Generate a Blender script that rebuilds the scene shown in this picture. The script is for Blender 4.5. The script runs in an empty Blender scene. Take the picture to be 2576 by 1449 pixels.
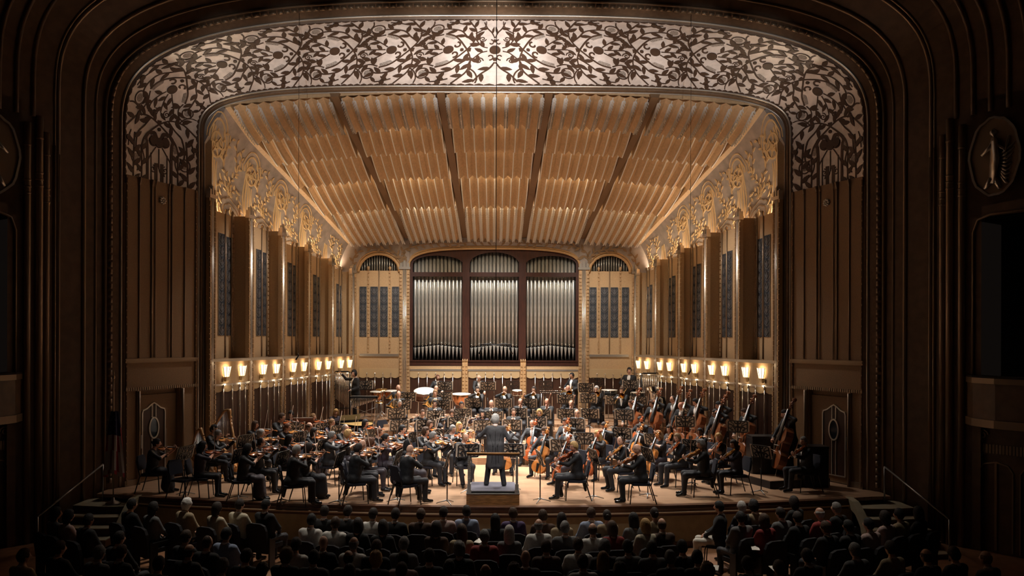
import bpy, math, random
import numpy as np
from mathutils import Vector, Matrix
from mathutils.bvhtree import BVHTree

# ------------------------------------------------------------------ camera, light, exposure
SC = bpy.context.scene
COL = SC.collection
F, CX, CY, HC, ROLL = 2035.0, 1243.0, 855.0, 3.75, 0.0030   # focal px, principal point, eye height above the stage, roll
cd = bpy.data.cameras.new('camera'); cam = bpy.data.objects.new('camera', cd); COL.objects.link(cam)
cd.sensor_fit = 'HORIZONTAL'; cd.sensor_width = 36.0; cd.lens = F*36.0/2576
cd.shift_x = (1288-CX)/2576; cd.shift_y = (CY-724.5)/2576
cd.clip_start = .1; cd.clip_end = 200
cam.matrix_world = Matrix.Translation((0, 0, HC)) @ Matrix.Rotation(math.pi/2, 4, 'X') @ Matrix.Rotation(ROLL, 4, 'Z')
SC.camera = cam
SC.view_settings.view_transform = 'Standard'
try: SC.view_settings.look = 'None'
except Exception: pass
SC.view_settings.gamma = 1.0
SC.view_settings.use_curve_mapping = False
SC.view_settings.exposure = 0.0
w = bpy.data.worlds.new('hall_air'); SC.world = w; w.use_nodes = True
w.node_tree.nodes['Background'].inputs[0].default_value = (0.004, 0.003, 0.0025, 1)
w.node_tree.nodes['Background'].inputs[1].default_value = 1.0

def aim(o, target):
    d = Vector(target)-o.location
    o.rotation_euler = d.to_track_quat('-Z', 'Y').to_euler()
def spot(name, loc, target, energy, angle, blend=.5, size=.15, color=(1, .86, .68)):
    l = bpy.data.lights.new(name, 'SPOT'); l.energy = energy; l.spot_size = math.radians(angle); l.spot_blend = blend
    l.shadow_soft_size = size; l.color = color
    o = bpy.data.objects.new(name, l); COL.objects.link(o); o.location = loc; aim(o, target); return o
def area(name, loc, target, energy, sx, sy, color=(1, .84, .62)):
    l = bpy.data.lights.new(name, 'AREA'); l.shape = 'RECTANGLE'; l.size = sx; l.size_y = sy; l.energy = energy; l.color = color
    o = bpy.data.objects.new(name, l); COL.objects.link(o); o.location = loc; aim(o, target); return o
def point(name, loc, energy, size=.05, color=(1, .78, .5)):
    l = bpy.data.lights.new(name, 'POINT'); l.energy = energy; l.shadow_soft_size = size; l.color = color
    o = bpy.data.objects.new(name, l); COL.objects.link(o); o.location = loc; return o

WHITE = (1, .95, .89)
# stage downlights hung in the slots of the stage ceiling
for (x, y, z, e) in ((-3.2, 24.4, 10.2, 1250), (0, 24.4, 10.45, 2100), (3.2, 24.4, 10.2, 1250),
                     (-3.0, 25.9, 9.8, 1300), (0, 25.9, 9.95, 1500), (3.0, 25.9, 9.8, 1300),
                     (-2.5, 27.5, 9.3, 1100), (2.5, 27.5, 9.3, 1100), (0, 29.6, 8.8, 1000)):
    ty = {24.4: 20.6, 25.9: 24.0, 27.5: 27.4, 29.6: 30.0}[y]
    spot('stage_downlight', (x, y, z), (x*.72, ty, 0), e*2.9, 74, .8, .12, WHITE)
# rail lights under the balcony front wash the leaf arch; bridge lights in the house ceiling light the players
for (x, z, e, an) in [(sg*x_, z_, e_, 8.8) for x_, z_, e_ in ((0, 11.28, 36000), (1.7, 11.26, 18000), (3.4, 11.20, 11500), (5.1, 11.08, 8000), (6.7, 10.86, 5500), (8.0, 10.35, 2200)) for sg in ((1, -1) if x_ else (1,))]:
    spot('balcony_rail_light', (x*.4, 2.0, 2.9), (x, 21.4, z), e, an, 1., .06, (1, .93, .88))
for x in (-4.8, 0, 4.8): spot('added_audience_fill', (x, 18.9, 11.4), (x, 16.4, -.5), 2100, 38, 1., .2, (1, .90, .76))  # added fill lamps, standing in for stage spill on the front listeners
for sd in (-1, 1):
    spot('added_side_wall_fill', (sd*4.4, 25.8, 9.55), (sd*8.0, 24.9, 3.2), 850, 66, 1., .12, WHITE)  # added lamps that only brighten the side walls
    spot('added_back_wall_fill', (sd*2.6, 27.4, 9.2), (sd*4.2, 32.3, 3.4), 1200, 60, 1., .12, WHITE)  # these and the centre one: added to lift the back wall
spot('added_back_wall_fill', (0, 27.4, 9.35), (0, 32.3, 3.2), 1200, 60, 1., .12, WHITE)
spot('house_bridge_light', (-3.5, 10.5, 15.8), (-1.5, 21.6, .6), 8000, 25, .9, .1, WHITE)
spot('house_bridge_light', (3.5, 10.5, 15.8), (1.5, 21.6, .6), 8000, 25, .9, .1, WHITE)

# ------------------------------------------------------------------ helpers
def R(d): return math.radians(d)
def px(x, y, Y):
    """a photograph pixel at depth Y -> a point"""
    s = F/Y; dx = x-CX; dy = y-CY
    ux = dx+ROLL*dy; uy = dy-ROLL*dx
    return Vector((ux/s, Y, HC-uy/s))
def depth_for(x, y, z):
    """depth at which the pixel ray has height z"""
    uy = (y-CY)-ROLL*(x-CX)
    return F*(HC-z)/uy

MATS = {}
def mat(name, col, rough=.6, metal=0., vary=.0, scale=20., bump=0., coat=0., emit=None, es=0., spec=.5, stretch=None, col2=None):
    if name in MATS: return MATS[name]
    m = bpy.data.materials.new(name); m.use_nodes = True; nt = m.node_tree; b = nt.nodes['Principled BSDF']
    b.inputs['Base Color'].default_value = (*col, 1); b.inputs['Roughness'].default_value = rough
    b.inputs['Metallic'].default_value = metal; b.inputs['Specular IOR Level'].default_value = spec
    if coat: b.inputs['Coat Weight'].default_value = coat; b.inputs['Coat Roughness'].default_value = .12
    if emit: b.inputs['Emission Color'].default_value = (*emit, 1); b.inputs['Emission Strength'].default_value = es
    if vary or bump:
        tc = nt.nodes.new('ShaderNodeTexCoord'); mp = nt.nodes.new('ShaderNodeMapping'); nz = nt.nodes.new('ShaderNodeTexNoise')
        nt.links.new(tc.outputs['Object'], mp.inputs['Vector']); nt.links.new(mp.outputs[0], nz.inputs['Vector'])
        mp.inputs['Scale'].default_value = stretch or (1, 1, 1)
        nz.inputs['Scale'].default_value = scale; nz.inputs['Detail'].default_value = 4
        if vary:
            cr = nt.nodes.new('ShaderNodeValToRGB'); c2 = col2 or tuple(c*(1-vary) for c in col); c1 = col if col2 else tuple(min(1, c*(1+vary)) for c in col)
            cr.color_ramp.elements[0].color = (*c2, 1); cr.color_ramp.elements[1].color = (*c1, 1)
            cr.color_ramp.elements[0].position = .35; cr.color_ramp.elements[1].position = .65
            nt.links.new(nz.outputs[0], cr.inputs[0]); nt.links.new(cr.outputs[0], b.inputs['Base Color'])
        if bump:
            bp = nt.nodes.new('ShaderNodeBump'); bp.inputs['Strength'].default_value = bump; bp.inputs['Distance'].default_value = .02
            nt.links.new(nz.outputs[0], bp.inputs['Height']); nt.links.new(bp.outputs[0], b.inputs['Normal'])
    MATS[name] = m; return m

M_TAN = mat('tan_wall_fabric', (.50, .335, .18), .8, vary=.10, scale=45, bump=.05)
M_TAN2 = mat('tan_carved_block', (.52, .32, .15), .6, vary=.1, scale=30)
M_BROWN = mat('brown_plaster', (.15, .086, .045), .55, vary=.15, scale=9)
M_HOUSE = mat('house_plaster', (.13, .075, .04), .5, vary=.15, scale=5)
M_HTRIM = mat('house_trim', (.30, .21, .135), .34, metal=.4)
M_SILVER = mat('aluminium_leaf', (.80, .74, .70), .42, metal=.25, vary=.10, scale=6, bump=.06)
M_SILVERTRIM = mat('silvered_trim', (.62, .56, .48), .3, metal=.8)
M_CHROME = mat('polished_silver', (.82, .80, .76), .16, metal=1)
M_LEAF = mat('bronze_brown_relief', (.060, .030, .017), .5, vary=.12, scale=14)
M_STIP = mat('stippled_grey_relief', (.36, .31, .27), .7, vary=.5, scale=45)
M_COVE = mat('cove_silver_gilt', (.46, .40, .36), .42, metal=.35, vary=.14, scale=4)
M_GOLD = mat('cove_gold_relief', (.66, .46, .24), .6, metal=.05)
M_GOLDD = mat('cove_brown_relief', (.30, .19, .10), .5, metal=.2)
M_CEIL = mat('ceiling_plaster', (.60, .405, .225), .65, vary=.08, scale=12)
M_RIB = mat('ceiling_rib', (.22, .125, .06), .6)
M_WHEAT = mat('silver_wheat', (.92, .89, .84), .45, metal=0.)
M_MAHOG = mat('mahogany', (.05, .014, .007), .45, vary=.3, scale=6, stretch=(8, 8, .6), coat=.2)
M_PANEL = mat('dark_wood_panel', (.048, .018, .009), .45, vary=.25, scale=5, stretch=(6, 6, .5), coat=.15)
M_GRILLE = mat('grille_back', (.030, .034, .042), .6)
M_GRILLES = mat('grille_metal', (.30, .30, .31), .35, metal=.8)
M_PIPE = mat('organ_pipe_metal', (.60, .60, .57), .3, metal=.55, vary=.12, scale=25, stretch=(1, 1, .25))
M_PIPE2 = mat('organ_pipe_darker', (.36, .35, .31), .33, metal=.6, vary=.2, scale=20, stretch=(1, 1, .25))  # darker pipe metal for the rear rank and the niches
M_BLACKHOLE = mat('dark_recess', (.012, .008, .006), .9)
M_BLACK = mat('black_enamel', (.010, .010, .011), .35)
M_STEEL = mat('grey_steel', (.42, .42, .42), .35, metal=.9)

class MB:
    """collects faces; build() makes one mesh object"""
    def __init__(s): s.v = []; s.f = []; s.m = []; s.sm = []
    def add(s, vs, fs, m=0, smooth=False):
        o = len(s.v); s.v.extend([tuple(p) for p in vs])
        for f in fs: s.f.append(tuple(i+o for i in f)); s.m.append(m); s.sm.append(smooth)
    def quad(s, a, b, c, d, m=0): s.add([a, b, c, d], [(0, 1, 2, 3)], m)
    def hexa(s, p, m=0):
        s.add(p, [(0, 3, 2, 1), (4, 5, 6, 7), (0, 1, 5, 4), (1, 2, 6, 5), (2, 3, 7, 6), (3, 0, 4, 7)], m)
    def box(s, lo, hi, m=0):
        (a, b, c), (d, e, f) = lo, hi
        s.hexa([(a, b, c), (d, b, c), (d, e, c), (a, e, c), (a, b, f), (d, b, f), (d, e, f), (a, e, f)], m)
    def tube(s, pts, r, n=6, m=0, cap=True, up=None, smooth=True, flat=None):
        pts = [Vector(p) for p in pts]; k = len(pts)
        rr = r if isinstance(r, (list, tuple)) else [r]*k
        vs = []; prev = None
        for i, p in enumerate(pts):
            d = pts[min(i+1, k-1)]-pts[max(i-1, 0)]
            if d.length < 1e-9: d = Vector((0, 0, 1))
            d.normalize()
            if prev is None:
                a = Vector(up) if up else (Vector((0, 0, 1)) if abs(d.z) < .9 else Vector((1, 0, 0)))
            else: a = prev
            a = a-d*a.dot(d)
            if a.length < 1e-6: a = d.orthogonal()
            a.normalize(); b = d.cross(a); prev = a
            fl = flat or 1.
            for j in range(n):
                t = 2*math.pi*j/n
                vs.append(p+a*(math.cos(t)*rr[i]*fl)+b*(math.sin(t)*rr[i]))
        fs = [(i*n+j, i*n+(j+1) % n, (i+1)*n+(j+1) % n, (i+1)*n+j) for i in range(k-1) for j in range(n)]
        s.add(vs, fs, m, smooth)
        if cap:
            o = len(s.v)-len(vs)
            s.f.append(tuple(o+j for j in reversed(range(n)))); s.m.append(m); s.sm.append(False)
            s.f.append(tuple(o+(k-1)*n+j for j in range(n))); s.m.append(m); s.sm.append(False)
    def lathe(s, prof, n=16, m=0, c=(0, 0, 0), axis=None, smooth=True):
        """prof: (r, z) pairs"""
        A = axis or Matrix.Identity(3); c = Vector(c); vs = []
        for (r, z) in prof:
            for j in range(n):
                t = 2*math.pi*j/n; vs.append(c+A @ Vector((r*math.cos(t), r*math.sin(t), z)))
        k = len(prof)
        fs = [(i*n+j, i*n+(j+1) % n, (i+1)*n+(j+1) % n, (i+1)*n+j) for i in range(k-1) for j in range(n)]
        fs += [tuple(reversed(range(n))), tuple((k-1)*n+j for j in range(n))]
        s.add(vs, fs, m, smooth)
    def prism(s, poly, P, d0, d1, m=0, smooth=False):
        """poly in (a,b), P(a,b,d) -> point"""
        n = len(poly)
        vs = [P(a, b, d0) for a, b in poly]+[P(a, b, d1) for a, b in poly]
        fs = [tuple(reversed(range(n))), tuple(range(n, 2*n))]+[(i, (i+1) % n, n+(i+1) % n, n+i) for i in range(n)]
        s.add(vs, fs, m, smooth)
    def ribbon(s, pts, wd, P, d, m=0, taper=False, d0=-.004):
        """flat raised band along (a,b) points on a surface P(a,b,d)"""
        k = len(pts); vs = []
        for i, (a, b) in enumerate(pts):
            a0, b0 = pts[max(i-1, 0)]; a1, b1 = pts[min(i+1, k-1)]
            tx, ty = a1-a0, b1-b0; L = math.hypot(tx, ty) or 1; nx, ny = -ty/L, tx/L
            h = wd/2*((1-.75*i/(k-1)) if taper else 1)
            vs += [P(a+nx*h, b+ny*h, d0), P(a+nx*h, b+ny*h, d), P(a-nx*h, b-ny*h, d), P(a-nx*h, b-ny*h, d0)]
        fs = []
        for i in range(k-1):
            for j in range(3): fs.append((4*i+j, 4*i+j+1, 4*i+5+j, 4*i+4+j))
        s.add(vs, fs, m)
    def mesh(s, name, mats):
        me = bpy.data.meshes.new(name); me.from_pydata(s.v, [], s.f)
        for mm in (mats if isinstance(mats, (list, tuple)) else [mats]): me.materials.append(mm)
        me.polygons.foreach_set('material_index', s.m); me.polygons.foreach_set('use_smooth', s.sm)
        me.update(); return me
    def build(s, name, mats, parent=None): return link(name, s.mesh(name, mats), parent)

def link(name, me, parent=None, mw=None):
    o = bpy.data.objects.new(name, me); COL.objects.link(o)
    if parent is not None: o.parent = parent
    if mw is not None:
        if parent is None: o.matrix_world = mw
        else: o.matrix_local = mw
    return o
def empty(name, loc=(0, 0, 0), mw=None):
    o = bpy.data.objects.new(name, None); COL.objects.link(o); o.empty_display_size = .1
    if mw is not None: o.matrix_world = mw
    else: o.location = loc
    return o
LABELS = {}
def tag(o, label, cat, group=None):
    label = ' '.join(label.split())
    o['label'] = label; o['category'] = cat
    if group: o['group'] = group
    return o
def struct(o, label=None, kind='structure'):
    o['kind'] = kind
    if label: o['label'] = label
    return o
def frame3(o, x, z):
    x = Vector(x).normalized(); z = Vector(z); z = (z-x*z.dot(x)).normalized(); y = z.cross(x)
    m = Matrix((x, y, z)).transposed().to_4x4(); m.translation = Vector(o); return m
def bez(pts, n=10):
    """Catmull-Rom through 2-D or 3-D points"""
    P = [np.array(p, float) for p in pts]; P = [2*P[0]-P[1]]+P+[2*P[-1]-P[-2]]; out = []
    for i in range(1, len(P)-2):
        for k in range(n):
            t = k/n
            out.append(.5*((2*P[i])+(-P[i-1]+P[i+1])*t+(2*P[i-1]-5*P[i]+4*P[i+1]-P[i+2])*t*t+(-P[i-1]+3*P[i]-3*P[i+1]+P[i+2])*t**3))
    out.append(P[-2]); return [tuple(float(q) for q in p) for p in out]

class Wall:
    """a vertical wall from plan point A to B; t metres along, z up, d towards the room (left-hand normal side chosen by 'inside')"""
    def __init__(s, A, B, inside=(0, 20)):
        s.A = Vector((A[0], A[1], 0)); B = Vector((B[0], B[1], 0)); s.L = (B-s.A).length; s.t = (B-s.A)/s.L
        n = Vector((-s.t.y, s.t.x, 0)); I = Vector((inside[0], inside[1], 0))-s.A
        s.n = n if n.dot(I) > 0 else -n
    def P(s, t, z, d=0.): p = s.A+s.t*t+s.n*d; return Vector((p.x, p.y, z))
    def box(s, mb, t0, t1, z0, z1, d0, d1, m=0):
        mb.hexa([s.P(t0, z0, d0), s.P(t1, z0, d0), s.P(t1, z0, d1), s.P(t0, z0, d1), s.P(t0, z1, d0), s.P(t1, z1, d0), s.P(t1, z1, d1), s.P(t0, z1, d1)], m)
    def at(s, x):
        """t where the pixel column x meets the wall"""
        k = (x-CX)/F
        return (k*s.A.y-s.A.x)/(s.t.x-k*s.t.y)
# ------------------------------------------------------------------ setting: floors, frame, house
rnd = random.Random(7)
FLOOR_H = -.95                                     # house floor below the stage
def edge_y(x): return 18.2+1.1*(x/8.4)**2          # front edge of the stage

def wood_floor_mat():
    m = bpy.data.materials.new('stage_boards'); m.use_nodes = True; nt = m.node_tree; b = nt.nodes['Principled BSDF']
    tc = nt.nodes.new('ShaderNodeTexCoord'); br = nt.nodes.new('ShaderNodeTexBrick'); nt.links.new(tc.outputs['Object'], br.inputs['Vector'])
    br.inputs['Scale'].default_value = 1; br.inputs['Brick Width'].default_value = 1.3; br.inputs['Row Height'].default_value = .057
    br.inputs['Mortar Size'].default_value = .0018; br.offset = .37
    br.inputs['Color1'].default_value = (.42, .26, .158, 1); br.inputs['Color2'].default_value = (.34, .20, .115, 1); br.inputs['Mortar'].default_value = (.14, .06, .025, 1)
    mp = nt.nodes.new('ShaderNodeMapping'); mp.inputs['Scale'].default_value = (1.2, 14, 14); nz = nt.nodes.new('ShaderNodeTexNoise'); nz.inputs['Scale'].default_value = 3
    nt.links.new(tc.outputs['Object'], mp.inputs['Vector']); nt.links.new(mp.outputs[0], nz.inputs['Vector'])
    mx = nt.nodes.new('ShaderNodeMixRGB'); mx.blend_type = 'OVERLAY'; mx.inputs[0].default_value = .45
    nt.links.new(br.outputs[0], mx.inputs[1]); nt.links.new(nz.outputs[0], mx.inputs[2]); nt.links.new(mx.outputs[0], b.inputs['Base Color'])
    b.inputs['Roughness'].default_value = .33; b.inputs['Specular IOR Level'].default_value = .4
    return m
M_BOARDS = wood_floor_mat()
M_EDGE = mat('stage_edge_wood', (.085, .035, .016), .35, vary=.2, scale=8)
M_EDGE2 = mat('stage_edge_pale', (.55, .40, .27), .45)  # paler tone for the thin ledge
M_APRON = mat('olive_apron_paint', (.34, .27, .15), .6, vary=.1, scale=6)
M_HFLOOR = mat('house_floor_wood', (.22, .10, .045), .5, vary=.2, scale=4)
M_TREAD = mat('cream_step_paint', (.30, .25, .16), .6)

mb = MB(); n = 40; xs = [-9.6+19.2*i/n for i in range(n+1)]
fr = [(x, min(edge_y(x), 19.55)) for x in xs]
for (x0, y0), (x1, y1) in zip(fr, fr[1:]):
    mb.hexa([(x0, y0, -.08), (x1, y1, -.08), (x1, 33.6, -.08), (x0, 33.6, -.08), (x0, y0, 0), (x1, y1, 0), (x1, 33.6, 0), (x0, 33.6, 0)])
struct(mb.build('floor', M_BOARDS), 'honey coloured strip wood stage floor')
mb = MB(); mb.box((-30, -4, FLOOR_H-.2), (30, 22, FLOOR_H)); struct(mb.build('floor_house', M_HFLOOR))
# raised platforms behind the strings (z, front depth at the middle, half width, curve)
RISERS = [(.2, 24.3, -3.7, 4.0), (.4, 26.1, -3.8, 4.1), (.65, 27.5, -3.9, 5.0), (.75, 28.9, -3.9, 5.2), (.8, 30.3, -6.2, 6.2)]
def riser_front(y0, x): return y0-(.03 if y0 > 30 else .022)*x*x
for i, (z, y0, xa, xb) in enumerate(RISERS):
    mb = MB(); n = 24; z0 = RISERS[i-1][0] if 0 < i < 4 else 0
    q = [xa+(xb-xa)*k/n for k in range(n+1)]; ye = [26.6, 28.0, 29.4, 30.8, 33.2][i]
    for a, b in zip(q, q[1:]):
        ya, yb = riser_front(y0, a), riser_front(y0, b)
        mb.hexa([(a, ya, 0), (b, yb, 0), (b, ye, 0), (a, ye, 0), (a, ya, z), (b, yb, z), (b, ye, z), (a, ye, z)])
    struct(mb.build('floor_riser', M_BOARDS))
BASSZ = .2
mb = MB()       # platform for the basses along the right wall
poly = [(4.1, 27.4), (4.05, 24.9), (5.4, 23.4), (6.5, 22.0), (7.0, 20.45), (8.7, 20.95), (8.2, 22.6), (7.9, 24.0), (6.9, 27.4)]
mb.prism(poly, lambda a, b, d: Vector((a, b, d)), 0, BASSZ); struct(mb.build('floor_bass_platform', [M_BOARDS]))
mb = MB()
for (a, b) in zip(poly[1:5], poly[2:6]):
    wl = Wall(a, b, (0, 18)); wl.box(mb, 0, wl.L, 0, BASSZ-.012, .0, .015)
struct(mb.build('trim_1', M_BLACK))
# stage front: dark nosing, pale ledge, olive apron
def arc_strip(name, m, d0, d1, z0, z1, hw=8.55):
    mb = MB(); n = 40; q = [-hw+2*hw*k/n for k in range(n+1)]
    for a, b in zip(q, q[1:]):
        ya, yb = edge_y(a), edge_y(b)
        mb.hexa([(a, ya-d1, z0), (b, yb-d1, z0), (b, yb-d0, z0), (a, ya-d0, z0), (a, ya-d1, z1), (b, yb-d1, z1), (b, yb-d0, z1), (a, ya-d0, z1)])
    return struct(mb.build(name, m))
arc_strip('trim_2', M_EDGE, -.1, .10, -.07, .005)
arc_strip('trim_3', M_EDGE, -.1, .13, -.135, -.07)
arc_strip('trim_4', M_EDGE2, -.1, .17, -.165, -.135)
arc_strip('trim_5', M_EDGE, -.1, .10, -.23, -.165)
arc_strip('wall_apron', M_APRON, -.1, .06, FLOOR_H, -.23)
arc_strip('baseboard_apron', M_EDGE, -.1, .09, FLOOR_H, FLOOR_H+.12)

# ---------------- rings of the proscenium
def ring_pt(Rg, tau):
    """tau 0 at the crown, +-1 at spring, beyond: straight down to the base at +-2"""
    X, Y, zs, zt, n, zb = Rg; a = abs(tau); sg = 1 if tau >= 0 else -1
    if a <= 1:
        ph = a*math.pi/2
        return Vector((sg*X*math.sin(ph)**(2/n), Y, zs+(zt-zs)*max(math.cos(ph), 0)**(2/n)))
    return Vector((sg*X, Y, zs+(zb-zs)*(a-1)))
def ring_taus(n_arch=40, nv=4, end=2.):
    # denser near the crown and spring because of the superellipse
    A = [(.5-.5*math.cos(math.pi*i/n_arch)) for i in range(n_arch+1)]; B = [1+(end-1)*(i+1)/nv for i in range(nv)]
    h = A+B; return [-t for t in reversed(h[1:])]+h
def lerp_ring(a, b, t): return tuple(p+(q-p)*t for p, q in zip(a, b))
def loft(name, rings, m, taus, smooth=True):
    mb = MB(); k = len(taus); vs = []
    for Rg in rings: vs += [ring_pt(Rg, t) for t in taus]
    fs = [(i*k+j, i*k+j+1, (i+1)*k+j+1, (i+1)*k+j) for i in range(len(rings)-1) for j in range(k-1)]
    mb.add(vs, fs, 0, smooth); return mb.build(name, m)
def ring_tube(name, Rg, r, m, nseg=8, taus=None, parent=None):
    mb = MB(); mb.tube([ring_pt(Rg, t) for t in (taus or ring_taus(48))], r, nseg); return mb.build(name, m, parent)

R_OUT = (9.35, 20.45, 9.03, 11.86, 3.0, 0.)
R_IN = (8.33, 22.70, 9.17, 10.89, 4.3, 0.)
R_OPEN = (8.22, 22.95, 9.20, 10.76, 4.3, 0.)
R_F1 = (9.43, 20.42, 9.03, 11.95, 3.0, 0.)
R_F2 = (9.50, 20.20, 9.05, 12.03, 3.0, FLOOR_H)
R_F3 = (9.72, 20.05, 9.08, 12.22, 3.0, FLOOR_H)
taus = ring_taus(44, 4)
struct(loft('wall_frame', [R_OUT, R_F1, R_F2, R_F3], M_BROWN, taus))
struct(ring_tube('trim_6', (9.42, 20.40, 9.03, 11.93, 3.0, 0.), .035, M_SILVERTRIM))
struct(ring_tube('trim_7', (9.66, 20.08, 9.08, 12.16, 3.0, FLOOR_H), .035, M_HTRIM))
# bead course of the frame
mb = MB(); cv = [ring_pt((9.55, 20.14, 9.06, 12.07, 3.0, .1), t) for t in ring_taus(400, 150)]
acc = 0; last = cv[0]; seg = []
for p in cv[1:]:
    acc += (p-last).length; last = p
    if not seg: seg = [p]
    elif acc > .17: acc = 0; mb.tube([seg[0], p], .045, 6); seg = []
struct(mb.build('trim_8', M_HTRIM))
loft_o = loft('wall_arch_soffit', [R_IN, lerp_ring(R_IN, R_OPEN, .5), R_OPEN], M_BROWN, taus); struct(loft_o)
for q, (f, r) in enumerate(((.1, .035), (.45, .045), (.9, .03))):
    struct(ring_tube('trim_%d' % (9+q), lerp_ring(R_IN, R_OPEN, f), r, M_SILVERTRIM if q != 1 else M_BROWN))
mb = MB()          # the shell behind the opening: closing ring
taus2 = ring_taus(44, 4)
va = [ring_pt(R_OPEN, t) for t in taus2]; vb = [ring_pt((9.6, 23.05, 9.6, 12.4, 4.3, 0.), t) for t in taus2]
k = len(taus2); mb.add(va+vb, [(j, j+1, k+j+1, k+j) for j in range(k-1)], 0); struct(mb.build('wall_arch_back', M_BROWN))

# ---------------- aluminium leaf band with its relief of vines
BAND_END = 1.15
def band_tau_end(v): return BAND_END
def band_P(tau, v, d=0.):
    p = ring_pt(R_OUT, tau).lerp(ring_pt(R_IN, tau), v)
    c = Vector((0, 19.2, 6.5)); q = (c-p)
    # gentle concave cove
    e = 1e-3
    tu = ring_pt(lerp_ring(R_OUT, R_IN, v), tau+e)-ring_pt(lerp_ring(R_OUT, R_IN, v), tau-e); tv = ring_pt(R_IN, tau)-ring_pt(R_OUT, tau)
    nrm = tu.cross(tv)
    if nrm.length < 1e-12: nrm = q.copy()
    nrm.normalize()
    if nrm.dot(q) < 0: nrm = -nrm
    return p-nrm*(.16*math.sin(math.pi*v))+nrm*d
taus_b = ring_taus(60, 6, BAND_END); mb = MB(); nv = 8; k = len(taus_b)
vs = [band_P(t, i/nv) for i in range(nv+1) for t in taus_b]
mb.add(vs, [(i*k+j, i*k+j+1, (i+1)*k+j+1, (i+1)*k+j) for i in range(nv) for j in range(k-1)], 0, True)
band = struct(mb.build('wall_leaf_arch', M_SILVER), 'aluminium leaf arch with brown vine relief over the stage')
# arc length table on the middle ring
tt = BAND_END*np.linspace(0, 1, 1400)**1.5; mid = [band_P(float(t), .5) for t in tt]
uu = np.concatenate([[0], np.cumsum([(b-a).length for a, b in zip(mid, mid[1:])])]); ULEN = float(uu[-1])
BW = 2.45                                             # band width in metres
def band_uv(u, b, d):
    """u metres from the crown (signed), b -BW/2..BW/2 across (positive down)"""
    t = float(np.interp(abs(u), uu, tt))*(1 if u >= 0 else -1)
    return band_P(t, min(max(.5+b/BW, .002), .998), d)
def leaf_poly(a, b, ang, L, wd):
    c, s_ = math.cos(ang), math.sin(ang); pr = [(0, 0), (.22, .38), (.5, .5), (.78, .3), (1, 0), (.78, -.3), (.5, -.5), (.22, -.38)]
    return [(a+c*p*L-s_*q*wd, b+s_*p*L+c*q*wd) for p, q in pr]
def vine(out, pts, wd=.04, leaves=True, LL=.31, step=.2, both=True, n=8):
    """out: dict(lines, leaves)"""
    c = bez(pts, n); out['lines'].append((c, wd))
    if leaves:
        acc = .06; side = 1
        for (a0, b0), (a1, b1) in zip(c, c[1:]):
            L = math.hypot(a1-a0, b1-b0); acc += L
            if acc > step*(.5 if both else 1):
                acc = 0; side = -side; an = math.atan2(b1-b0, a1-a0)
                out['leaves'].append((a1, b1, an+side*R(46), LL*1.12, LL*.44))
def circle(a, b, r, n=14): return [(a+r*math.cos(2*math.pi*i/n), b+r*math.sin(2*math.pi*i/n)) for i in range(n)]
def spiral(a, b, r, turns=1.6, ph=0, sg=1, n=16): return [(a+r*(1-.85*i/n)*math.cos(ph+sg*turns*2*math.pi*i/n), b+r*(1-.85*i/n)*math.sin(ph+sg*turns*2*math.pi*i/n)) for i in range(n+1)]
orn = dict(lines=[], leaves=[], discs=[], stip=[])
CELL = 1.52; ncell = 7
for c in range(ncell):
    a0 = c*CELL+.0
    # b positive = down; everything mirrored in b
    orn['discs'].append((a0+CELL*.82 if c else a0+CELL*.82, 0, .14))
    f = a0+CELL*.82
    for m in (1, -1):
        orn['lines'].append((bez([(f+.22, .62*m), (f-.05, .52*m), (f-.26, .32*m), (f-.5, 0)], 6), .045))
        orn['lines'].append((spiral(f-.18, .16*m, .13, .8, math.pi*.5*m, m, 10), .05))
        orn['stip'].append([(f+.2, .60*m), (f+.02, .53*m), (f-.12, .42*m), (f-.05, .38*m), (f+.10, .45*m), (f+.22, .5*m)])
        vine(orn, [(f-.5, 0), (f-.62, .26*m), (f-.66, .5*m), (f-.60, .78*m), (f-.42, 1.02*m), (f-.3, 1.16*m)], .04, True, .27, .36)
        vine(orn, [(f-.62, .30*m), (f-.40, .50*m), (f-.2, .72*m), (f+.06, .80*m), (f+.30, .80*m), (f+.46, .70*m)], .04, True, .27, .36)
        orn['lines'].append((circle(f+.50, .82*m, .165, 18)+[circle(f+.50, .82*m, .165, 18)[0]], .032))
        orn['stip'].append(circle(f+.50, .82*m, .10))
        vine(orn, [(f+.26, .58*m), (f+.48, .52*m), (f+.70, .60*m), (f+.84, .78*m)], .032, True, .26, .34)
        orn['lines'].append((spiral(f-.30+1.02, .2*m, .11, 1.5, math.pi, m, 14), .03))
        vine(orn, [(f+.12, .10*m), (f+.3, .24*m), (f+.52, .38*m), (f+.76, .42*m)], .03, True, .25, .30)
        orn['lines'].append((bez([(f-.62, .62*m), (f-.8, .78*m), (f-.88, .98*m), (f-.86, 1.14*m)], 6), .035))
        vine(orn, [(f-.2, 1.0*m), (f+.05, 1.08*m), (f+.25, 1.10*m)], .03, True, .22, .32)
        orn['discs'].append((f+.04, 1.10*m, .075))
    vine(orn, [(f+.16, 0), (f+.4, .0), (f+.7, 0)], .03, True, .24, .26)
    orn['discs'].append((f-.36, 0, .05)); orn['lines'].append(([(f-.56, -.07), (f-.56, .07)], .09))
orn['discs'].append((0, 0, .15)); orn['discs'].append((0, .34, .05)); orn['discs'].append((0, -.34, .05))
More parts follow.
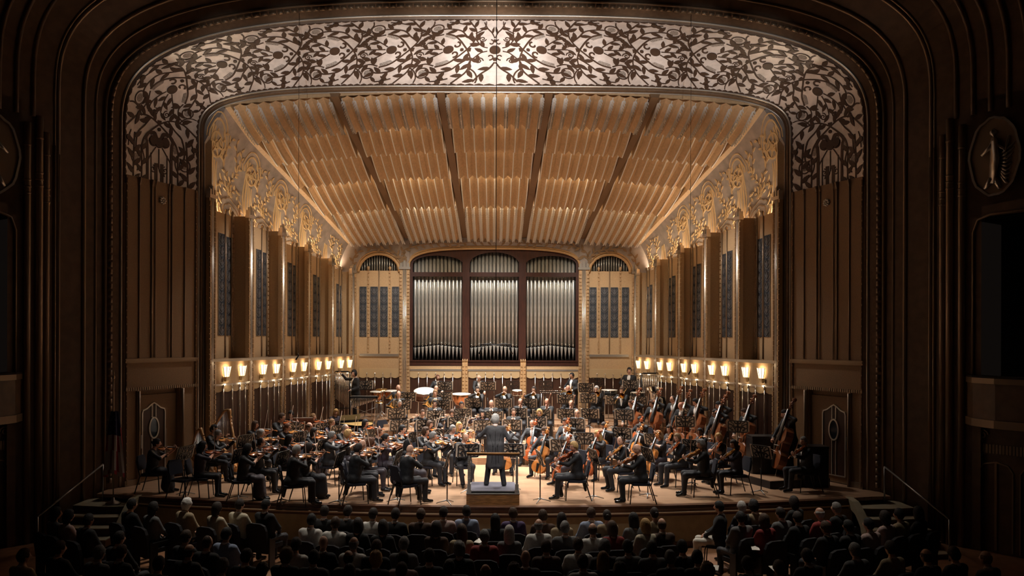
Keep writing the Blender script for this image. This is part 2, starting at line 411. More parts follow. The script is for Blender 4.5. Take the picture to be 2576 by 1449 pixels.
for m in (1, -1):
    vine(orn, [(0, .44*m), (.12, .66*m), (.3, .85*m), (.45, 1.1*m)], .04, True, .25, .5)
    vine(orn, [(.2, .06*m), (.36, .12*m), (.5, .28*m), (.62, .45*m)], .03, True, .26, .30)
    orn['lines'].append((spiral(.38, .40*m, .11, 1.5, math.pi, m, 14), .03)); orn['lines'].append((spiral(.13, .26*m, .12, .7, math.pi*.5*m, m, 10), .035))
# below the corner: scroll pair on tall stalks
ub = ULEN
for m in (1, -1):
    orn['lines'].append((bez([(ub-.02, .40*m), (ub-.9, .40*m), (ub-1.25, .42*m)], 6)+spiral(ub-1.3, .22*m, .24, 1.3, math.pi/2*m, m, 18), .085))
    orn['discs'].append((ub-1.3, .2*m, .13))
    vine(orn, [(ub-.02, .92*m), (ub-.8, .90*m), (ub-1.4, .86*m)], .045, True, .30, .30)
    vine(orn, [(ub-.02, .62*m), (ub-.6, .60*m), (ub-1.1, .62*m)], .04, True, .26, .30)
    orn['lines'].append(([(ub-.02, .10*m), (ub-.7, .10*m)], .10))
    orn['lines'].append(([(ub-.02, .26*m), (ub-.95, .27*m)], .03))
orn['leaves'] = [l for l in orn['leaves'] if l[0] < ULEN-1.75 or l in orn['leaves'][-40:]]
allleaves = []
mbl = MB(); mbd = MB(); mbs = MB(); mbf = MB()
for sgn in (1, -1):
    P = lambda a, b, d, s=sgn: band_uv(s*min(max(a, 0.), ULEN-.001), b, d)
    ok = lambda a, b: -.02 <= a < ULEN-.01 and abs(b) < BW/2*.965
    for c, wd in orn['lines']:
        seg = []
        for p in c+[None]:
            if p and ok(*p): seg.append(p)
            else:
                if len(seg) > 1: mbl.ribbon(seg, wd, P, .014)
                seg = []
    for (a, b, r) in orn['discs']:
        if ok(a, b): mbd.prism(circle(a, b, r), P, -.005, .03)
    for poly in orn['stip']:
        if all(ok(*q) for q in poly): mbs.prism(poly, P, -.005, .010)
    for lf in orn['leaves']:
        poly = leaf_poly(*lf)
        if all(ok(*q) for q in poly): allleaves.append((abs(lf[0])+abs(lf[1])*.2, poly, sgn))
    for a_i in range(int(ULEN/.2)):           # scalloped inner and outer edges
        for m in (1, -1): mbf.prism([(a_i*.2, m*BW/2*.999), (a_i*.2+.2, m*BW/2*.999), (a_i*.2+.19, m*(BW/2-.03)), (a_i*.2+.1, m*(BW/2-.065)), (a_i*.2+.01, m*(BW/2-.03))], P, -.005, .012)
allleaves.sort(key=lambda q: q[0])
rest = MB()
for i, (_, poly, sgn) in enumerate(allleaves):
    P = lambda a, b, d, s=sgn: band_uv(s*min(max(a, 0.), ULEN-.001), b, d)
    if i < 300:
        q = MB(); q.prism(poly, P, -.004, .018); q.build('leaf', M_LEAF, band)
    else: rest.prism(poly, P, -.004, .018)
struct(rest.build('leaves', M_LEAF, band), kind='stuff')
mbl.build('vine_stems', M_LEAF, band); mbd.build('fruit_discs', M_LEAF, band); mbs.build('stippled_discs', M_STIP, band); mbf.build('scallop_border', M_LEAF, band)

# ---------------- splay walls with the stage doors, both sides
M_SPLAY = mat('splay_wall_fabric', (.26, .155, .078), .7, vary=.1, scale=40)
M_DOORLINE = mat('door_silver_line', (.55, .50, .42), .35, metal=.6)
M_DOOROVAL = mat('door_oval_glass', (.02, .025, .03), .08)
for sd, side in ((-1, 'left'), (1, 'right')):
    wl = Wall((sd*9.35, 20.45), (sd*8.33, 22.70), (0, 20))
    T = lambda x: wl.at(x if sd < 0 else 2*CX-x)
    mb = MB()
    ztop = 7.92
    d0, d1, dz = T(352), T(452), 2.42                  # door recess
    wl.box(mb, 0, d0, 0, ztop, -.2, 0); wl.box(mb, d1, wl.L, 0, ztop, -.2, 0); wl.box(mb, d0, d1, dz, ztop, -.2, 0); wl.box(mb, d0, d1, 0, dz, -.2, -.16)
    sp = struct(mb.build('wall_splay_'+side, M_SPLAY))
    for x, r, zt in ((349, .020, 7.85), (380, .024, 7.85), (389, .014, 7.85), (423, .014, 7.85), (431, .024, 7.85), (463, .020, 7.85)):
        q = MB(); t = T(x); q.tube([wl.P(t, 3.26, .02), wl.P(t, 7.7+.1*(t/wl.L), .02)], r, 6); q.tube([wl.P(t, 7.7+.1*(t/wl.L), .03), wl.P(t, 7.92, .05)], [r, r*2.0], 6); q.build('rod', M_HTRIM, sp)
    q = MB(); wl.box(q, 0, wl.L, 3.13, 3.24, 0, .05); wl.box(q, 0, wl.L, 3.18, 3.21, 0, .07); q.build('belt_moulding', M_HTRIM, sp)
    q = MB(); wl.box(q, 0, wl.L, 2.42, 2.47, 0, .03)
    for i in range(34): wl.box(q, (i+.1)*wl.L/34, (i+.75)*wl.L/34, 2.42, 2.50, .03, .06)
    q.build('dentil_moulding', M_HTRIM, sp)
    for (ta, tb) in ((d0-.12, d0-.02), (d1+.02, d1+.12)):
        q = MB(); wl.box(q, ta, tb, 0, 2.42, 0, .05); q.tube([wl.P((ta+tb)/2, 0, .06), wl.P((ta+tb)/2, 2.4, .06)], .035, 8); q.build('door_pilaster', M_HTRIM, sp)
    q = MB(); wl.box(q, 0, d0-.12, 0, .15, 0, .04); wl.box(q, d1+.12, wl.L, 0, .15, 0, .04); struct(q.build('baseboard_'+side, M_HTRIM))
    q = MB()
    for ta in (.03, wl.L-.10):
        wl.box(q, ta, ta+.07, 0, 7.9, 0, .035)
        for i in range(44): wl.box(q, ta+.012, ta+.058, .05+i*.178, .05+i*.178+.13, .035, .05)
    q.build('bead_strip', M_SPLAY, sp)
    q = MB()
    cen = wl.P(T(406), 7.42, .03)
    for i in range(8): a = i*math.pi/4; q.lathe([(.0, -.02), (.045, 0), (.03, .03), (.0, .035)], 8, 0, wl.P(T(406)+.075*math.cos(a), 7.42+.075*math.sin(a), .03))
    q.lathe([(.0, -.03), (.05, 0), (.0, .05)], 8, 0, cen); q.build('rosette', M_SILVERTRIM, sp)
    # door
    dn = 1 if sd < 0 else 2
    q = MB(); wl.box(q, d0+.02, d1-.02, 0.02, 2.28, -.16, -.10); door = struct(q.build('door_%d' % dn, M_SPLAY))
    tl, tr, th = T(364), T(421), 2.0
    if sd > 0: pass
    tl, tr = min(tl, tr), max(tl, tr); tm = (tl+tr)/2; hw = (tr-tl)/2
    top = [(-1, 1.80), (-.93, 1.88), (-.6, 1.92), (-.22, 2.02), (0, 2.06)]
    out = [(tm-hw, .2)]+[(tm+a*hw, z) for a, z in top]+[(tm-a*hw, z) for a, z in reversed(top[:-1])]+[(tm+hw, .2)]
    q = MB(); q.prism(out, wl.P, -.11, -.085); q.build('door_panel', M_PANEL, door)
    q = MB(); q.ribbon(out+[out[0]], .035, wl.P, -.065, d0=-.11)
    for a in (-.17, .17):
        q.ribbon([(tm+a*hw, 2.02), (tm+a*hw, 1.68)], .025, wl.P, -.068, d0=-.11); q.ribbon([(tm+a*hw, 1.12), (tm+a*hw, .2)], .025, wl.P, -.068, d0=-.11)
    ov = [(tm+.40*hw*math.cos(t*math.pi/12), 1.40+.27*math.sin(t*math.pi/12)) for t in range(25)]
    q.ribbon(ov, .04, wl.P, -.055, d0=-.11); q.build('door_tracery', M_DOORLINE, door)
    q = MB(); q.prism([(tm+.36*hw*math.cos(t*math.pi/12), 1.40+.25*math.sin(t*math.pi/12)) for t in range(24)], wl.P, -.09, -.075); q.build('oval_pane', M_DOOROVAL, door)
    q = MB(); wl.box(q, tl-.06 if sd < 0 else tl-.06, tl-.03, .9, 1.25, -.10, -.05); q.build('push_plate', M_STEEL, door)

# ---------------- house walls beyond the frame
def hring(t, zs, zt): return (9.72+3.4*t, 20.05-5.2*t, zs, zt, 3.0, FLOOR_H)
HR = [(0, 9.08, 12.22), (.03, 9.2, 12.45), (.076, 9.3, 12.7), (.085, 9.32, 12.76), (.177, 9.4, 13.05), (.19, 9.4, 13.12), (.24, 9.4, 13.4), (.36, 9.5, 13.9)]
struct(loft('wall_house_arch', [hring(*h) for h in HR], M_HOUSE, ring_taus(40, 4), False))
HR2 = [(.36, 9.5, 13.9), (.55, 9.6, 14.4), (.8, 9.8, 15.0), (1.2, 10, 15.8), (2.4, 10, 16.6), (4.4, 10, 16.9)]
struct(loft('ceiling_house', [hring(*h) for h in HR2], M_HOUSE, ring_taus(40, 3, 1.26), False))
for h, r in (((.076, 9.3, 12.7), .05), ((.177, 9.4, 13.05), .05), ((.19, 9.4, 13.12), .03), ((.028, 9.2, 12.42), .03)):
    struct(ring_tube('trim_%d' % (20+int(h[0]*1000)), hring(*h), r, M_HTRIM))
for k in range(9):                     # flutes of the house ceiling springing above the columns
    t = .27+.06*k; struct(ring_tube('trim_%d' % (300+k), hring(t, 9.5, 13.5+(t-.24)*2.2), .055, M_HOUSE, taus=ring_taus(40, 2, 1.06)))
for sd, side in ((-1, 'left'), (1, 'right')):
    wl = Wall((sd*9.72, 20.05), (sd*(9.72+3.4*1.6), 20.05-5.2*1.6), (0, 16))
    T = lambda x: wl.at(x if sd < 0 else 2*CX-x)
    hw = empty('wall_house_'+side); struct(hw, 'dark panelled side wall of the house, '+side+' of the frame')
    for x, r, zt in ((114, .075, 8.55), (96, .085, 8.9), (66, .075, 8.7)):
        q = MB(); t = T(x); q.tube([wl.P(t, FLOOR_H, .03), wl.P(t, zt-1.0, .03), wl.P(t, zt, .03)], [r, r, r], 10)
        for zz in (zt-.55, zt-1.35, zt-1.5, zt-1.65): q.tube([wl.P(t, zz, .03), wl.P(t, zz+.05, .03)], r*1.12, 10)
        q.build('column', M_HTRIM, hw)
    q = MB(); q.tube([wl.P(T(146), FLOOR_H, .02), wl.P(T(146), 8.1, .02)], .035, 6); q.tube([wl.P(T(136), FLOOR_H, .02), wl.P(T(136), 8.3, .02)], .03, 6); q.build('side_moulding', M_HTRIM, hw)
    t0 = T(40)
    q = MB(); wl.box(q, t0, wl.L+6, 6.55, 9.2, -.3, 0); wl.box(q, t0-.12, t0, FLOOR_H, 9.2, -.3, 0); wl.box(q, t0-.7, t0-.12, FLOOR_H, 9.2, -.3, -.02); q.build('wall_field', M_HOUSE, hw)
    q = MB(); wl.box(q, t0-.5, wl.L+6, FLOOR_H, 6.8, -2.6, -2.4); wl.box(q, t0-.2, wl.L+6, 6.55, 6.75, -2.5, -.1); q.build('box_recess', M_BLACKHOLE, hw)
    # curved opening surround
    q = MB(); q.tube([wl.P(t0+.02, 2.9, .02), wl.P(t0+.02, 6.2, .02), wl.P(t0+.12, 6.48, .02), wl.P(t0+.4, 6.58, .02), wl.P(t0+3, 6.62, .02)], .03, 6); q.build('opening_moulding', M_HTRIM, hw)
    # wall below the box with doors
    q = MB(); wl.box(q, t0, wl.L+6, FLOOR_H, 1.9, -.3, -.1); q.build('lower_wall', M_HOUSE, hw)
    for k in range(2):
        ta = t0+.12+k*.85; q = MB(); q.ribbon([(ta, FLOOR_H+.05), (ta, .85), (ta+.1, 1.0), (ta+.35, 1.06), (ta+.6, 1.0), (ta+.7, .85), (ta+.7, FLOOR_H+.05)], .03, wl.P, -.07, d0=-.1)
        q.ribbon([(ta+.35, 1.05), (ta+.35, FLOOR_H+.05)], .05, wl.P, -.07, d0=-.1); q.build('lower_door_tracery', M_HTRIM, hw)
    q = MB()
    for k in range(20): wl.box(q, t0+.05+k*.07, t0+.10+k*.07, 1.25, 1.45, -.1, -.06)
    q.ribbon(spiral(t0+.2, 1.66, .11, 1.5), .03, wl.P, -.06, d0=-.1); q.build('lower_frieze', M_HTRIM, hw)
    # box balcony, bowed front
    bx = empty('box_balcony', wl.P(t0, 1.9)); tag(bx, 'bowed theatre box with moulded rims on the %s house wall' % side, 'balcony')
    def bow(name, z0, z1, d0, d1, m):
        q = MB(); n = 14; vs = []
        prof = lambda i: (t0-.12+i/n*4.2, .55*min(1, (i/n*4.2)/.9)**.5+.12*math.sin(i/n*math.pi))
        for i in range(n):
            (ta, da), (tb, db) = prof(i), prof(i+1)
            q.hexa([wl.P(ta, z0, da+d0), wl.P(tb, z0, db+d0), wl.P(tb, z0, db+d1), wl.P(ta, z0, da+d1), wl.P(ta, z1, da+d0), wl.P(tb, z1, db+d0), wl.P(tb, z1, db+d1), wl.P(ta, z1, da+d1)])
        o = q.build(name, m); o.parent = bx; o.matrix_parent_inverse = Matrix.Translation(wl.P(t0, 1.9)).inverted(); return o
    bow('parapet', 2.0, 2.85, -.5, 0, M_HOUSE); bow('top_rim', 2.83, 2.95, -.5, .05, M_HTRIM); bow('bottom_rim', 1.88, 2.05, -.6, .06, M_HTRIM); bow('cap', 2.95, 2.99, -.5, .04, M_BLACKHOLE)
    # medallion above the box opening
    tm, zm = t0+.48, 7.85
    med = tag(empty('relief_medallion', wl.P(tm, zm)), 'oval silver relief medallion high on the %s house wall' % side, 'medallion')
    mi = Matrix.Translation(wl.P(tm, zm)).inverted()
    q = MB(); ov = [(tm+.52*math.cos(a*math.pi/16)*(1+.03*math.cos(a*1.6)), zm+.86*math.sin(a*math.pi/16)*(1+.02*math.cos(a*2.2))) for a in range(33)]
    q.prism(ov[:-1], wl.P, 0, .03); o = q.build('field', M_HTRIM, med); o.matrix_parent_inverse = mi
    q = MB(); q.ribbon(ov, .05, wl.P, .07, d0=0); o = q.build('rim', M_SILVERTRIM, med); o.matrix_parent_inverse = mi
    q = MB(); rr = random.Random(3)
    q.tube([wl.P(tm-.05, zm-.6, .05), wl.P(tm+.02, zm-.1, .07), wl.P(tm, zm+.3, .07), wl.P(tm-.02, zm+.42, .06)], [.10, .14, .12, .05], 8, flat=.5)
    q.lathe([(0, -.09), (.07, -.03), (.075, .03), (0, .1)], 10, 0, wl.P(tm-.02, zm+.52, .05))
    q.tube([wl.P(tm, zm+.28, .07), wl.P(tm+.24, zm+.1, .07), wl.P(tm+.3, zm+.4, .05)], [.06, .05, .03], 6); q.tube([wl.P(tm, zm+.28, .07), wl.P(tm-.26, zm+.05, .07)], [.06, .03], 6)
    for i in range(9): q.tube([wl.P(tm+.1, zm+.0-i*.05, .05), wl.P(tm+.25, zm+.1-i*.09, .05), wl.P(tm+.42*(1-.04*i), zm+.25-i*.11, .04)], [.03, .04, .01], 5)
    q.tube([wl.P(tm-.05, zm-.5, .05), wl.P(tm-.2, zm-.7, .05)], [.08, .04], 6); q.tube([wl.P(tm+.02, zm-.5, .05), wl.P(tm+.12, zm-.74, .05)], [.08, .04], 6)
    o = q.build('winged_figure', M_SILVERTRIM, med); o.matrix_parent_inverse = mi
    # steps from the house to the stage, with a handrail and newel
    st = struct(empty('floor_steps_'+side, (sd*9., 18.8, 0)))
    for k in range(5):
        q = MB(); z = -.17*(k+1); x0, x1 = 8.55, 9.9+.0*k; ya, yb = 19.25-.38*(k+1)+.05, 19.9
        pts = [(x0, ya+.04), (x0+.3, ya), (x0+.7, ya), (x1, ya+.12), (x1, yb), (x0, yb)]
        if z > FLOOR_H:
            q.prism([(sd*a, b) for a, b in pts], lambda a, b, d: Vector((a, b, d)), FLOOR_H, z-.02, 1); q.prism([(sd*a, b-.015) for a, b in pts], lambda a, b, d: Vector((a, b, d)), z-.02, z, 0)
            o = q.build('step', [M_TREAD, M_EDGE], st); o.matrix_parent_inverse = Matrix.Translation((sd*9., 18.8, 0)).inverted()
    q = MB(); q.prism([(19.35, 0.02), (19.0, -.02), (18.7, -.2), (18.3, -.5), (18.2, -.95), (18.4, -.95), (18.6, -.5), (18.85, -.28), (19.35, -.18)], lambda a, b, d: Vector((sd*d, a, b)), 8.42, 8.58)
    o = q.build('stringer', M_TREAD, st); o.matrix_parent_inverse = Matrix.Translation((sd*9., 18.8, 0)).inverted()
    hr = tag(empty('handrail', (sd*9.6, 19.4, 0)), 'thin grey handrail of the stage steps at the %s wall' % side, 'handrail'); mi = Matrix.Translation((sd*9.6, 19.4, 0)).inverted()
    a, b = Vector((sd*9.42, 19.5, .72)), Vector((sd*9.75, 17.3, -.06))
    q = MB(); q.tube([a, b], .022, 8); o = q.build('rail', M_STEEL, hr); o.matrix_parent_inverse = mi
    q = MB(); q.tube([a, (a.x, a.y, -.17)], .02, 8); o = q.build('post', M_STEEL, hr); o.matrix_parent_inverse = mi
    q = MB(); q.tube([b, (b.x, b.y, FLOOR_H)], .02, 8); o = q.build('post', M_STEEL, hr); o.matrix_parent_inverse = mi
# ------------------------------------------------------------------ stage shell: side walls in bays
PY = [23.0+1.86*i for i in range(6)]
PX = [8.06, 7.52, 7.02, 6.59, 6.13, 5.68]
BAYTOP = [7.5, 7.3, 7.0, 6.78, 6.5]; PILTOP = [8.15, 7.85, 7.56, 7.24, 6.95, 6.72]
GR_TOP = [6.88, 6.62, 6.38, 6.12, 5.92]
M_BEAD = mat('bead_block', (.44, .28, .145), .5, vary=.1, scale=20)
M_SCALLOP = mat('valance_tan', (.52, .37, .20), .6)
M_SHADE = mat('sconce_glass', (.9, .8, .6), .5, emit=(1, .80, .52), es=2.6)
M_SHADEB = mat('sconce_rib', (.75, .58, .35), .35, metal=.5)

def pilaster(name, wl, tc, wd, z0, z1, parent, proj=.10):
    p = MB(); wl.box(p, tc-wd/2, tc+wd/2, z0, z1-.35, -.05, proj*.55); o = p.build(name, M_TAN, parent)
    q = MB()
    for k in (-1, 0, 1): q.tube([wl.P(tc+k*wd*.13, z0, proj*.6), wl.P(tc+k*wd*.13, z1-.38, proj*.6)], wd*.062, 8)
    q.build('reed', M_SILVERTRIM, o)
    q = MB(); nb = int((z1-.4-z0)/.145)
    for sg in (-1, 1):
        for i in range(nb): wl.box(q, tc+sg*wd*.38-wd*.1, tc+sg*wd*.38+wd*.1, z0+i*.145, z0+i*.145+.115, proj*.5, proj*.85)
    q.build('bead_blocks', M_BEAD, o)
    q = MB()
    wl.box(q, tc-wd*.56, tc+wd*.56, z1-.40, z1-.30, -.05, proj*.95)
    for k in (-.36, 0, .36):
        h = .30 if k == 0 else .20; wl.box(q, tc+k*wd-wd*.11, tc+k*wd+wd*.11, z1-.30, z1-.30+h-.05, -.05, proj*.8)
        q.tube([wl.P(tc+k*wd, z1-.30+h-.06, proj*.3), wl.P(tc+k*wd, z1-.30+h, proj*.3)], [wd*.12, wd*.03], 8)
    q.build('capital', M_SILVERTRIM, o); return o

_gm = {}
def grille_mesh(wd, ht):
    key = (round(wd, 2), round(ht, 2))
    if key in _gm: return _gm[key]
    P = lambda a, b, d: Vector((a, -d, b)); q = MB(); n = max(4, round(ht/.32)); uh = ht/n; hw = wd/2
    for i in range(n):
        z = i*uh
        for sg in (1, -1):
            q.ribbon([(sg*(hw*.48+r*math.cos(a)*1.0), z+uh*.62+r*math.sin(a)*1.0) for r, a in ((min(hw*.42, uh*.36)*(1-.8*k/11), -math.pi/2+sg*0+k*.85) for k in range(12))], .018, P, .018)
            q.ribbon(bez([(0, z), (sg*hw*.55, z+uh*.12), (sg*hw*.9, z+uh*.34)], 4), .022, P, .016)
            q.prism(leaf_poly(0, z+uh*.1, math.pi/2-sg*R(32), uh*.5, uh*.16), P, 0, .022)
        q.prism(leaf_poly(0, z+uh*.1, math.pi/2, uh*.8, uh*.2), P, 0, .028)
    for x in (-hw, hw): q.ribbon([(x, 0), (x, ht)], .02, P, .02)
    _gm[key] = (q.mesh('grille_scroll', M_GRILLES), None)
    b = MB(); b.box((-hw, -.004, 0), (hw, .02, ht)); _gm[key] = (_gm[key][0], b.mesh('grille', M_GRILLE)); return _gm[key]
def grille(wl, t0, t1, z0, z1, parent, d=.01):
    g, b = grille_mesh(t1-t0, z1-z0)
    c = wl.P((t0+t1)/2, z0, d); mw = Matrix((wl.t if wl.t.cross(Vector((0, 0, 1))).dot(-wl.n) < 0 else -wl.t, -wl.n, Vector((0, 0, 1)))).transposed().to_4x4(); mw.translation = c
    o = link('grille', b, parent, mw); link('grille_scroll', g, o)

def valance(wl, t0, t1, parent, bow=0., z_top=2.42, z_edge=2.26, nrod=4, zfloor=0., ntan=10):
    """tan scalloped valance over dark wood, with silver rods"""
    L = t1-t0; D = lambda t: bow*math.sin(math.pi*(t-t0)/L)+.02
    q = MB(); m = nrod+1
    for k in range(m):
        for i in range(ntan):
            ta = t0+L*(k+i/ntan)/m; tb = t0+L*(k+(i+1)/ntan)/m
            za = z_edge-.055*math.sin(math.pi*i/ntan); zb = z_edge-.055*math.sin(math.pi*(i+1)/ntan)
            q.hexa([wl.P(ta, za, D(ta)-.03), wl.P(tb, zb, D(tb)-.03), wl.P(tb, zb, D(tb)+.02), wl.P(ta, za, D(ta)+.02), wl.P(ta, z_top, D(ta)-.03), wl.P(tb, z_top, D(tb)-.03), wl.P(tb, z_top, D(tb)+.02), wl.P(ta, z_top, D(ta)+.02)])
    q.build('valance', M_SCALLOP, parent)
    for k in range(nrod):
        t = t0+L*(k+1)/m; d = D(t)+.035; q = MB()
        q.tube([wl.P(t, zfloor, d), wl.P(t, z_edge+.10, d)], .017, 6); q.tube([wl.P(t, z_edge+.06, d), wl.P(t, z_edge+.12, d), wl.P(t, z_edge+.17, d)], [.02, .028, .012], 6); q.build('rod', M_CHROME, parent)
    q = MB()
    for i in range(ntan):
        ta = t0+L*i/ntan; tb = t0+L*(i+1)/ntan
        q.quad(wl.P(ta, zfloor, D(ta)-.008), wl.P(tb, zfloor, D(tb)-.008), wl.P(tb, z_top, D(tb)-.008), wl.P(ta, z_top, D(ta)-.008))
    q.build('wood_panel', M_PANEL, parent)

_sc = {}
def sconce_meshes():
    if _sc: return _sc
    q = MB(); prof = [(0, .105), (.29, .175)]
    pts = []
    for z, r in prof:
        for a in (-80, -40, 0, 40, 80): pts.append((r*math.sin(R(a)), -.03-r*.75*math.cos(R(a))*.9, z))
    q.add(pts, [(i, i+1, 6+i, 5+i) for i in range(4)]+[(0, 1, 2, 3, 4)], 0); _sc['shade'] = q.mesh('shade', M_SHADE)
    q = MB()
    for a in (-80, -40, 0, 40, 80): q.tube([(.107*math.sin(R(a)), -.032-.107*.68*math.cos(R(a)), -.01), ((.178)*math.sin(R(a)), -.032-(.178)*.68*math.cos(R(a)), .30)], .008, 5)
    _sc['ribs'] = q.mesh('shade_ribs', M_SHADEB)
    q = MB(); q.box((-.095, -.10, -.10), (.095, 0, -.005)); q.box((-.065, -.07, -.14), (.065, 0, -.10)); q.box((-.12, -.012, -.16), (.12, 0, .02)); _sc['bracket'] = q.mesh('bracket', M_SHADEB); return _sc
ORD = ['first', 'second', 'third', 'fourth', 'fifth', 'sixth', 'seventh', 'eighth', 'ninth', 'tenth', 'eleventh', 'twelfth', 'thirteenth', 'fourteenth', 'fifteenth', 'sixteenth', 'seventeenth', 'eighteenth', 'nineteenth', 'twentieth']
def sconce(c, nrm, label):
    mw = Matrix((Vector((0, 0, 1)).cross(-nrm)*-1, -nrm, Vector((0, 0, 1)))).transposed().to_4x4()
    x = (-nrm).cross(Vector((0, 0, 1))); mw = Matrix((x, -nrm, Vector((0, 0, 1)))).transposed().to_4x4(); mw.translation = c
    e = tag(empty('wall_sconce', mw=mw), label, 'wall lamp', 'lit fan sconces along the stage walls')
    for k, me in sconce_meshes().items(): link(me.name, me, e)
    point('sconce_bulb', c+nrm*.09+Vector((0, 0, .28)), 1.5, .04, (1, .80, .55))
    point('sconce_bulb', c+nrm*.12+Vector((0, 0, -.22)), .7, .03, (1, .80, .55))

for sd, side in ((-1, 'left'), (1, 'right')):
    wroot = struct(empty('wall_'+side), 'tan fluted side wall of the stage, stepping in bays, '+side)
    for i in range(5):
        A = (sd*PX[i], PY[i]); B = (sd*PX[i+1], PY[i+1])
        up = Wall((A[0]+sd*.14, A[1]), (A[0]-sd*.06, B[1]), (0, 27)); zt = BAYTOP[i]
        q = MB(); up.box(q, 0, up.L, 2.4, zt, -.12, 0)
        ret = Wall((A[0]-sd*.06, B[1]), (B[0], B[1]), (0, 22)); ret.box(q, 0, ret.L, 2.4, zt+.02, -.12, 0)
        bay = q.build('bay_panel', M_TAN, wroot)
        # grilles and divider reeds
        L = up.L; e0, e1 = .22*L, .50*L
        if sd > 0: pass
        pa = CX-(PX[i]-.15)*F/(PY[i]+.06); pb = CX-(PX[i]-.06)*F/PY[i+1]; TP = lambda f: up.at(pa+(pb-pa)*f) if sd < 0 else up.at(2*CX-(pa+(pb-pa)*f))
        grille(up, TP(.07), TP(.41), 3.86, GR_TOP[i], bay); grille(up, TP(.53), TP(.77), 3.86, GR_TOP[i]-.05, bay)
        q = MB()
        for t in (TP(.47), TP(.84)): q.tube([up.P(t, 3.2, .02), up.P(t, zt+.02, .02)], .022, 6); q.tube([up.P(t, zt, .03), up.P(t, zt+.10, .04), up.P(t, zt+.14, .04)], [.025, .05, .02], 6)
        q.build('reed', M_HTRIM, bay)
        q = MB()
        for k in range(int((zt-3.3)/.15)): up.box(q, TP(.90), TP(.97), 3.25+k*.15, 3.25+k*.15+.11, .0, .03)
        q.build('bead_blocks', M_BEAD, bay)
        # belt with sconces, valance
        di = Wall(A, B, (0, 26)); bw = .14; L = di.L; q = MB(); nn = 12
        D = lambda t: bw*math.sin(math.pi*t/L)
        for z0, z1, ex, mi in ((2.42, 3.10, 0, 0), (3.10, 3.18, .05, 1), (2.40, 2.46, .035, 1)):
            for k in range(nn):
                ta, tb = L*k/nn, L*(k+1)/nn
                q.hexa([di.P(ta, z0, -.1), di.P(tb, z0, -.1), di.P(tb, z0, D(tb)+ex+.02), di.P(ta, z0, D(ta)+ex+.02), di.P(ta, z1, -.1), di.P(tb, z1, -.1), di.P(tb, z1, D(tb)+ex+.02), di.P(ta, z1, D(ta)+ex+.02)], mi)
        q.build('belt', [M_TAN, M_SILVERTRIM], wroot)
        low = empty('bay_base'); low.parent = wroot
        valance(di, .05, L-.05, low, .14, 2.42, 2.27, 4)
        for k, f in enumerate((.27, .66)):
            num = 2*i+k if sd < 0 else 9-(2*i+k)
            sconce(di.P(f*L, 2.66, D(f*L)+.02), di.n, 'lit fan-shaped sconce on the %s stage wall, %s from the left along it' % (side, ORD[num]))
        # uplight behind the wall head
        point('cove_uplight', (A[0]+sd*.30, (A[1]+B[1])/2, zt-.25), 125, .12, (1, .80, .56))
        # wall behind, closing the gap under the cove
        pilaster('pilaster', di, .0, .30, 0, PILTOP[i], wroot)
    pilaster('pilaster', Wall((sd*PX[4], PY[4]), (sd*PX[5], PY[5]), (0, 26)), Wall((sd*PX[4], PY[4]), (sd*PX[5], PY[5])).L-.05, .30, 0, PILTOP[5], wroot)
    q = MB(); Wall((sd*8.3, 22.9), (sd*8.06, 23.0), (0, 22)).box(q, -.2, .28, 0, 9.4, -.1, -.02); q.build('jamb', M_TAN, wroot)

# ------------------------------------------------------------------ ceiling: five columns of fluted panels in five stepped rows
CE0, CE1 = 22.9, 32.3
def cw(Y): return 7.5-(Y-CE0)*(1.85/9.4)
def cz(Y, X): return 10.70-.317*(Y-CE0)-float(np.interp(Y, [22.9, 24.4, 32.3], [.0066, .0105, .0060]))*X*X
ROWY = [22.98, 24.33, 25.7, 27.3, 29.4, 32.15]
COLS = [-1, -.605, -.205, .205, .605, 1]
ceil = struct(empty('ceiling'), 'tan stage ceiling of fluted panels stepping down towards the organ')
def row_pt(r, fx, v, flute=0.):
    """fx fraction of half width at that depth, v 0..1 front to lip"""
    v = min(v, 1.); Ya = ROWY[r]-(.40 if r else 0.); Yb = ROWY[r+1]; Y = Ya+(Yb-Ya)*v
    X = fx*cw(Y); h = (.62 if r else .12)*(1-v)**1.25-.10*math.sin(math.pi*min(1, v*1.05))*.6
    return Vector((X, Y, cz(Y, X)+h-flute))
NF = 8
def bulge(ph, v): return .115*abs(math.cos(math.pi*ph))*(.55+.45*v)     # lowest under each string, cusps between
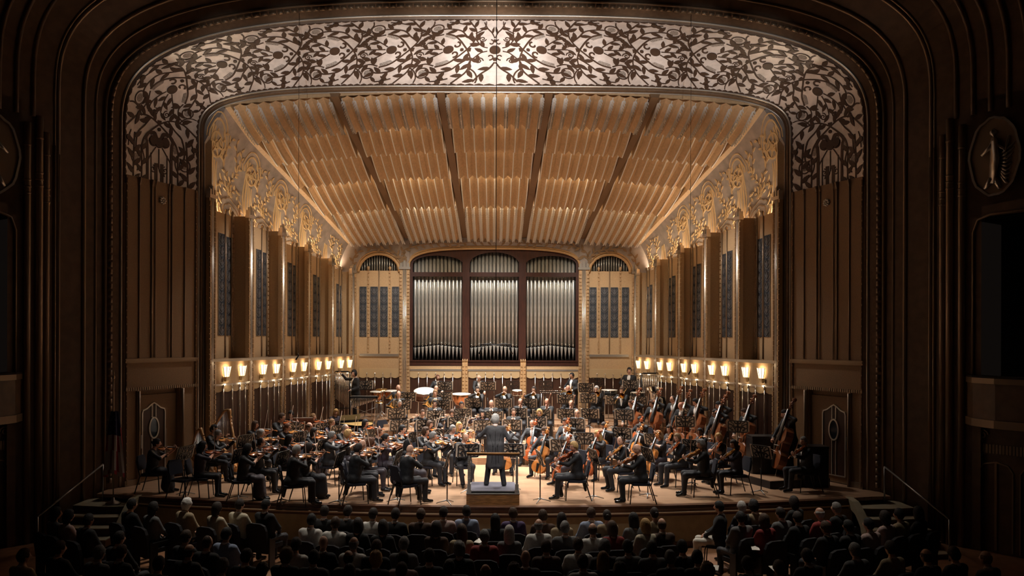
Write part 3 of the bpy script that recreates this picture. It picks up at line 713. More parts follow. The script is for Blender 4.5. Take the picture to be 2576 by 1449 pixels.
for r in range(5):
    for c in range(5):
        g = .17/cw((ROWY[r]+ROWY[r+1])/2); f0, f1 = COLS[c]+(g if c else .01), COLS[c+1]-(g if c < 4 else .01)
        q = MB(); nu = NF*6; nv = 7; vs = []
        for j in range(nv+1):
            for i in range(nu+1):
                vs.append(row_pt(r, f0+(f1-f0)*i/nu, j/nv, bulge(i/6, j/nv)))
        k = nu+1; q.add(vs, [(j*k+i, j*k+i+1, (j+1)*k+i+1, (j+1)*k+i) for j in range(nv) for i in range(nu)], 0, False)
        # turned-up back of the lip, so the edge has thickness
        vs = [row_pt(r, f0+(f1-f0)*i/nu, 1, bulge(i/6, 1)) for i in range(nu+1)]
        q.add(vs+[v+Vector((0, .02, .22)) for v in vs], [(i, i+1, k+i+1, k+i) for i in range(nu)], 0)
        for f in (f0, f1):    # sides
            e = [row_pt(r, f, j/nv, bulge(0, j/nv)) for j in range(nv+1)]; q.add(e+[p+Vector((0, 0, .3)) for p in e], [(j, j+1, nv+2+j, nv+1+j) for j in range(nv)], 0)
        pan = q.build('fluted_panel', M_CEIL, ceil)
        for i in range(NF+1):
            fx = f0+(f1-f0)*i/NF
            if r in (0, 4):
                q = MB(); ng = 15 if r == 0 else 19
                for j in range(ng):
                    v = .05+.93*j/ng if r == 0 else .27+.72*j/ng
                    a = row_pt(r, fx, v, bulge(0, v)); b = row_pt(r, fx, v+.055, bulge(0, v))
                    for sg in (-1, 1):
                        tip = b+Vector((sg*.068, 0, -.045)); m1 = a.lerp(b, .5)
                        q.add([a+Vector((0, 0, -.01)), m1+Vector((sg*.052, 0, .0)), tip, m1+Vector((sg*.012, 0, -.05)), m1+Vector((sg*.036, 0, -.075))], [(0, 1, 4), (1, 2, 4), (2, 3, 4), (3, 0, 4)], 0)
                q.tube([row_pt(r, fx, t/8, bulge(0, t/8))-Vector((0, 0, .012)) for t in range(9)], .012, 4); q.build('wheat_string', M_WHEAT, pan)
            else:
                q = MB(); q.tube([row_pt(r, fx, .02+.96*t/8, bulge(0, .02+.96*t/8))-Vector((0, 0, .012)) for t in range(9)], .022, 5)
                if r == 2:
                    p = row_pt(r, fx, .34, bulge(0, .34))-Vector((0, 0, .05)); q.tube([p+Vector((0, -.07, .04)), p, p+Vector((0, .10, -.05)), p+Vector((0, .2, -.09))], [.012, .055, .028, .012], 6)
                q.build('silver_rod', M_WHEAT, pan)
# ribs between the columns
for c in (1, 2, 3, 4):
    q = MB(); n = 26
    L = []
    for j in range(n+1):
        Y = CE0+(CE1-CE0)*j/n; X = COLS[c]*cw(Y); L.append((X, Y, cz(Y, X)+.06))
    for (a, b) in zip(L, L[1:]):
        q.hexa([(a[0]-.20, a[1], a[2]+.3), (a[0]+.20, a[1], a[2]+.3), (b[0]+.20, b[1], b[2]+.3), (b[0]-.20, b[1], b[2]+.3), (a[0]-.11, a[1], a[2]), (a[0]+.11, a[1], a[2]), (b[0]+.11, b[1], b[2]), (b[0]-.11, b[1], b[2])])
    q.build('rib', M_RIB, ceil)
q = MB(); n = 20            # plaster backing above the panels
for i in range(16):
    for j in range(n):
        def pt(i, j): Y = CE0+(CE1+.3-CE0)*j/n; X = (-1+2*i/16)*cw(Y)*1.03; return (X, Y, cz(Y, X)+.62)
        q.quad(pt(i, j), pt(i, j+1), pt(i+1, j+1), pt(i+1, j))
fl = [row_pt(0, -1+2*i/24, 0) for i in range(25)]; q.add(fl+[p_+Vector((p_.x*.2, .0, 1.2)) for p_ in fl], [(i, i+1, 26+i, 25+i) for i in range(24)], 0)
q.build('backing', M_CEIL, ceil)
for sd in (-1, 1):           # edge strip along the cove
    q = MB(); n = 20
    for j in range(n):
        def e(j, o, dz): Y = CE0+(CE1-CE0)*j/n; X = sd*(cw(Y)+o); return Vector((X, Y, cz(Y, X)+dz))
        q.hexa([e(j, -.02, .0), e(j+1, -.02, .0), e(j+1, .16, -.03), e(j, .16, -.03), e(j, -.02, .5), e(j+1, -.02, .5), e(j+1, .16, .5), e(j, .16, .5)])
    q.build('edge_strip', M_CEIL, ceil)
# lamps in the slots above the lips wash the next row
for r in range(1, 5):
    Y = ROWY[r]
    for c in range(5):
        X = (COLS[c]+COLS[c+1])/2*cw(Y); wd = (COLS[c+1]-COLS[c])*cw(Y)*.62
        area('slot_light', (X, Y+.02, cz(Y, X)+.27), (X*.97, Y+.55, cz(Y+.5, X)+.12), (7, 5, 20, 15)[r-1]*(.75 if c in (0, 4) else 1), wd, .06, (1, .80, .52))

# ------------------------------------------------------------------ side coves with gilded relief
def wall_top(Y): return float(np.interp(Y, [22.9]+[(a+b)/2 for a, b in zip(PY, PY[1:])]+[32.3], [7.6]+BAYTOP+[6.4]))
def cove_P(sd):
    def P(a, b, d=0.):
        """a metres of depth from CE0, b 0..3 from the wall head to the ceiling edge"""
        Y = CE0+a; f = min(max(b/3, 0), 1)
        x0 = float(np.interp(Y, PY, PX))+.62; z0 = wall_top(Y)-.5
        x1 = cw(Y)+.12; z1 = cz(Y, x1)-.02
        bulge = .42*(1-.55*(Y-CE0)/9.4)
        X = x0+(x1-x0)*f+bulge*math.sin(math.pi*f)*.6; Z = z0+(z1-z0)*f+bulge*math.sin(math.pi*f)*.35
        return Vector((sd*(X-d*.9), Y-d*.25, Z-d*.2))
    return P
for sd, side in ((-1, 'left'), (1, 'right')):
    P = cove_P(sd); q = MB(); na, nb = 40, 14
    vs = [P(9.5*i/na, 3*j/nb) for j in range(nb+1) for i in range(na+1)]; k = na+1
    q.add(vs, [(j*k+i, j*k+i+1, (j+1)*k+i+1, (j+1)*k+i) for j in range(nb) for i in range(na)], 0, True)
    fl = [P(0, 3*j/nb) for j in range(nb+1)]; q.add(fl+[p_+Vector((sd*1.2, 0, .9)) for p_ in fl], [(j, j+1, nb+2+j, nb+1+j) for j in range(nb)], 0)
    cove = struct(q.build('wall_cove_'+side, M_COVE), 'silver gilt cove with gold rosettes and vines, '+side)
    gold = MB(); brn = MB(); lv = []; P0 = P; P = lambda a, b, d=0.: P0(min(a+1.25*(1-b/2.4), 9.45), b, d)
    for i in range(5):
        y0 = PY[i]-CE0; ym = y0+.93
        if i < 4 or True:
            hb = 2.15 if i < 4 else 1.6
            ro = .27
            if i < 4:
                rs = MB()
                rs.ribbon(circle(y0+.18, hb, ro, 20)+[circle(y0+.18, hb, ro, 20)[0]], .045, P, .025); rs.ribbon(circle(y0+.18, hb, .10, 12)+[circle(y0+.18, hb, .1, 12)[0]], .035, P, .03)
                for s6 in range(6): an = s6*math.pi/3; rs.ribbon([(y0+.18, hb), (y0+.18+.24*math.cos(an), hb+.24*math.sin(an))], .035, P, .03)
                rs.prism(circle(y0+.18, hb, .06, 10), P, 0, .045); rs.build('rosette', M_GOLD, cove)
                for rr2, ww in ((.38, .05), (.50, .03)):
                    gold.ribbon([(y0+.18+rr2*math.cos(a*.3)*(1+.05*math.sin(a*2)), hb+.08+rr2*1.25*math.sin(a*.3)) for a in range(-2, 12)], ww, P, .016)
            # wavy trunk bands
            for o, ww in ((-.20, .05), (-.10, .075), (.02, .06), (.14, .05), (.26, .035)):
                top = hb+.35 if o < .05 else hb-.35
                gold.ribbon([(y0+o+.03*math.sin(b*5+o*9)+(.10*(b/hb)**2), b) for b in [top*k/18 for k in range(19)]], ww, P, .014)
        # fan of scallops over the bay
        for rr2 in (.26, .38, .50, .62):
            brn.ribbon([(ym+rr2*1.05*math.cos(a)*(1+.06*abs(math.sin(a*5))), .30+rr2*1.25*math.sin(a)*(1+.06*abs(math.sin(a*5)))) for a in [math.pi*k/20 for k in range(21)]], .028, P, .014)
        lv.append(leaf_poly(ym, .5, math.pi/2, .36, .18))
        for sg in (1, -1):
            for pts in ([(ym, 1.12), (ym+sg*.18, 1.35), (ym+sg*.42, 1.45), (ym+sg*.5, 1.2), (ym+sg*.55, .9)], [(ym, 1.12), (ym+sg*.1, 1.6), (ym+sg*.34, 1.9), (ym+sg*.28, 2.25), (ym+sg*.12, 2.6)], [(ym+sg*.3, 1.85), (ym+sg*.5, 2.2), (ym+sg*.42, 2.6)], [(ym+sg*.52, .9), (ym+sg*.60, .6), (ym+sg*.5, .3)]):
                o = dict(lines=[], leaves=[]); vine(o, pts, .022, True, .15, .2)
                for c_, w_ in o['lines']: (gold if pts[0][1] > 1.5 else brn).ribbon(c_, w_, P, .014)
                lv += [leaf_poly(*l) for l in o['leaves']]
    gold.build('gold_trunk_bands', M_GOLD, cove); brn.build('vine_stems', M_GOLDD, cove)
    lv = [p for p in lv if all(0 < b < 2.95 and 0 <= a <= 9.4 for a, b in p)]
    lv.sort(key=lambda p: p[0][0]); rest = MB()
    for i, p in enumerate(lv):
        if i < 150: o = MB(); o.prism(p, P, -.002, .02); o.build('leaf', M_GOLD, cove)
        else: rest.prism(p, P, -.002, .02)
    if rest.f: struct(rest.build('leaves', M_GOLD, cove), kind='stuff')

# ------------------------------------------------------------------ back wall and organ
YB = 32.3
bw = Wall((-5.72, YB), (5.72, YB), (0, 20)); TX = lambda X: X+5.72
X_at = lambda x: (x-CX)/63.0
R_ORG = (3.40, YB, 6.55, 7.38, 3.2, 2.7)
bk = MB()
bw.box(bk, 0, TX(-3.40), 0, 6.5, -.15, 0); bw.box(bk, TX(3.40), 11.44, 0, 6.5, -.15, 0); bw.box(bk, TX(-3.4), TX(3.4), 0, 2.72, -.15, 0)
wb = struct(bk.build('wall_back', M_TAN), 'tan back wall of the stage around the organ')
# silver gilt field above, cut by the three arches
R_SIDE = lambda sd: (.80, 6.50, 7.12)          # half width, spring, top
def arch_z(x):
    z = 6.45
    if abs(x) < 3.4: z = max(z, 6.55+.83*(1-(abs(x)/3.4)**3.2)**(1/3.2))
    xs = abs(abs(x)-4.60)
    if xs < .80: z = max(z, 6.45+.70*math.sqrt(1-(xs/.80)**2))
    return z
q = MB(); n = 260; xs = [-6.6+13.2*i/n for i in range(n+1)]
for a, b in zip(xs, xs[1:]):
    q.hexa([(a, YB, arch_z(a)), (b, YB, arch_z(b)), (b, YB+.2, arch_z(b)), (a, YB+.2, arch_z(a)), (a, YB-.30, 8.45), (b, YB-.30, 8.45), (b, YB+.1, 8.45), (a, YB+.1, 8.45)])
cb = struct(q.build('wall_back_upper', M_COVE))
PB = lambda a, b, d: Vector((a, YB-.30*max(0, (b-6.6)/1.85)-.02-d, b))
brn = MB(); lvs = []
for sg in (1, -1):
    for pts in ([(sg*3.75, 6.75), (sg*3.72, 7.05), (sg*3.6, 7.3), (sg*3.2, 7.45), (sg*2.6, 7.55), (sg*2.0, 7.6)], [(sg*3.75, 6.75), (sg*3.85, 7.1), (sg*4.1, 7.3), (sg*4.6, 7.35), (sg*5.1, 7.4)], [(sg*1.9, 7.55), (sg*1.3, 7.58), (sg*.8, 7.64), (sg*.2, 7.66)],
                [(sg*5.65, 6.6), (sg*5.6, 7.0), (sg*5.4, 7.25)], [(sg*3.75, 6.9), (sg*3.6, 7.1), (sg*3.5, 7.0)]):
        o = dict(lines=[], leaves=[]); vine(o, pts, .035, True, .2, .26)
        for c_, w_ in o['lines']: brn.ribbon(c_, w_, PB, .02)
        lvs += [leaf_poly(*l) for l in o['leaves']]
brn.build('vine_stems', M_GOLDD, cb)
for p in lvs: o = MB(); o.prism(p, PB, -.002, .025); o.build('leaf', M_GOLDD, cb)
# arch mouldings
q = MB()
for r_, d_ in ((.05, .02), (.03, .10)):
    q.tube([(x, YB-.03, z+d_) for x, z in [(3.42*s_*math.sin(ph)**(2/3.2), 6.55+.83*max(0, math.cos(ph))**(2/3.2)) for s_, ph in [(-1, math.pi/2*(1-i/24)) for i in range(25)]+[(1, math.pi/2*i/24) for i in range(1, 25)]]], r_, 8)
q.build('organ_arch_moulding', M_TAN2, wb)
for sd in (-1, 1):
    q = MB()
    for r_, e_ in ((.06, .02), (.035, .12)):
        q.tube([(sd*4.6+(.80+e_)*math.cos(math.pi*i/20), YB-.03, 6.45+(.70+e_)*math.sin(math.pi*i/20)) for i in range(21)], r_, 8)
    q.build('side_arch_moulding', M_TAN2, wb)
    # side niche
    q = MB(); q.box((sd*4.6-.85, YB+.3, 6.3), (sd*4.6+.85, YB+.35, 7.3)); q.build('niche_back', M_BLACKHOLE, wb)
    for k in range(15):
        x = sd*4.6-.70+1.4*k/14; q = MB(); q.tube([(x, YB+.16, 6.4), (x, YB+.16, 6.45+.66*math.sqrt(max(0, 1-((x-sd*4.6)/.80)**2)))], .036, 8); q.build('niche_pipe', M_PIPE2, wb)
    # side panel fittings
    side = -1 if sd < 0 else 1
    for k, (xa, xb) in enumerate(((905, 921.5), (932, 950), (956.5, 975), (986.5, 1003))):
        X0, X1 = X_at(xa), X_at(xb)
        if sd > 0: X0, X1 = -X1, -X0
        grille(bw, TX(X0), TX(X1), 3.86, 5.86, wb)
    for x, mm in ((926.5, 'b'), (953.2, 'r'), (980.5, 'b')):
        X = -sd*X_at(x); t = TX(X); q = MB()
        if mm == 'r': q.tube([bw.P(t, 3.2, .02), bw.P(t, 6.52, .02)], .02, 6); q.build('reed', M_HTRIM, wb)
        else:
            for i in range(22): bw.box(q, t-.028, t+.028, 3.25+i*.15, 3.25+i*.15+.115, 0, .035)
            q.tube([bw.P(t, 6.5, .03), bw.P(t, 6.62, .03), bw.P(t, 6.68, .03)], [.03, .06, .02], 6); q.build('bead_blocks', M_BEAD, wb)
    for x, w_ in ((1018, .40), (889, .26)):
        pilaster('pilaster', bw, TX(-sd*X_at(x)), w_, .7, 6.95 if w_ > .3 else 6.8, wb, .14)
    q = MB(); X0, X1 = sorted((-sd*X_at(905), -sd*X_at(1003))); bw.box(q, TX(X0), TX(X1), 3.08, 3.18, 0, .06); q.build('belt_moulding', M_SILVERTRIM, wb)
    valance(bw, TX(X0)-.02, TX(X1)+.02, wb, 0, 2.60, 2.27, 4, .75)
q = MB(); bw.box(q, TX(-3.35), TX(3.35), 2.50, 2.58, 0, .05); q.build('belt_moulding', M_SILVERTRIM, wb)
for a, b in ((-3.35, -1.30), (-1.02, 1.02), (1.30, 3.35)): valance(bw, TX(a), TX(b), wb, 0, 2.50, 2.27, 5, .75)
for X in (-1.16, 1.16):
    q = MB(); bw.box(q, TX(X)-.11, TX(X)+.11, .75, 2.85, 0, .10, 0)
    for i in range(14): bw.box(q, TX(X)-.10, TX(X)-.03, .8+i*.145, .8+i*.145+.115, .1, .13); bw.box(q, TX(X)+.03, TX(X)+.10, .8+i*.145, .8+i*.145+.115, .1, .13)
    for k in (-1, 0, 1): q.tube([bw.P(TX(X)+k*.08, 2.85, .06), bw.P(TX(X)+k*.08, 2.93, .06), bw.P(TX(X)+k*.09, 2.99, .06)], [.035, .03, .008], 6)
    q.build('crowned_post', M_TAN2, wb)

org = tag(empty('pipe_organ', (0, YB+.25, 2.72)), 'pipe organ with silver pipes in a dark mahogany case of three bays', 'organ'); OI = Matrix.Translation((0, YB+.25, 2.72)).inverted()
def opart(q, name, m): o = q.build(name, m, org); o.matrix_parent_inverse = OI; return o
q = MB(); q.box((-3.5, YB+.85, 2.6), (3.5, YB+.9, 7.6)); opart(q, 'back_board', M_BLACKHOLE)
q = MB()
for a, b in ((-3.40, -3.26), (-1.27, -.98), (.98, 1.27), (3.26, 3.40)): q.box((a, YB+.02, 2.7), (b, YB+.16, 7.3))
opart(q, 'mullions', M_MAHOG)
q = MB(); q.box((-3.4, YB+.0, 2.70), (3.4, YB+.22, 2.90)); q.box((-3.4, YB-.03, 2.88), (3.4, YB+.22, 2.93)); opart(q, 'sill', M_MAHOG)
q = MB(); q.box((-3.4, YB+.03, 6.28), (3.4, YB+.14, 6.45)); opart(q, 'rail', M_MAHOG)
BAYS = ((-3.26, -1.27, 7.12), (-.98, .98, 7.26), (1.27, 3.26, 7.12))
def bay_arch(x, a, b, zt): c = (a+b)/2; h = (b-a)/2; return 6.78+(zt-6.78)*math.sqrt(max(0, 1-((x-c)/h)**2)*.98+.0) if a < x < b else 6.6
q = MB(); n = 160
for i in range(n):
    xa, xb = -3.4+6.8*i/n, -3.4+6.8*(i+1)/n; xm = (xa+xb)/2; z = 6.5
    for a, b, zt in BAYS:
        if a < xm < b: z = bay_arch(xm, a, b, zt)
    q.box((xa, YB+.04, z), (xb, YB+.13, 7.42))
opart(q, 'spandrel', M_MAHOG)
_pipe = {}
for bi, (a, b, zt) in enumerate(BAYS):
    n = 13
    for k in range(n):
        x = a+(b-a)*(k+.5)/n; r = (b-a)/n*.40; mid = 1-abs(k-(n-1)/2)/((n-1)/2); zm = 3.40+.10*mid
        q = MB(); q.lathe([(.016, 2.93), (r*.95, zm-.02), (r, zm), (r, zm+.03)], 10, 0); q.lathe([(r, zm+.10), (r, 7.3)], 10, 0)
        q.box((-r*.86, -.01, zm+.02), (r*.86, r*.8, zm+.11), 1); q.tube([(0, -r*.8, zm+.06), (0, -r*.92, zm+.14), (0, -r*.92, zm+.20)], [r*.85, r*.8, r*.05], 8, 2, flat=.5)
        o = q.build('organ_pipe', [M_PIPE, M_BLACK, M_CHROME]); o.parent = org; o.matrix_parent_inverse = OI; o.location = (x, YB+.30, 0)
        q = MB()
    for k in range(n-1):
        x = a+(b-a)*(k+1)/n; r = (b-a)/n*.34
        q = MB(); q.lathe([(r, 3.5), (r, 7.3)], 8, 0); o = q.build('organ_pipe', [M_PIPE2]); o.parent = org; o.matrix_parent_inverse = OI; o.location = (x, YB+.42, 0)
# ------------------------------------------------------------------ bodies: one continuous skin from blended limbs
M_SKIN = [mat('skin_fair', (.60, .34, .235), .5), mat('skin_tan', (.40, .20, .115), .5), mat('skin_dark', (.16, .075, .042), .45), mat('skin_rosy', (.60, .29, .20), .5)]
M_COAT = mat('black_wool', (.0075, .0075, .0095), .7, vary=.15, scale=14, bump=.45)
M_BLOUSE = mat('black_silk', (.009, .008, .010), .68, vary=.1, scale=14, bump=.45)
M_PLUM = mat('plum_knit', (.024, .014, .026), .7)
M_TROUS = mat('charcoal_trousers', (.014, .0135, .017), .75, vary=.1, scale=13, bump=.5)
M_SKIRT = mat('plum_skirt', (.034, .025, .033), .7, vary=.1, scale=9, bump=.8)
M_SHOE = mat('patent_shoe', (.008, .008, .009), .12)
M_SHIRT = mat('white_shirt', (.82, .80, .77), .7)
M_EYE = mat('dark_eye', (.02, .014, .012), .3)
M_LIP = mat('lips', (.42, .14, .12), .5)
HAIR = {k: mat('hair_'+k, c, .72, vary=.3, scale=60, bump=.5) for k, c in dict(black=(.008, .006, .006), dark=(.022, .012, .008), brown=(.06, .028, .013), auburn=(.11, .040, .016), sandy=(.22, .12, .05), blond=(.45, .27, .10), grey=(.20, .19, .18), silver=(.45, .43, .41), white=(.75, .72, .68)).items()}

EDG = [(0, 1), (2, 3), (4, 5), (6, 7), (0, 2), (1, 3), (4, 6), (5, 7), (0, 4), (1, 5), (2, 6), (3, 7)]
CRN = np.array([(i & 1, (i >> 1) & 1, (i >> 2) & 1) for i in range(8)], float)
def blend_skin(prims, h=.021, k=.042):
    A = np.array([p[0] for p in prims], float); B = np.array([p[1] for p in prims], float)
    ra = np.array([p[2] for p in prims]); rb = np.array([p[3] for p in prims]); rm = np.maximum(ra, rb)
    lo = np.minimum(A, B).min(0)-rm.max()-3*h; hi = np.maximum(A, B).max(0)+rm.max()+3*h
    N = np.ceil((hi-lo)/h).astype(int)+1; G = np.full(N, .5)
    for a, b, r0, r1 in zip(A, B, ra, rb):
        m = max(r0, r1)+k+2*h
        i0 = np.maximum(((np.minimum(a, b)-m-lo)/h).astype(int), 0); i1 = np.minimum(((np.maximum(a, b)+m-lo)/h).astype(int)+2, N)
        xs = [lo[q]+h*np.arange(i0[q], i1[q]) for q in range(3)]; ba = b-a; L2 = max(ba @ ba, 1e-9)
        dx = (xs[0]-a[0])[:, None, None]; dy = (xs[1]-a[1])[None, :, None]; dz = (xs[2]-a[2])[None, None, :]
        t = np.clip((dx*ba[0]+dy*ba[1]+dz*ba[2])/L2, 0, 1)
        d = np.sqrt((dx-t*ba[0])**2+(dy-t*ba[1])**2+(dz-t*ba[2])**2)-(r0+(r1-r0)*t)
        sl = tuple(slice(i0[q], i1[q]) for q in range(3)); g = G[sl]
        w_ = np.clip(.5+.5*(g-d)/k, 0, 1); G[sl] = g*(1-w_)+d*w_-k*w_*(1-w_)
    I = G < 0
    c = [I[i:N[0]-1+i, j:N[1]-1+j, l:N[2]-1+l] for l in (0, 1) for j in (0, 1) for i in (0, 1)]
    s = sum(q.astype(np.int8) for q in c); mk = (s > 0) & (s < 8); ix = np.argwhere(mk)
    v = np.stack([G[ix[:, 0]+int(o[0]), ix[:, 1]+int(o[1]), ix[:, 2]+int(o[2])] for o in CRN], 1)
    acc = np.zeros((len(ix), 3)); cnt = np.zeros(len(ix))
    for i, j in EDG:
        cr = (v[:, i] < 0) != (v[:, j] < 0); t = np.where(cr, v[:, i]/np.where(cr, v[:, i]-v[:, j], 1), 0)
        acc += np.where(cr[:, None], CRN[i]+t[:, None]*(CRN[j]-CRN[i]), 0); cnt += cr
    V = lo+h*(ix+acc/cnt[:, None]); mp = np.full(mk.shape, -1); mp[mk] = np.arange(len(ix)); fs = []
    for ax in range(3):
        o1, o2 = [(1, 2), (2, 0), (0, 1)][ax]
        sl0 = [slice(1, -1)]*3; sl1 = [slice(1, -1)]*3; sl0[ax] = slice(0, -1); sl1[ax] = slice(1, None)
        s0, s1 = I[tuple(sl0)], I[tuple(sl1)]; e = np.argwhere(s0 != s1); fl = s0[tuple(e.T)]
        base = e.copy(); base[:, o1] += 1; base[:, o2] += 1
        def cell(d1, d2): q = base.copy(); q[:, o1] += d1; q[:, o2] += d2; return mp[tuple(q.T)]
        f = np.stack([cell(-1, -1), cell(0, -1), cell(0, 0), cell(-1, 0)], 1); f[~fl] = f[~fl][:, ::-1]; fs.append(f)
    Fc = np.concatenate(fs); Fc = Fc[(Fc >= 0).all(1)]
    C = V[Fc].mean(1); best = np.full(len(C), 9.); mi = np.zeros(len(C), int)
    for q, (a, b, r0, r1) in enumerate(zip(A, B, ra, rb)):
        ba = b-a; t = np.clip(((C-a) @ ba)/max(ba @ ba, 1e-9), 0, 1); d = np.linalg.norm(C-a-t[:, None]*ba, axis=1)-(r0+(r1-r0)*t)-prims[q][5]
        u = d < best; best[u] = d[u]; mi[u] = prims[q][4]
    return V, Fc, mi

NLAT, NLON = 16, 26
def head_grid():
    P = []
    for i in range(NLAT+1):
        th = math.pi*i/NLAT
        for j in range(NLON):
            u = -1+2*j/NLON; ph = math.copysign(abs(u)**1.45, u)*math.pi
            P.append((math.sin(th)*math.sin(ph), -math.sin(th)*math.cos(ph), math.cos(th)))
    Fq = [(i*NLON+j, (i+1)*NLON+j, (i+1)*NLON+(j+1) % NLON, i*NLON+(j+1) % NLON) for i in range(NLAT) for j in range(NLON)]
    return np.array(P), Fq
HG, HF = head_grid()
def gs(d, s): return np.exp(-(d/s)**2)
def skull(f=False):
    x, y, z = HG[:, 0]*.074, HG[:, 1]*.094, HG[:, 2]*.118
    tp = np.where(HG[:, 2] > 0, (1-HG[:, 2]**2+.03)**-.09, 1.); x = x*tp; y = y*tp
    dn = np.clip(-HG[:, 2], 0, 1); x = x*(1-.34*dn**1.5); y = np.where(y > 0, y*(1-.30*dn**1.3), y*(1-.02*dn)); z = np.where(z < 0, z*1.04, z)
    fr = y < 0
    y = y-fr*(.026*gs(x, .010)*np.clip(gs(z+.020, .026), 0, 1)); y = y-fr*(.012*gs(x, .008)*gs(z, .03))      # nose
    for sg in (-1, 1): y = y+fr*.011*gs(x-sg*.031, .016)*gs(z-.012, .014)                                     # eye sockets
    y = y-fr*.005*gs(z-.036, .012)*gs(x, .05); y = y-fr*.007*gs(x, .022)*gs(z+.062, .010); y = y-fr*.008*gs(x, .02)*gs(z+.104, .016)
    return np.stack([x, y, z], 1)
SK = skull()
def head_parts():
    ce = SK[np.array(HF)].mean(1); m = np.zeros(len(HF), int)
    fr = ce[:, 1] < -.02
    for sg in (-1, 1): m[fr & (np.hypot((ce[:, 0]-sg*.031)/1.5, ce[:, 2]-.012) < .0066)] = 5
    m[fr & (np.abs(ce[:, 0]) < .024) & (np.abs(ce[:, 2]+.064) < .0085)] = 6
    V = SK.tolist(); Fq = list(HF); mm = m.tolist()
    for sg in (-1, 1):           # ears
        o = len(V)
        for i in range(5):
            th = math.pi*i/4
            for j in range(6): a = math.pi*2*j/6; V.append((sg*(.074+.010*math.sin(th)*math.cos(a)), .012+.016*math.sin(th)*math.sin(a), .0+.030*math.cos(th)))
        for i in range(4):
            for j in range(6): Fq.append((o+i*6+j, o+(i+1)*6+j, o+(i+1)*6+(j+1) % 6, o+i*6+(j+1) % 6)); mm.append(0)
    return np.array(V), Fq, mm
HEADV, HEADF, HEADM = head_parts()

def hair_mesh(style, seed=0):
    x, y, z = SK[:, 0], SK[:, 1], SK[:, 2]; sm = lambda a, b, v: np.clip((v-a)/(b-a), 0, 1)**2*(3-2*np.clip((v-a)/(b-a), 0, 1))
    back = sm(-.035, .02, y)
    line = .062*(1-back)+(-.075)*back                  # hairline height from brow to nape
    side = sm(.045, .07, np.abs(x))*(1-sm(.0, .03, y)); line = line*(1-side)+(-.015)*side
    t = {'short': .018, 'neat': .013, 'bob': .024, 'long': .022, 'bun': .013, 'curly': .030, 'fringe': .018, 'balding': .010, 'receding': .010, 'pony': .013, 'veil': .02}[style]
    if style in ('bob', 'long', 'curly', 'fringe', 'veil'): line = line-.06*back-.05*side
    if style in ('fringe',): line = line-.03*(1-back)
    w_ = sm(-.012, .014, z-line)
    if style == 'balding': w_ = w_*(1-sm(.045, .06, z))*np.clip(back+side, 0, 1)
    if style == 'receding': w_ = w_*np.clip(back+.0*side+sm(.0, .05, y+.03), 0, 1)
    r = np.random.RandomState(seed); n = r.rand(len(x))
    if style == 'curly': t = t*(.65+.7*n)
    if style == 'short': t = t*(.8+.4*n)
    nrm = SK/np.linalg.norm(SK, axis=1)[:, None]; off = -.008+(t+.008)*w_
    V = SK+nrm*off[:, None]
    if style in ('bob', 'long', 'veil'):
        dep = {'bob': .05, 'long': .19, 'veil': .2}[style]; lo = sm(.02, -.08, z)*np.clip(back+side*.8, 0, 1)
        V[:, 2] -= dep*lo; V[:, 0] *= 1+.22*lo; V[:, 1] = V[:, 1]+.018*lo
    mb = MB(); mb.add(V.tolist(), HF, 0, True)
    if style == 'bun': mb.lathe([(0, -.035), (.03, -.02), (.036, .005), (.025, .028), (0, .036)], 10, 0, (0, .105, .02))
    if style == 'pony': mb.tube([(0, .09, .03), (0, .125, -.02), (0, .12, -.12), (0, .10, -.2)], [.02, .03, .026, .006], 8)
    return mb
_hm = {}
def hair_of(style, color):
    k = (style, color)
    if k not in _hm: _hm[k] = hair_mesh(style, hash(style) % 7).mesh('hair', HAIR[color])
    return _hm[k]
def glasses_mesh():
    mb = MB()
    for sg in (-1, 1):
        c = [(sg*.032+.021*math.cos(a), -.098, .010+.016*math.sin(a)) for a in [2*math.pi*i/10 for i in range(11)]]; mb.tube(c, .0025, 4, cap=False)
        mb.tube([(sg*.053, -.096, .012), (sg*.078, .0, .012)], .0022, 4)
    mb.tube([(-.011, -.1, .014), (.011, -.1, .014)], .0025, 4); return mb.mesh('glasses', M_BLACK)
def beard_mesh(col):
    x, y, z = SK[:, 0], SK[:, 1], SK[:, 2]; sm = lambda a, b, v: np.clip((v-a)/(b-a), 0, 1)
    w_ = sm(-.035, -.055, z)*sm(.015, -.02, y); w_ = np.where((np.abs(x) < .02) & (np.abs(z+.064) < .01), .0, w_)
    V = SK+SK/np.linalg.norm(SK, axis=1)[:, None]*(-.006+.016*w_)[:, None]; mb = MB(); mb.add(V.tolist(), HF, 0, True); return mb.mesh('beard', HAIR[col])
GLASSES = glasses_mesh(); _bd = {}
def bow_mesh():
    mb = MB()
    for sg in (-1, 1): mb.tube([(0, 0, 0), (sg*.018, -.002, 0), (sg*.045, .004, 0)], [.008, .012, .019], 6, flat=.6)
    mb.tube([(-.008, -.006, 0), (.008, -.006, 0)], .011, 6); return mb.mesh('bow_tie', M_SHIRT)
BOWTIE = bow_mesh()

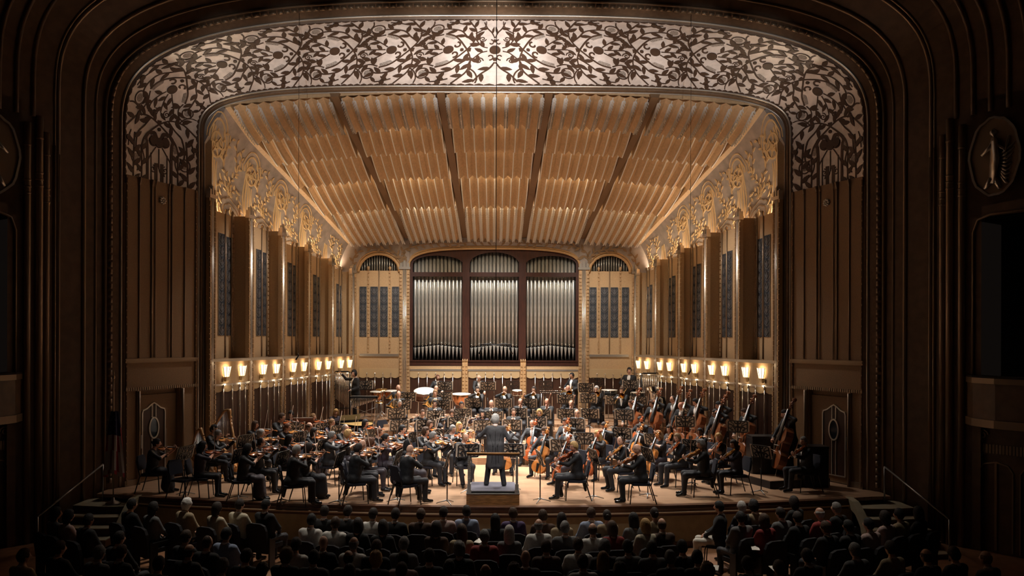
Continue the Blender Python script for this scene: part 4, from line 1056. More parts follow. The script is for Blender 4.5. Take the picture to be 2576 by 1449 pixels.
def hand(mb, W, d, n, curl, left):
    """W wrist, d finger direction, n back-of-hand normal; palm, four unequal fingers and a thumb from the side"""
    d = Vector(d).normalized(); n = Vector(n); n = (n-d*n.dot(d)).normalized(); s = d.cross(n)*(1 if left else -1); W = Vector(W)
    mb.tube([W-d*.015, W+d*.03, W+d*.075, W+d*.088], [.024, .034, .040, .030], 8, 0, up=n, flat=.42)
    for i, (o, L) in enumerate(((.028, .070), (.010, .080), (-.009, .074), (-.026, .058))):
        p = W+d*.078+s*o; a = 0; pts = [p-d*.02]; q = d.copy(); rr = [.0088]
        for k in range(3):
            pts.append(p.copy()); rr.append(.0088-.0008*k); a += curl*(.8 if k else .6); q = d*math.cos(a)-n*math.sin(a); p = p+q*L*(.42, .32, .26)[k]
        pts.append(p); rr.append(.0060); mb.tube(pts, rr, 5, 0)
    p = W+d*.025+s*.030; t1 = (d*.6+s*.8-n*.2*curl).normalized(); t2 = (d*.85+s*.25-n*.6*curl).normalized()
    mb.tube([p-s*.012, p+t1*.03, p+t1*.03+t2*.032, p+t1*.03+t2*.052], [.013, .011, .0095, .007], 5, 0)

def ik(S, T, l1, l2, hint):
    S, T = Vector(S), Vector(T); d = T-S; L = min(d.length, (l1+l2)*.985); u = d.normalized(); a = (l1*l1-l2*l2+L*L)/(2*L); h = math.sqrt(max(l1*l1-a*a, 0))
    p = Vector(hint); p = p-u*p.dot(u); p.normalize(); return S+u*a+p*h, S+u*L
def vn(*a): return Vector(a).normalized()

# instrument placement in the player's own frame (facing -Y, player's left is +X)
def frames(pose, v):
    rr = random.Random(v*31+5); j = lambda s: rr.uniform(-s, s); D = {}
    if pose in ('violin', 'viola'):
        a = vn(.52+j(.08), -.80, -.10+j(.07)) if pose == 'violin' else vn(.50+j(.1), -.80, -.42+j(.12)); V0 = Vector((.065, -.115, 1.105)); n = vn(-.40+j(.1), -.05, 1) if pose == 'violin' else vn(-.75, -.35, .8); n = (n-a*n.dot(a)).normalized(); sc = 1.0 if pose == 'violin' else 1.13
        C = V0+a*.215*sc+n*.05; b = Vector((.22+j(.12), .18+j(.2), 1)); b = (b-a*b.dot(a)).normalized(); fr = .06+rr.random()*.22
        D.update(inst=frame3(V0, a, n), bow=frame3(C-b*fr, b, n), lh=V0+a*(.46*sc)-n*.045, rh=C-b*(fr-.02)+n*.012, sc=sc)
    elif pose == 'cello':
        x = vn(.10, .34, 1.0); V0 = Vector((-.005, -.56, .17)); n = vn(0, -1, .30); n = (n-x*n.dot(x)).normalized(); C = V0+x*.30+n*.125; b = vn(1, -.18+j(.1), .06+j(.12)); b = (b-x*b.dot(x)).normalized(); fr = .15+rr.random()*.30
        D.update(inst=frame3(V0, x, n), bow=frame3(C-b*fr, b, n), lh=V0+x*(.92+j(.08))+n*.04, rh=C-b*(fr-.02)+n*.02, sc=1)
    elif pose in ('bass', 'bass2'):
        up = .0 if pose == 'bass' else .06; x = vn(.12, .24, 1.0); V0 = Vector((.05, -.56, .16+up)); n = vn(-.35, -1, .2); n = (n-x*n.dot(x)).normalized(); C = V0+x*.46+n*.17; b = vn(.95, -.35, -.12+j(.1)); b = (b-x*b.dot(x)).normalized(); fr = .12+rr.random()*.22
        D.update(inst=frame3(V0, x, n), bow=frame3(C-b*fr, b, n), lh=V0+x*(1.38+j(.1))+n*.05, rh=C-b*(fr-.03)+n*.02, sc=1)
    elif pose == 'flute':
        o = Vector((.03, -.155, 1.175)); x = vn(-1, -.22, -.18); D.update(inst=frame3(o, x, (0, -.3, 1)), lh=o+x*.24, rh=o+x*.44)
    elif pose in ('oboe', 'clarinet'):
        o = Vector((0, -.15, 1.165)); x = vn(0, -.55, -1); D.update(inst=frame3(o, x, (0, -1, .55)), lh=o+x*.22, rh=o+x*.40)
    elif pose == 'bassoon':
        o = Vector((-.20, -.30, .38)); x = vn(.34, .06, 1.05); D.update(inst=frame3(o, x, (0, -1, 0)), lh=o+x*.72, rh=o+x*.36)
    elif pose == 'horn':
        o = Vector((-.02, -.27, .90)); D.update(inst=frame3(o, (-1, -.25, -.35), (0, -1, .1)), lh=o+Vector((.14, -.02, .03)), rh=o+Vector((-.22, .02, -.12)))
    elif pose == 'trumpet':
        o = Vector((0, -.15, 1.17)); x = vn(j(.1), -1, -.12); D.update(inst=frame3(o, x, (0, 0, 1)), lh=o+x*.22+Vector((.03, 0, -.03)), rh=o+x*.22+Vector((-.03, 0, -.01)))
    elif pose == 'trombone':
        o = Vector((0, -.15, 1.17)); x = vn(-.10, -1, -.38); D.update(inst=frame3(o, x, (.25, 0, 1)), lh=o+x*.16+Vector((.05, 0, -.02)), rh=o+x*.42)
    elif pose == 'tuba':
        o = Vector((.02, -.24, .58)); D.update(inst=frame3(o, (0, .05, 1), (0, -1, 0)), lh=o+Vector((.17, .0, .25)), rh=o+Vector((-.15, -.08, .30)))
    return D

BODY = {}; COLLAR = {}
def body(pose, sex, v, bare=False, skirt=False, tails=True, h=.021):
    """returns mesh and data: head matrix, instrument frames"""
    key = (pose, sex, v, bare, skirt, tails, h)
    if key in BODY: return BODY[key]
    rr = random.Random(v*97+len(pose)); j = lambda s: rr.uniform(-s, s); D = frames(pose, v)
    stand = pose in ('stand', 'reach', 'bass', 'bass2', 'conduct', 'lean')
    fem = sex == 'f'; g = .90 if fem else 1.0
    lean = {'violin': .06, 'viola': .08, 'cello': .10, 'bass': .24, 'bass2': .2, 'conduct': .08, 'lean': .35, 'harp': .12, 'piano': .1, 'audience': -.06}.get(pose, .03)+j(.05)
    pz = .92 if stand else .55
    if pose == 'bass': pz = .80
    if pose == 'bass2': pz = .94
    def T(x, y, z):                     # torso coordinates above the pelvis, leaned forward
        return Vector((x, y*math.cos(lean)-z*math.sin(lean), pz+z*math.cos(lean)+y*math.sin(lean)))
    pr = []; SKIN, COAT, TR, SHOE, SHIRT = 0, 1, 2, 3, 4
    def cap(a, b, ra, rb, m, bias=0.): pr.append((tuple(a), tuple(b), ra, rb, m, bias))
    cap(T(-.085, .01, .0), T(.085, .01, .0), .128*g, .128*g, COAT if not fem else TR); cap(T(-.065, -.016, .19), T(.065, -.016, .19), .128*g if not fem else .105, .128*g if not fem else .105, COAT)
    cap(T(-.095, -.005, .36), T(.095, -.005, .36), .122*g, .122*g, COAT); cap(T(-.15*g, .012, .475), T(.15*g, .012, .475), .072*g, .072*g, COAT)
    cap(T(0, .01, .1), T(0, .01, .4), .14*g, .135*g, COAT)
    if fem:
        for sg in (-1, 1): cap(T(sg*.065, -.085, .33), T(sg*.065, -.085, .31), .058, .058, COAT)
    cap(T(0, .012, .50), T(0, -.022, .615), .056*g, .052*g, SKIN, .004)
    for sg in (-1, 1): cap(T(sg*.115*g, .008, .40), T(sg*(.105 if not fem else .075), .008, .05), .098*g, (.108 if not fem else .10), COAT)
    hy = -.045; hz = .688; look = (0, 0, 0)
    if pose in ('violin', 'viola'): look = (.10, .42+j(.12), -.10)
    elif pose in ('cello', 'bass', 'bass2', 'harp', 'piano'): look = (.28+j(.1), -.25+j(.2), .06)
    elif pose == 'audience': look = (.0+j(.05), j(.25), j(.06))
    elif pose in ('oboe', 'clarinet', 'bassoon', 'flute', 'trumpet', 'trombone', 'horn'): look = (.08+j(.06), j(.2), j(.05))
    elif pose == 'lean': look = (.3, -.4, 0)
    elif pose == 'reach': look = (-.05, .5, 0)
    elif pose == 'conduct': look = (.05, -.12, 0)
    else: look = (.05, j(.4), 0)
    Hc = T(.018 if pose in ('violin', 'viola') else 0, hy, hz)
    HM = Matrix.Translation(Hc) @ Matrix.Rotation(look[1], 4, 'Z') @ Matrix.Rotation(look[0], 4, 'X') @ Matrix.Rotation(look[2], 4, 'Y')
    # arms
    S = {1: T(.182*g, .012, .468), -1: T(-.182*g, .012, .468)}
    lh, rh = D.get('lh'), D.get('rh'); hl, hr_ = Vector((.25, .1, -1)), Vector((-.9, .35, -.45))
    if pose in ('violin', 'viola'): hl, hr_ = Vector((.10, -.15, -1)), Vector((-1, .1, -.35))
    elif pose == 'cello': hl, hr_ = Vector((1, .0, -.25)), Vector((-1, .3, -.1))
    elif pose in ('bass', 'bass2'): hl, hr_ = Vector((1, .1, -.3)), Vector((-1, .5, 0))
    elif pose == 'audience': lh, rh = Vector((.10+j(.04), -.30, .60)), Vector((-.10+j(.04), -.30, .61)); hl, hr_ = Vector((1, .5, -.3)), Vector((-1, .5, -.3))
    elif pose == 'harp': lh, rh = Vector((.16, -.42, 1.02)), Vector((-.12, -.34, .98))
    elif pose == 'piano': lh, rh = Vector((.2, -.46, .76)), Vector((-.2, -.46, .76))
    elif pose == 'stand': lh, rh = Vector((.17, -.30, 1.02+j(.05))), Vector((-.17, -.30, 1.04+j(.05)))
    elif pose == 'lean': lh, rh = Vector((.22, -.62, .92)), Vector((-.16, -.60, .95))
    elif pose == 'reach': lh, rh = Vector((.15, -.25, 1.0)), Vector((-.42, -.40, 1.62)); hr_ = Vector((-.5, .2, -1))
    elif pose == 'conduct': lh, rh = Vector((.26, -.38, 1.12)), Vector((-.47, -.24, 1.22)); hl, hr_ = Vector((1, .3, -.6)), Vector((-.35, .45, -1))
    hands = []
    for sg, tgt, hint in ((1, lh, hl), (-1, rh, hr_)):
        if tgt is None: tgt = Vector((sg*.2, -.3, .7))
        d0 = (tgt-S[sg]).normalized(); tg = tgt-d0*.05
        E, Wr = ik(S[sg], tg, .285*(.95 if fem else 1), .255*(.95 if fem else 1), hint)
        cap(S[sg], E, .062*g, .050*g, COAT); fd = (Wr-E).normalized()
        if bare: cap(E, Wr, .043, .028, SKIN)
        else: cap(E, Wr-fd*.035, .049*g, .040*g, COAT)
        if not bare: cap(Wr-fd*.03, Wr-fd*.004, .034*g, .033*g, SHIRT if not fem else COAT)
        hands.append((Wr, E, tgt, sg))
    # legs
    if stand:
        for sg in (-1, 1):
            hp = Vector((sg*.09, .01, pz)); kn = Vector((sg*(.11 if pose != 'conduct' else .155), -.02-(.05 if sg > 0 else 0), .49)); an = Vector((sg*(.12 if pose != 'conduct' else .21), .03-(.06 if sg > 0 else -.02), .09))
            cap(hp, kn, .098, .070, TR); cap(kn, an, .070, .062, TR); cap(an-Vector((0, -.02, .035)), an+Vector((sg*.03, -.17, -.052)), .046, .036, SHOE, .004)
    else:
        sp = {'cello': .27, 'harp': .2}.get(pose, .15 if not fem else .10); fw = -.44+j(.02)
        for sg in (-1, 1):
            hp = Vector((sg*.095, -.01, .53)); kn = Vector((sg*(sp+j(.02)), fw, .515)); an = Vector((sg*(sp*.85+j(.04)), fw+.02+j(.06), .10))
            cap(hp, kn, .100*g, .070*g, TR); cap(kn, an, .070*g, .056 if not fem else .045, TR if not (fem and skirt) else TR); cap(an-Vector((0, -.02, .04)), an+Vector((sg*.03, -.17, -.062)), .045, .034, SHOE, .004)
        if skirt:
            cap((-.07, -.2, .53), (.07, -.2, .53), .115, .115, TR); cap((-.06, fw+.02, .50), (.06, fw+.02, .50), .10, .10, TR); cap((0, fw+.03, .48), (0, fw+.04, .17), .13, .17, TR)
    if not fem:
        if stand:
            for sg in (-1, 1): cap((sg*.075, .055, pz-.02), (sg*.08, .10, pz-.42 if tails else pz-.16), .105, .060 if tails else .09, COAT)
            if pose == 'conduct':
                for xx in (-.13, -.065, 0, .065, .13): cap((xx*.8, .055, pz+.08), (xx*1.05, .085, pz-.40), .10, .062, COAT)
        elif tails:
            for sg in (-1, 1): cap((sg*.07, .145, .55), (sg*.06, .20, .22), .055, .030, COAT)
        if not stand: cap((-.12, .04, .56), (.12, .04, .56), .115, .115, COAT)
    V, Fc, mi = blend_skin(pr, h)
    mb = MB(); mb.v = [tuple(p) for p in V.tolist()]; mb.f = [tuple(q) for q in Fc.tolist()]; mb.m = mi.tolist(); mb.sm = [True]*len(mb.f)
    hv = [tuple(HM @ Vector(p)) for p in HEADV.tolist()]; o = len(mb.v); mb.v += hv; mb.f += [tuple(o+i for i in f) for f in HEADF]; mb.m += HEADM; mb.sm += [True]*len(HEADF)
    if h < .03:
        for Wr, E, tgt, sg in hands:
            fd = (Wr-E).normalized(); n = Vector((0, 0, 1))
            dirn = fd
            if pose in ('violin', 'viola') and sg > 0: dirn = (fd+Vector((-.2, .1, .6))).normalized(); n = Vector((.6, -.6, .1))
            if pose in ('cello', 'bass', 'bass2') and sg > 0: dirn = (fd*.6+Vector((-.7, -.3, 0))).normalized(); n = Vector((0, .6, .6))
            hand(mb, Wr, dirn, n, .75 if pose not in ('audience', 'piano') else .35, sg > 0)
    mats = [M_SKIN[0], M_COAT, M_TROUS, M_SHOE, M_SHIRT, M_EYE, M_LIP]
    me = mb.mesh('person_body', mats)
    # white shirt front, laid on the chest between the lapels
    sh = None
    if not fem and pose not in ('audience', 'conduct'):
        bv = BVHTree.FromPolygons(V.tolist(), Fc.tolist()); q = MB(); rows = 8; vs = []
        for i in range(rows+1):
            z = .53-.36*i/rows; hw = .050*(1-(i/rows)**1.6)+.012
            if i == 0: hw = .03
            for k in range(5):
                x = hw*(-1+k/2); p = T(x, -.4, z); dr = (T(x, 0, z)-p).normalized(); hit = bv.ray_cast(p, dr)[0]
                if hit is not None and (hit-T(x, -.13, z)).length > .12: hit = None
                vs.append((hit if hit is not None else T(x, -.115, z))-dr*.006)
        fs = [(i*5+k, i*5+k+1, i*5+k+6, i*5+k+5) for i in range(rows) for k in range(4)]; q.add(vs, fs, 0, True); q.add([v_+Vector((0, .012, 0)) for v_ in vs], [tuple(reversed(f)) for f in fs], 0, True); sh = q.mesh('shirt_front', M_SHIRT)
    co = None
    if not fem:
        q = MB(); A3 = Matrix.Rotation(lean+.12, 3, 'X'); q.lathe([(.066, -.022), (.063, .0), (.058, .026), (.054, .026), (.058, -.02)], 14, 0, T(0, .004, .545), A3); co = q.mesh('collar', M_SHIRT)
    BODY[key] = (me, HM, D, sh, T(0, -.075, .535)); COLLAR[key] = co; return BODY[key]

def person(name, mw, pose, sex, v, hair, hcol, skin=0, coat=None, trous=None, label='', cat='person', group=None, bare=False, skirt=False, tails=True, glasses=False, beard=None, tie=True, shirt=True, h=.021):
    me, HM, D, sh, nk = body(pose, sex, v, bare, skirt, tails, h)
    o = link(name, me, None, mw); tag(o, label, cat, group)
    def slot(i, m):
        if m is not None: o.material_slots[i].link = 'OBJECT'; o.material_slots[i].material = m
    slot(0, M_SKIN[skin]); slot(1, coat); slot(2, trous)
    if hair != 'bald': link('hair', hair_of(hair, hcol), o, HM)
    if glasses: link('glasses', GLASSES, o, HM)
    if beard:
        if beard not in _bd: _bd[beard] = beard_mesh(beard)
        link('beard', _bd[beard], o, HM)
    co = COLLAR[(pose, sex, v, bare, skirt, tails, h)]
    if co is not None: link('collar', co, o)
    if sh is not None and shirt:
        link('shirt_front', sh, o)
        if tie: link('bow_tie', BOWTIE, o, Matrix.Translation(nk))
    return o, D
# ------------------------------------------------------------------ instruments and stage furniture
M_VARN = [mat('violin_varnish', (.42, .13, .028), .25, coat=.5, vary=.25, scale=9), mat('violin_varnish_red', (.34, .075, .018), .25, coat=.5, vary=.25, scale=9), mat('violin_varnish_gold', (.52, .21, .045), .25, coat=.5, vary=.2, scale=9)]
M_CELLO = [mat('cello_varnish', (.46, .17, .04), .28, coat=.4, vary=.25, scale=5), mat('cello_varnish_red', (.38, .085, .022), .28, coat=.4, vary=.2, scale=5)]
M_BASS = mat('bass_varnish', (.20, .060, .020), .3, coat=.4, vary=.3, scale=4)
M_EBONY = mat('ebony', (.010, .008, .007), .3)
M_STRING = mat('steel_string', (.7, .7, .68), .3, metal=1)
M_BOWST = mat('bow_stick', (.30, .12, .045), .35)
M_BOWH = mat('bow_hair', (.78, .74, .66), .6)
M_BRASS = mat('brass', (.78, .52, .20), .2, metal=1)
M_SILV = mat('silver_plate', (.85, .84, .82), .15, metal=1)
M_SEAT = mat('navy_upholstery', (.012, .012, .022), .85, vary=.15, scale=80)
M_FOLDER = mat('beige_music_folder', (.60, .52, .43), .8)
M_PAPER = mat('sheet_music', (.80, .77, .70), .8)
M_DRUM = mat('drum_head', (.58, .55, .49), .6)
M_COPPER = mat('timpani_copper', (.55, .25, .12), .25, metal=1)
M_HARP = mat('harp_gilt_wood', (.50, .25, .09), .35, vary=.2, scale=8)
M_PIANO = mat('piano_black', (.006, .006, .007), .08, coat=.6)
M_PIANOIN = mat('piano_gilt_plate', (.62, .40, .15), .35, metal=.4)
M_ROSEW = mat('rosewood', (.16, .06, .03), .35)
M_CARPET = mat('grey_podium_carpet', (.105, .10, .125), .95, vary=.12, scale=120)
M_OAK = mat('oak_veneer', (.36, .17, .055), .4, vary=.35, scale=4, stretch=(1.5, 6, 9), coat=.2)
M_PODRAIL = mat('podium_rail_metal', (.48, .45, .40), .3, metal=.6)

OUTL = [(.0, .02), (.012, .062), (.045, .094), (.085, .102), (.125, .092), (.150, .066), (.165, .060), (.195, .054), (.225, .057), (.240, .066), (.250, .076), (.285, .083), (.325, .074), (.346, .046), (.356, .018)]
def fiddle(kind):
    """parts dict of a bowed instrument; x from tail to scroll, z out of the top"""
    k, rib = {'violin': (1., .032), 'viola': (1.13, .038), 'cello': (2.12, .118), 'bass': (3.15, .20)}[kind]
    wy = {'bass': .92}.get(kind, 1.)
    pl = [(x*k, y*k*wy) for x, y in OUTL]; pl = pl+[(x, -y) for x, y in reversed(pl)]
    P = lambda a, b, d: Vector((a, b, d)); out = {}
    q = MB(); n = len(pl); arch = .012*k; cx = .178*k
    mid = [(cx+(a-cx)*.6, b*.55) for a, b in pl]
    vs = [(a, b, -rib) for a, b in pl]+[(a, b, 0) for a, b in pl]+[(a, b, arch) for a, b in mid]+[(a, b, -rib-arch) for a, b in mid]+[(cx, 0, arch*1.2), (cx, 0, -rib-arch*1.2)]
    fs = [(i, (i+1) % n, n+(i+1) % n, n+i) for i in range(n)]+[(n+i, n+(i+1) % n, 2*n+(i+1) % n, 2*n+i) for i in range(n)]+[(2*n+i, 2*n+(i+1) % n, 4*n) for i in range(n)]+[((i+1) % n, i, 3*n+i, 3*n+(i+1) % n) for i in range(n)]+[(3*n+(i+1) % n, 3*n+i, 4*n+1) for i in range(n)]
    q.add(vs, fs, 0); out['body'] = (q, 'v')
    q = MB(); q.tube([(.345*k, 0, -.012*k), (.40*k, 0, .002*k), (.50*k, 0, .006*k)], [.014*k, .011*k, .010*k], 6); q.tube([(.50*k, 0, .005*k), (.555*k, 0, -.002*k), (.585*k, 0, -.010*k)], [.011*k, .012*k, .008*k], 6)
    q.lathe([(.0, -.016*k), (.017*k, -.014*k), (.013*k, 0), (.017*k, .014*k), (0, .016*k)], 8, 0, (.592*k, 0, -.014*k), Matrix.Rotation(math.pi/2, 3, 'X'))
    for i, sx in enumerate((-1, 1, -1, 1)): q.tube([(.525*k+.012*k*i, -.02*k*sx, .0), (.525*k+.012*k*i, .034*k*sx, .0)], [.004*k, .007*k], 5)
    out['neck'] = (q, 'v')
    q = MB(); q.hexa([(.235*k, -.021*k, .014*k), (.50*k, -.012*k, .010*k), (.50*k, .012*k, .010*k), (.235*k, .021*k, .014*k), (.235*k, -.021*k, .028*k), (.50*k, -.012*k, .017*k), (.50*k, .012*k, .017*k), (.235*k, .021*k, .028*k)]); out['neck/fingerboard'] = (q, M_EBONY)
    q = MB(); q.hexa([(.01*k, -.012*k, .012*k), (.12*k, -.022*k, .018*k), (.12*k, .022*k, .018*k), (.01*k, .012*k, .012*k), (.01*k, -.010*k, .02*k), (.12*k, -.020*k, .028*k), (.12*k, .020*k, .028*k), (.01*k, .010*k, .02*k)]); out['tailpiece'] = (q, M_EBONY)
    q = MB(); q.hexa([(.188*k, -.020*k, .012*k), (.194*k, -.020*k, .012*k), (.194*k, .020*k, .012*k), (.188*k, .020*k, .012*k), (.189*k, -.017*k, .043*k), (.192*k, -.017*k, .043*k), (.192*k, .017*k, .043*k), (.189*k, .017*k, .043*k)]); out['body/bridge'] = (q, M_BOWH)
    q = MB()
    for y in (-.012, -.004, .004, .012): q.tube([(.11*k, y*k, .027*k), (.19*k, y*k*1.1, .045*k), (.505*k, y*k*.55, .019*k)], .0009*max(1, k*.8), 4)
    out['strings'] = (q, M_STRING)
    q = MB()
    for sg in (-1, 1): q = MB(); q.ribbon(bez([(.155*k, sg*.036*k), (.185*k, sg*.042*k), (.215*k, sg*.030*k)], 4), .007*k, P, .0125*k, d0=.006*k); out['body/sound_hole'+' '*(sg > 0)] = (q, M_EBONY)
    if kind in ('violin', 'viola'): q = MB(); q.lathe([(0, 0), (.032*k, .004), (.03*k, .014), (0, .016)], 10, 0, (.035*k, .04*k, .010)); out['body/chin_rest'] = (q, M_EBONY)
    else: q = MB(); q.tube([(0, 0, -rib/2), (-.26 if kind == 'cello' else -.2, 0, -rib/2)], [.009, .005], 6); out['endpin'] = (q, M_STEEL)
    return out
_in = {}
def inst_meshes(kind, var=0):
    if (kind, var) in _in: return _in[(kind, var)]
    vm = {'violin': M_VARN[var % 3], 'viola': M_VARN[var % 3], 'cello': M_CELLO[var % 2], 'bass': M_BASS}[kind]
    _in[(kind, var)] = [(nm.strip(), q.mesh(nm.strip().split('/')[-1], vm if m == 'v' else m)) for nm, (q, m) in fiddle(kind).items()]; return _in[(kind, var)]
def bow_parts(k=1.0):
    q = MB(); q.tube([(0, 0, .022), (.25*k, 0, .014), (.5*k, 0, .016), (.72*k, 0, .024), (.735*k, 0, .004)], [.0055, .005, .0045, .004, .003], 5)
    h = MB(); h.hexa([(.03, -.005, .0), (.73*k, -.004, .001), (.73*k, .004, .001), (.03, .005, .0), (.03, -.005, .002), (.73*k, -.004, .003), (.73*k, .004, .003), (.03, .005, .002)])
    f = MB(); f.box((.02, -.006, .0), (.065, .006, .022)); return [('stick', q.mesh('stick', M_BOWST)), ('stick/bow_hair', h.mesh('bow_hair', M_BOWH)), ('stick/frog', f.mesh('frog', M_EBONY))]
BOWS = {'violin': bow_parts(), 'cello': bow_parts(.95)}
def place(name, parts, mw, label, cat, group=None):
    e = tag(empty(name, mw=mw), label, cat, group)
    ob = {}
    for nm, me in parts:
        a = nm.split('/'); o = link(a[-1], me, ob[a[0]] if len(a) > 1 else e); ob.setdefault(nm, o)
    return e

def wind_parts(kind):
    def S(q, nm, m): return (nm, q.mesh(nm, m))
    out = []
    if kind == 'flute':
        q = MB(); q.tube([(-.06, 0, 0), (.60, 0, 0)], .0105, 8); out.append(S(q, 'tube', M_SILV)); q = MB()
        for i in range(12): q.lathe([(.0, 0), (.009, .0), (.009, .006), (0, .006)], 8, 0, (.17+i*.034, 0, .010))
        q.lathe([(.009, 0), (.014, .004), (.009, .007)], 8, 0, (0, 0, .006)); out.append(S(q, 'keys', M_SILV))
    elif kind in ('oboe', 'clarinet'):
        L = .62 if kind == 'oboe' else .64
        q = MB(); q.tube([(.0, 0, 0), (.07, 0, 0), (.075, 0, 0), (L-.06, 0, 0), (L, 0, 0)], [.004, .006, .012, .014, .03 if kind == 'clarinet' else .022], 8); out.append(S(q, 'tube', M_EBONY)); q = MB()
        for i in range(12): q.lathe([(0, 0), (.008, 0), (.008, .005), (0, .005)], 6, 0, (.14+i*.034, 0, .013)); q.tube([(.12+i*.036, .012, .006), (.15+i*.036, .014, .006)], .003, 4)
        out.append(S(q, 'keys', M_SILV))
    elif kind == 'bassoon':
        q = MB(); q.tube([(0, .02, 0), (.55, .02, 0), (1.15, .02, 0), (1.22, .02, 0)], [.024, .022, .019, .026], 8); q.tube([(0, -.022, 0), (.6, -.022, 0), (.8, -.022, 0)], [.022, .017, .014], 8); q.tube([(-.04, 0, 0), (.10, 0, 0)], .038, 8, flat=.6); out.append(S(q, 'tube', M_ROSEW))
        q = MB(); q.tube([(.8, -.022, 0), (.86, -.04, -.03), (.86, -.08, -.10), (.82, -.08, -.17)], .005, 5)
        for i in range(14): q.tube([(.06+i*.05, -.045, .015), (.09+i*.05, -.03, .022)], .005, 4)
        out.append(S(q, 'keys', M_SILV))
    elif kind == 'horn':
        q = MB()
        for r, y in ((.15, 0), (.13, .018), (.105, -.015)): q.tube([(.0+r*math.cos(a), r*math.sin(a), y) for a in [2*math.pi*i/20 for i in range(21)]], .009, 6)
        out.append(S(q, 'coil', M_BRASS)); q = MB(); q.tube([(.02, .15, 0), (.15, .13, 0), (.22, .04, 0), (.26, -.06, -.02)], [.012, .022, .045, .06], 12, cap=False); q.tube([(.26, -.06, -.02), (.28, -.12, -.03), (.29, -.16, -.035)], [.06, .09, .155], 16, cap=False); out.append(S(q, 'bell', M_BRASS))
        q = MB(); q.tube([(-.12, .09, 0), (-.06, .22, .0), (.0, .26, -.09)], .006, 6)
        for i in range(3): q.tube([(-.06+.035*i, -.02, .02), (-.06+.035*i, .05, .02)], .014, 8)
        out.append(S(q, 'valves', M_SILV))
    elif kind == 'trumpet':
        q = MB(); q.tube([(0, 0, 0), (.02, 0, 0), (.40, 0, 0)], [.012, .006, .007], 6); q.tube([(.36, 0, 0), (.42, 0, -.03), (.40, 0, -.07), (.2, 0, -.075), (.06, 0, -.07), (.03, 0, -.035), (.08, 0, -.005)], .007, 6); out.append(S(q, 'tubing', M_BRASS))
        q = MB(); q.tube([(.08, 0, -.003), (.34, 0, 0), (.43, 0, 0), (.47, 0, 0), (.485, 0, 0)], [.008, .012, .025, .045, .062], 14, cap=False); out.append(S(q, 'bell', M_BRASS)); q = MB()
        for i in range(3): q.tube([(.19+.028*i, 0, -.09), (.19+.028*i, 0, .05)], .011, 8)
        out.append(S(q, 'valves', M_SILV))
    elif kind == 'trombone':
        q = MB(); q.tube([(0, 0, 0), (.03, 0, 0), (.75, 0, 0), (.80, 0, -.03), (.75, 0, -.075), (.05, 0, -.075)], [.013, .007, .008, .008, .008, .008], 6); out.append(S(q, 'slide', M_BRASS))
        q = MB(); q.tube([(.05, 0, -.075), (-.2, .06, -.04), (-.32, .10, .06), (-.2, .12, .12), (.1, .12, .12), (.32, .12, .12), (.40, .12, .12), (.44, .12, .12)], [.009, .009, .011, .012, .02, .04, .07, .105], 14, cap=False); out.append(S(q, 'bell', M_BRASS)); q = MB(); q.tube([(.1, 0, 0), (.1, 0, -.075)], .006, 5); q.tube([(.0, .0, 0), (.0, .12, .12)], .006, 5); out.append(S(q, 'braces', M_SILV))
    elif kind == 'tuba':
        q = MB(); q.tube([(-.16, .12, 0), (-.2, .0, 0), (-.16, -.13, 0), (.2, -.16, 0), (.45, -.15, 0), (.50, -.05, 0), (.42, .05, .03), (.0, .08, .04)], [.03, .055, .07, .06, .045, .035, .03, .03], 10); out.append(S(q, 'body_tubes', M_SILV))
        q = MB(); q.tube([(-.16, .12, 0), (.1, .13, 0), (.4, .13, .02), (.62, .12, .06), (.74, .115, .09), (.80, .11, .11)], [.06, .08, .10, .14, .21, .27], 20, cap=False); out.append(S(q, 'bell', M_SILV)); q = MB()
        for i in range(4): q.tube([(.06, -.06+.04*i, .08), (.26, -.06+.04*i, .08)], .019, 8)
        q.tube([(.42, .05, .03), (.55, .0, -.06), (.56, -.02, -.10)], [.012, .010, .012], 6); out.append(S(q, 'valves', M_SILV))
    return out
WIND = {}
def wind(kind):
    if kind not in WIND: WIND[kind] = wind_parts(kind)
    return WIND[kind]

# orchestra chair
def chair_parts():
    out = []; q = MB()
    def pad(q, lo, hi, r=.02):
        (a, b, c), (d, e, f) = lo, hi; pl = [(a+r, b), (d-r, b), (d, b+r), (d, e-r), (d-r, e), (a+r, e), (a, e-r), (a, b+r)]; q.prism(pl, lambda x, y, z: Vector((x, y, z)), c, f)
    pad(q, (-.225, -.23, .43), (.225, .20, .475), .05); out.append(('seat', q.mesh('seat', M_SEAT)))
    q = MB(); pl = [(-.20, .56), (.20, .56), (.225, .62), (.215, .82), (.16, .90), (-.16, .90), (-.215, .82), (-.225, .62)]
    q.prism(pl, lambda x, z, d: Vector((x, .20+.16*(z-.5)+d, z)), 0, .045); out.append(('backrest', q.mesh('backrest', M_SEAT)))
    for sg in (-1, 1):
        q = MB(); q.tube([(sg*.20, -.22, .44), (sg*.215, -.24, .40), (sg*.225, -.27, 0)], .013, 6); out.append(('leg', q.mesh('leg', M_BLACK)))
        q = MB(); q.tube([(sg*.21, .30, .80), (sg*.215, .22, .50), (sg*.215, .20, .42), (sg*.225, .33, 0)], .014, 6); out.append(('leg', q.mesh('leg', M_BLACK)))
    q = MB(); q.tube([(-.20, -.2, .425), (.20, -.2, .425)], .011, 5); q.tube([(-.21, .2, .425), (.21, .2, .425)], .011, 5); q.tube([(-.21, -.2, .425), (-.21, .2, .425)], .011, 5); q.tube([(.21, -.2, .425), (.21, .2, .425)], .011, 5); out.append(('seat_frame', q.mesh('seat_frame', M_BLACK))); return out
CHAIR = chair_parts()
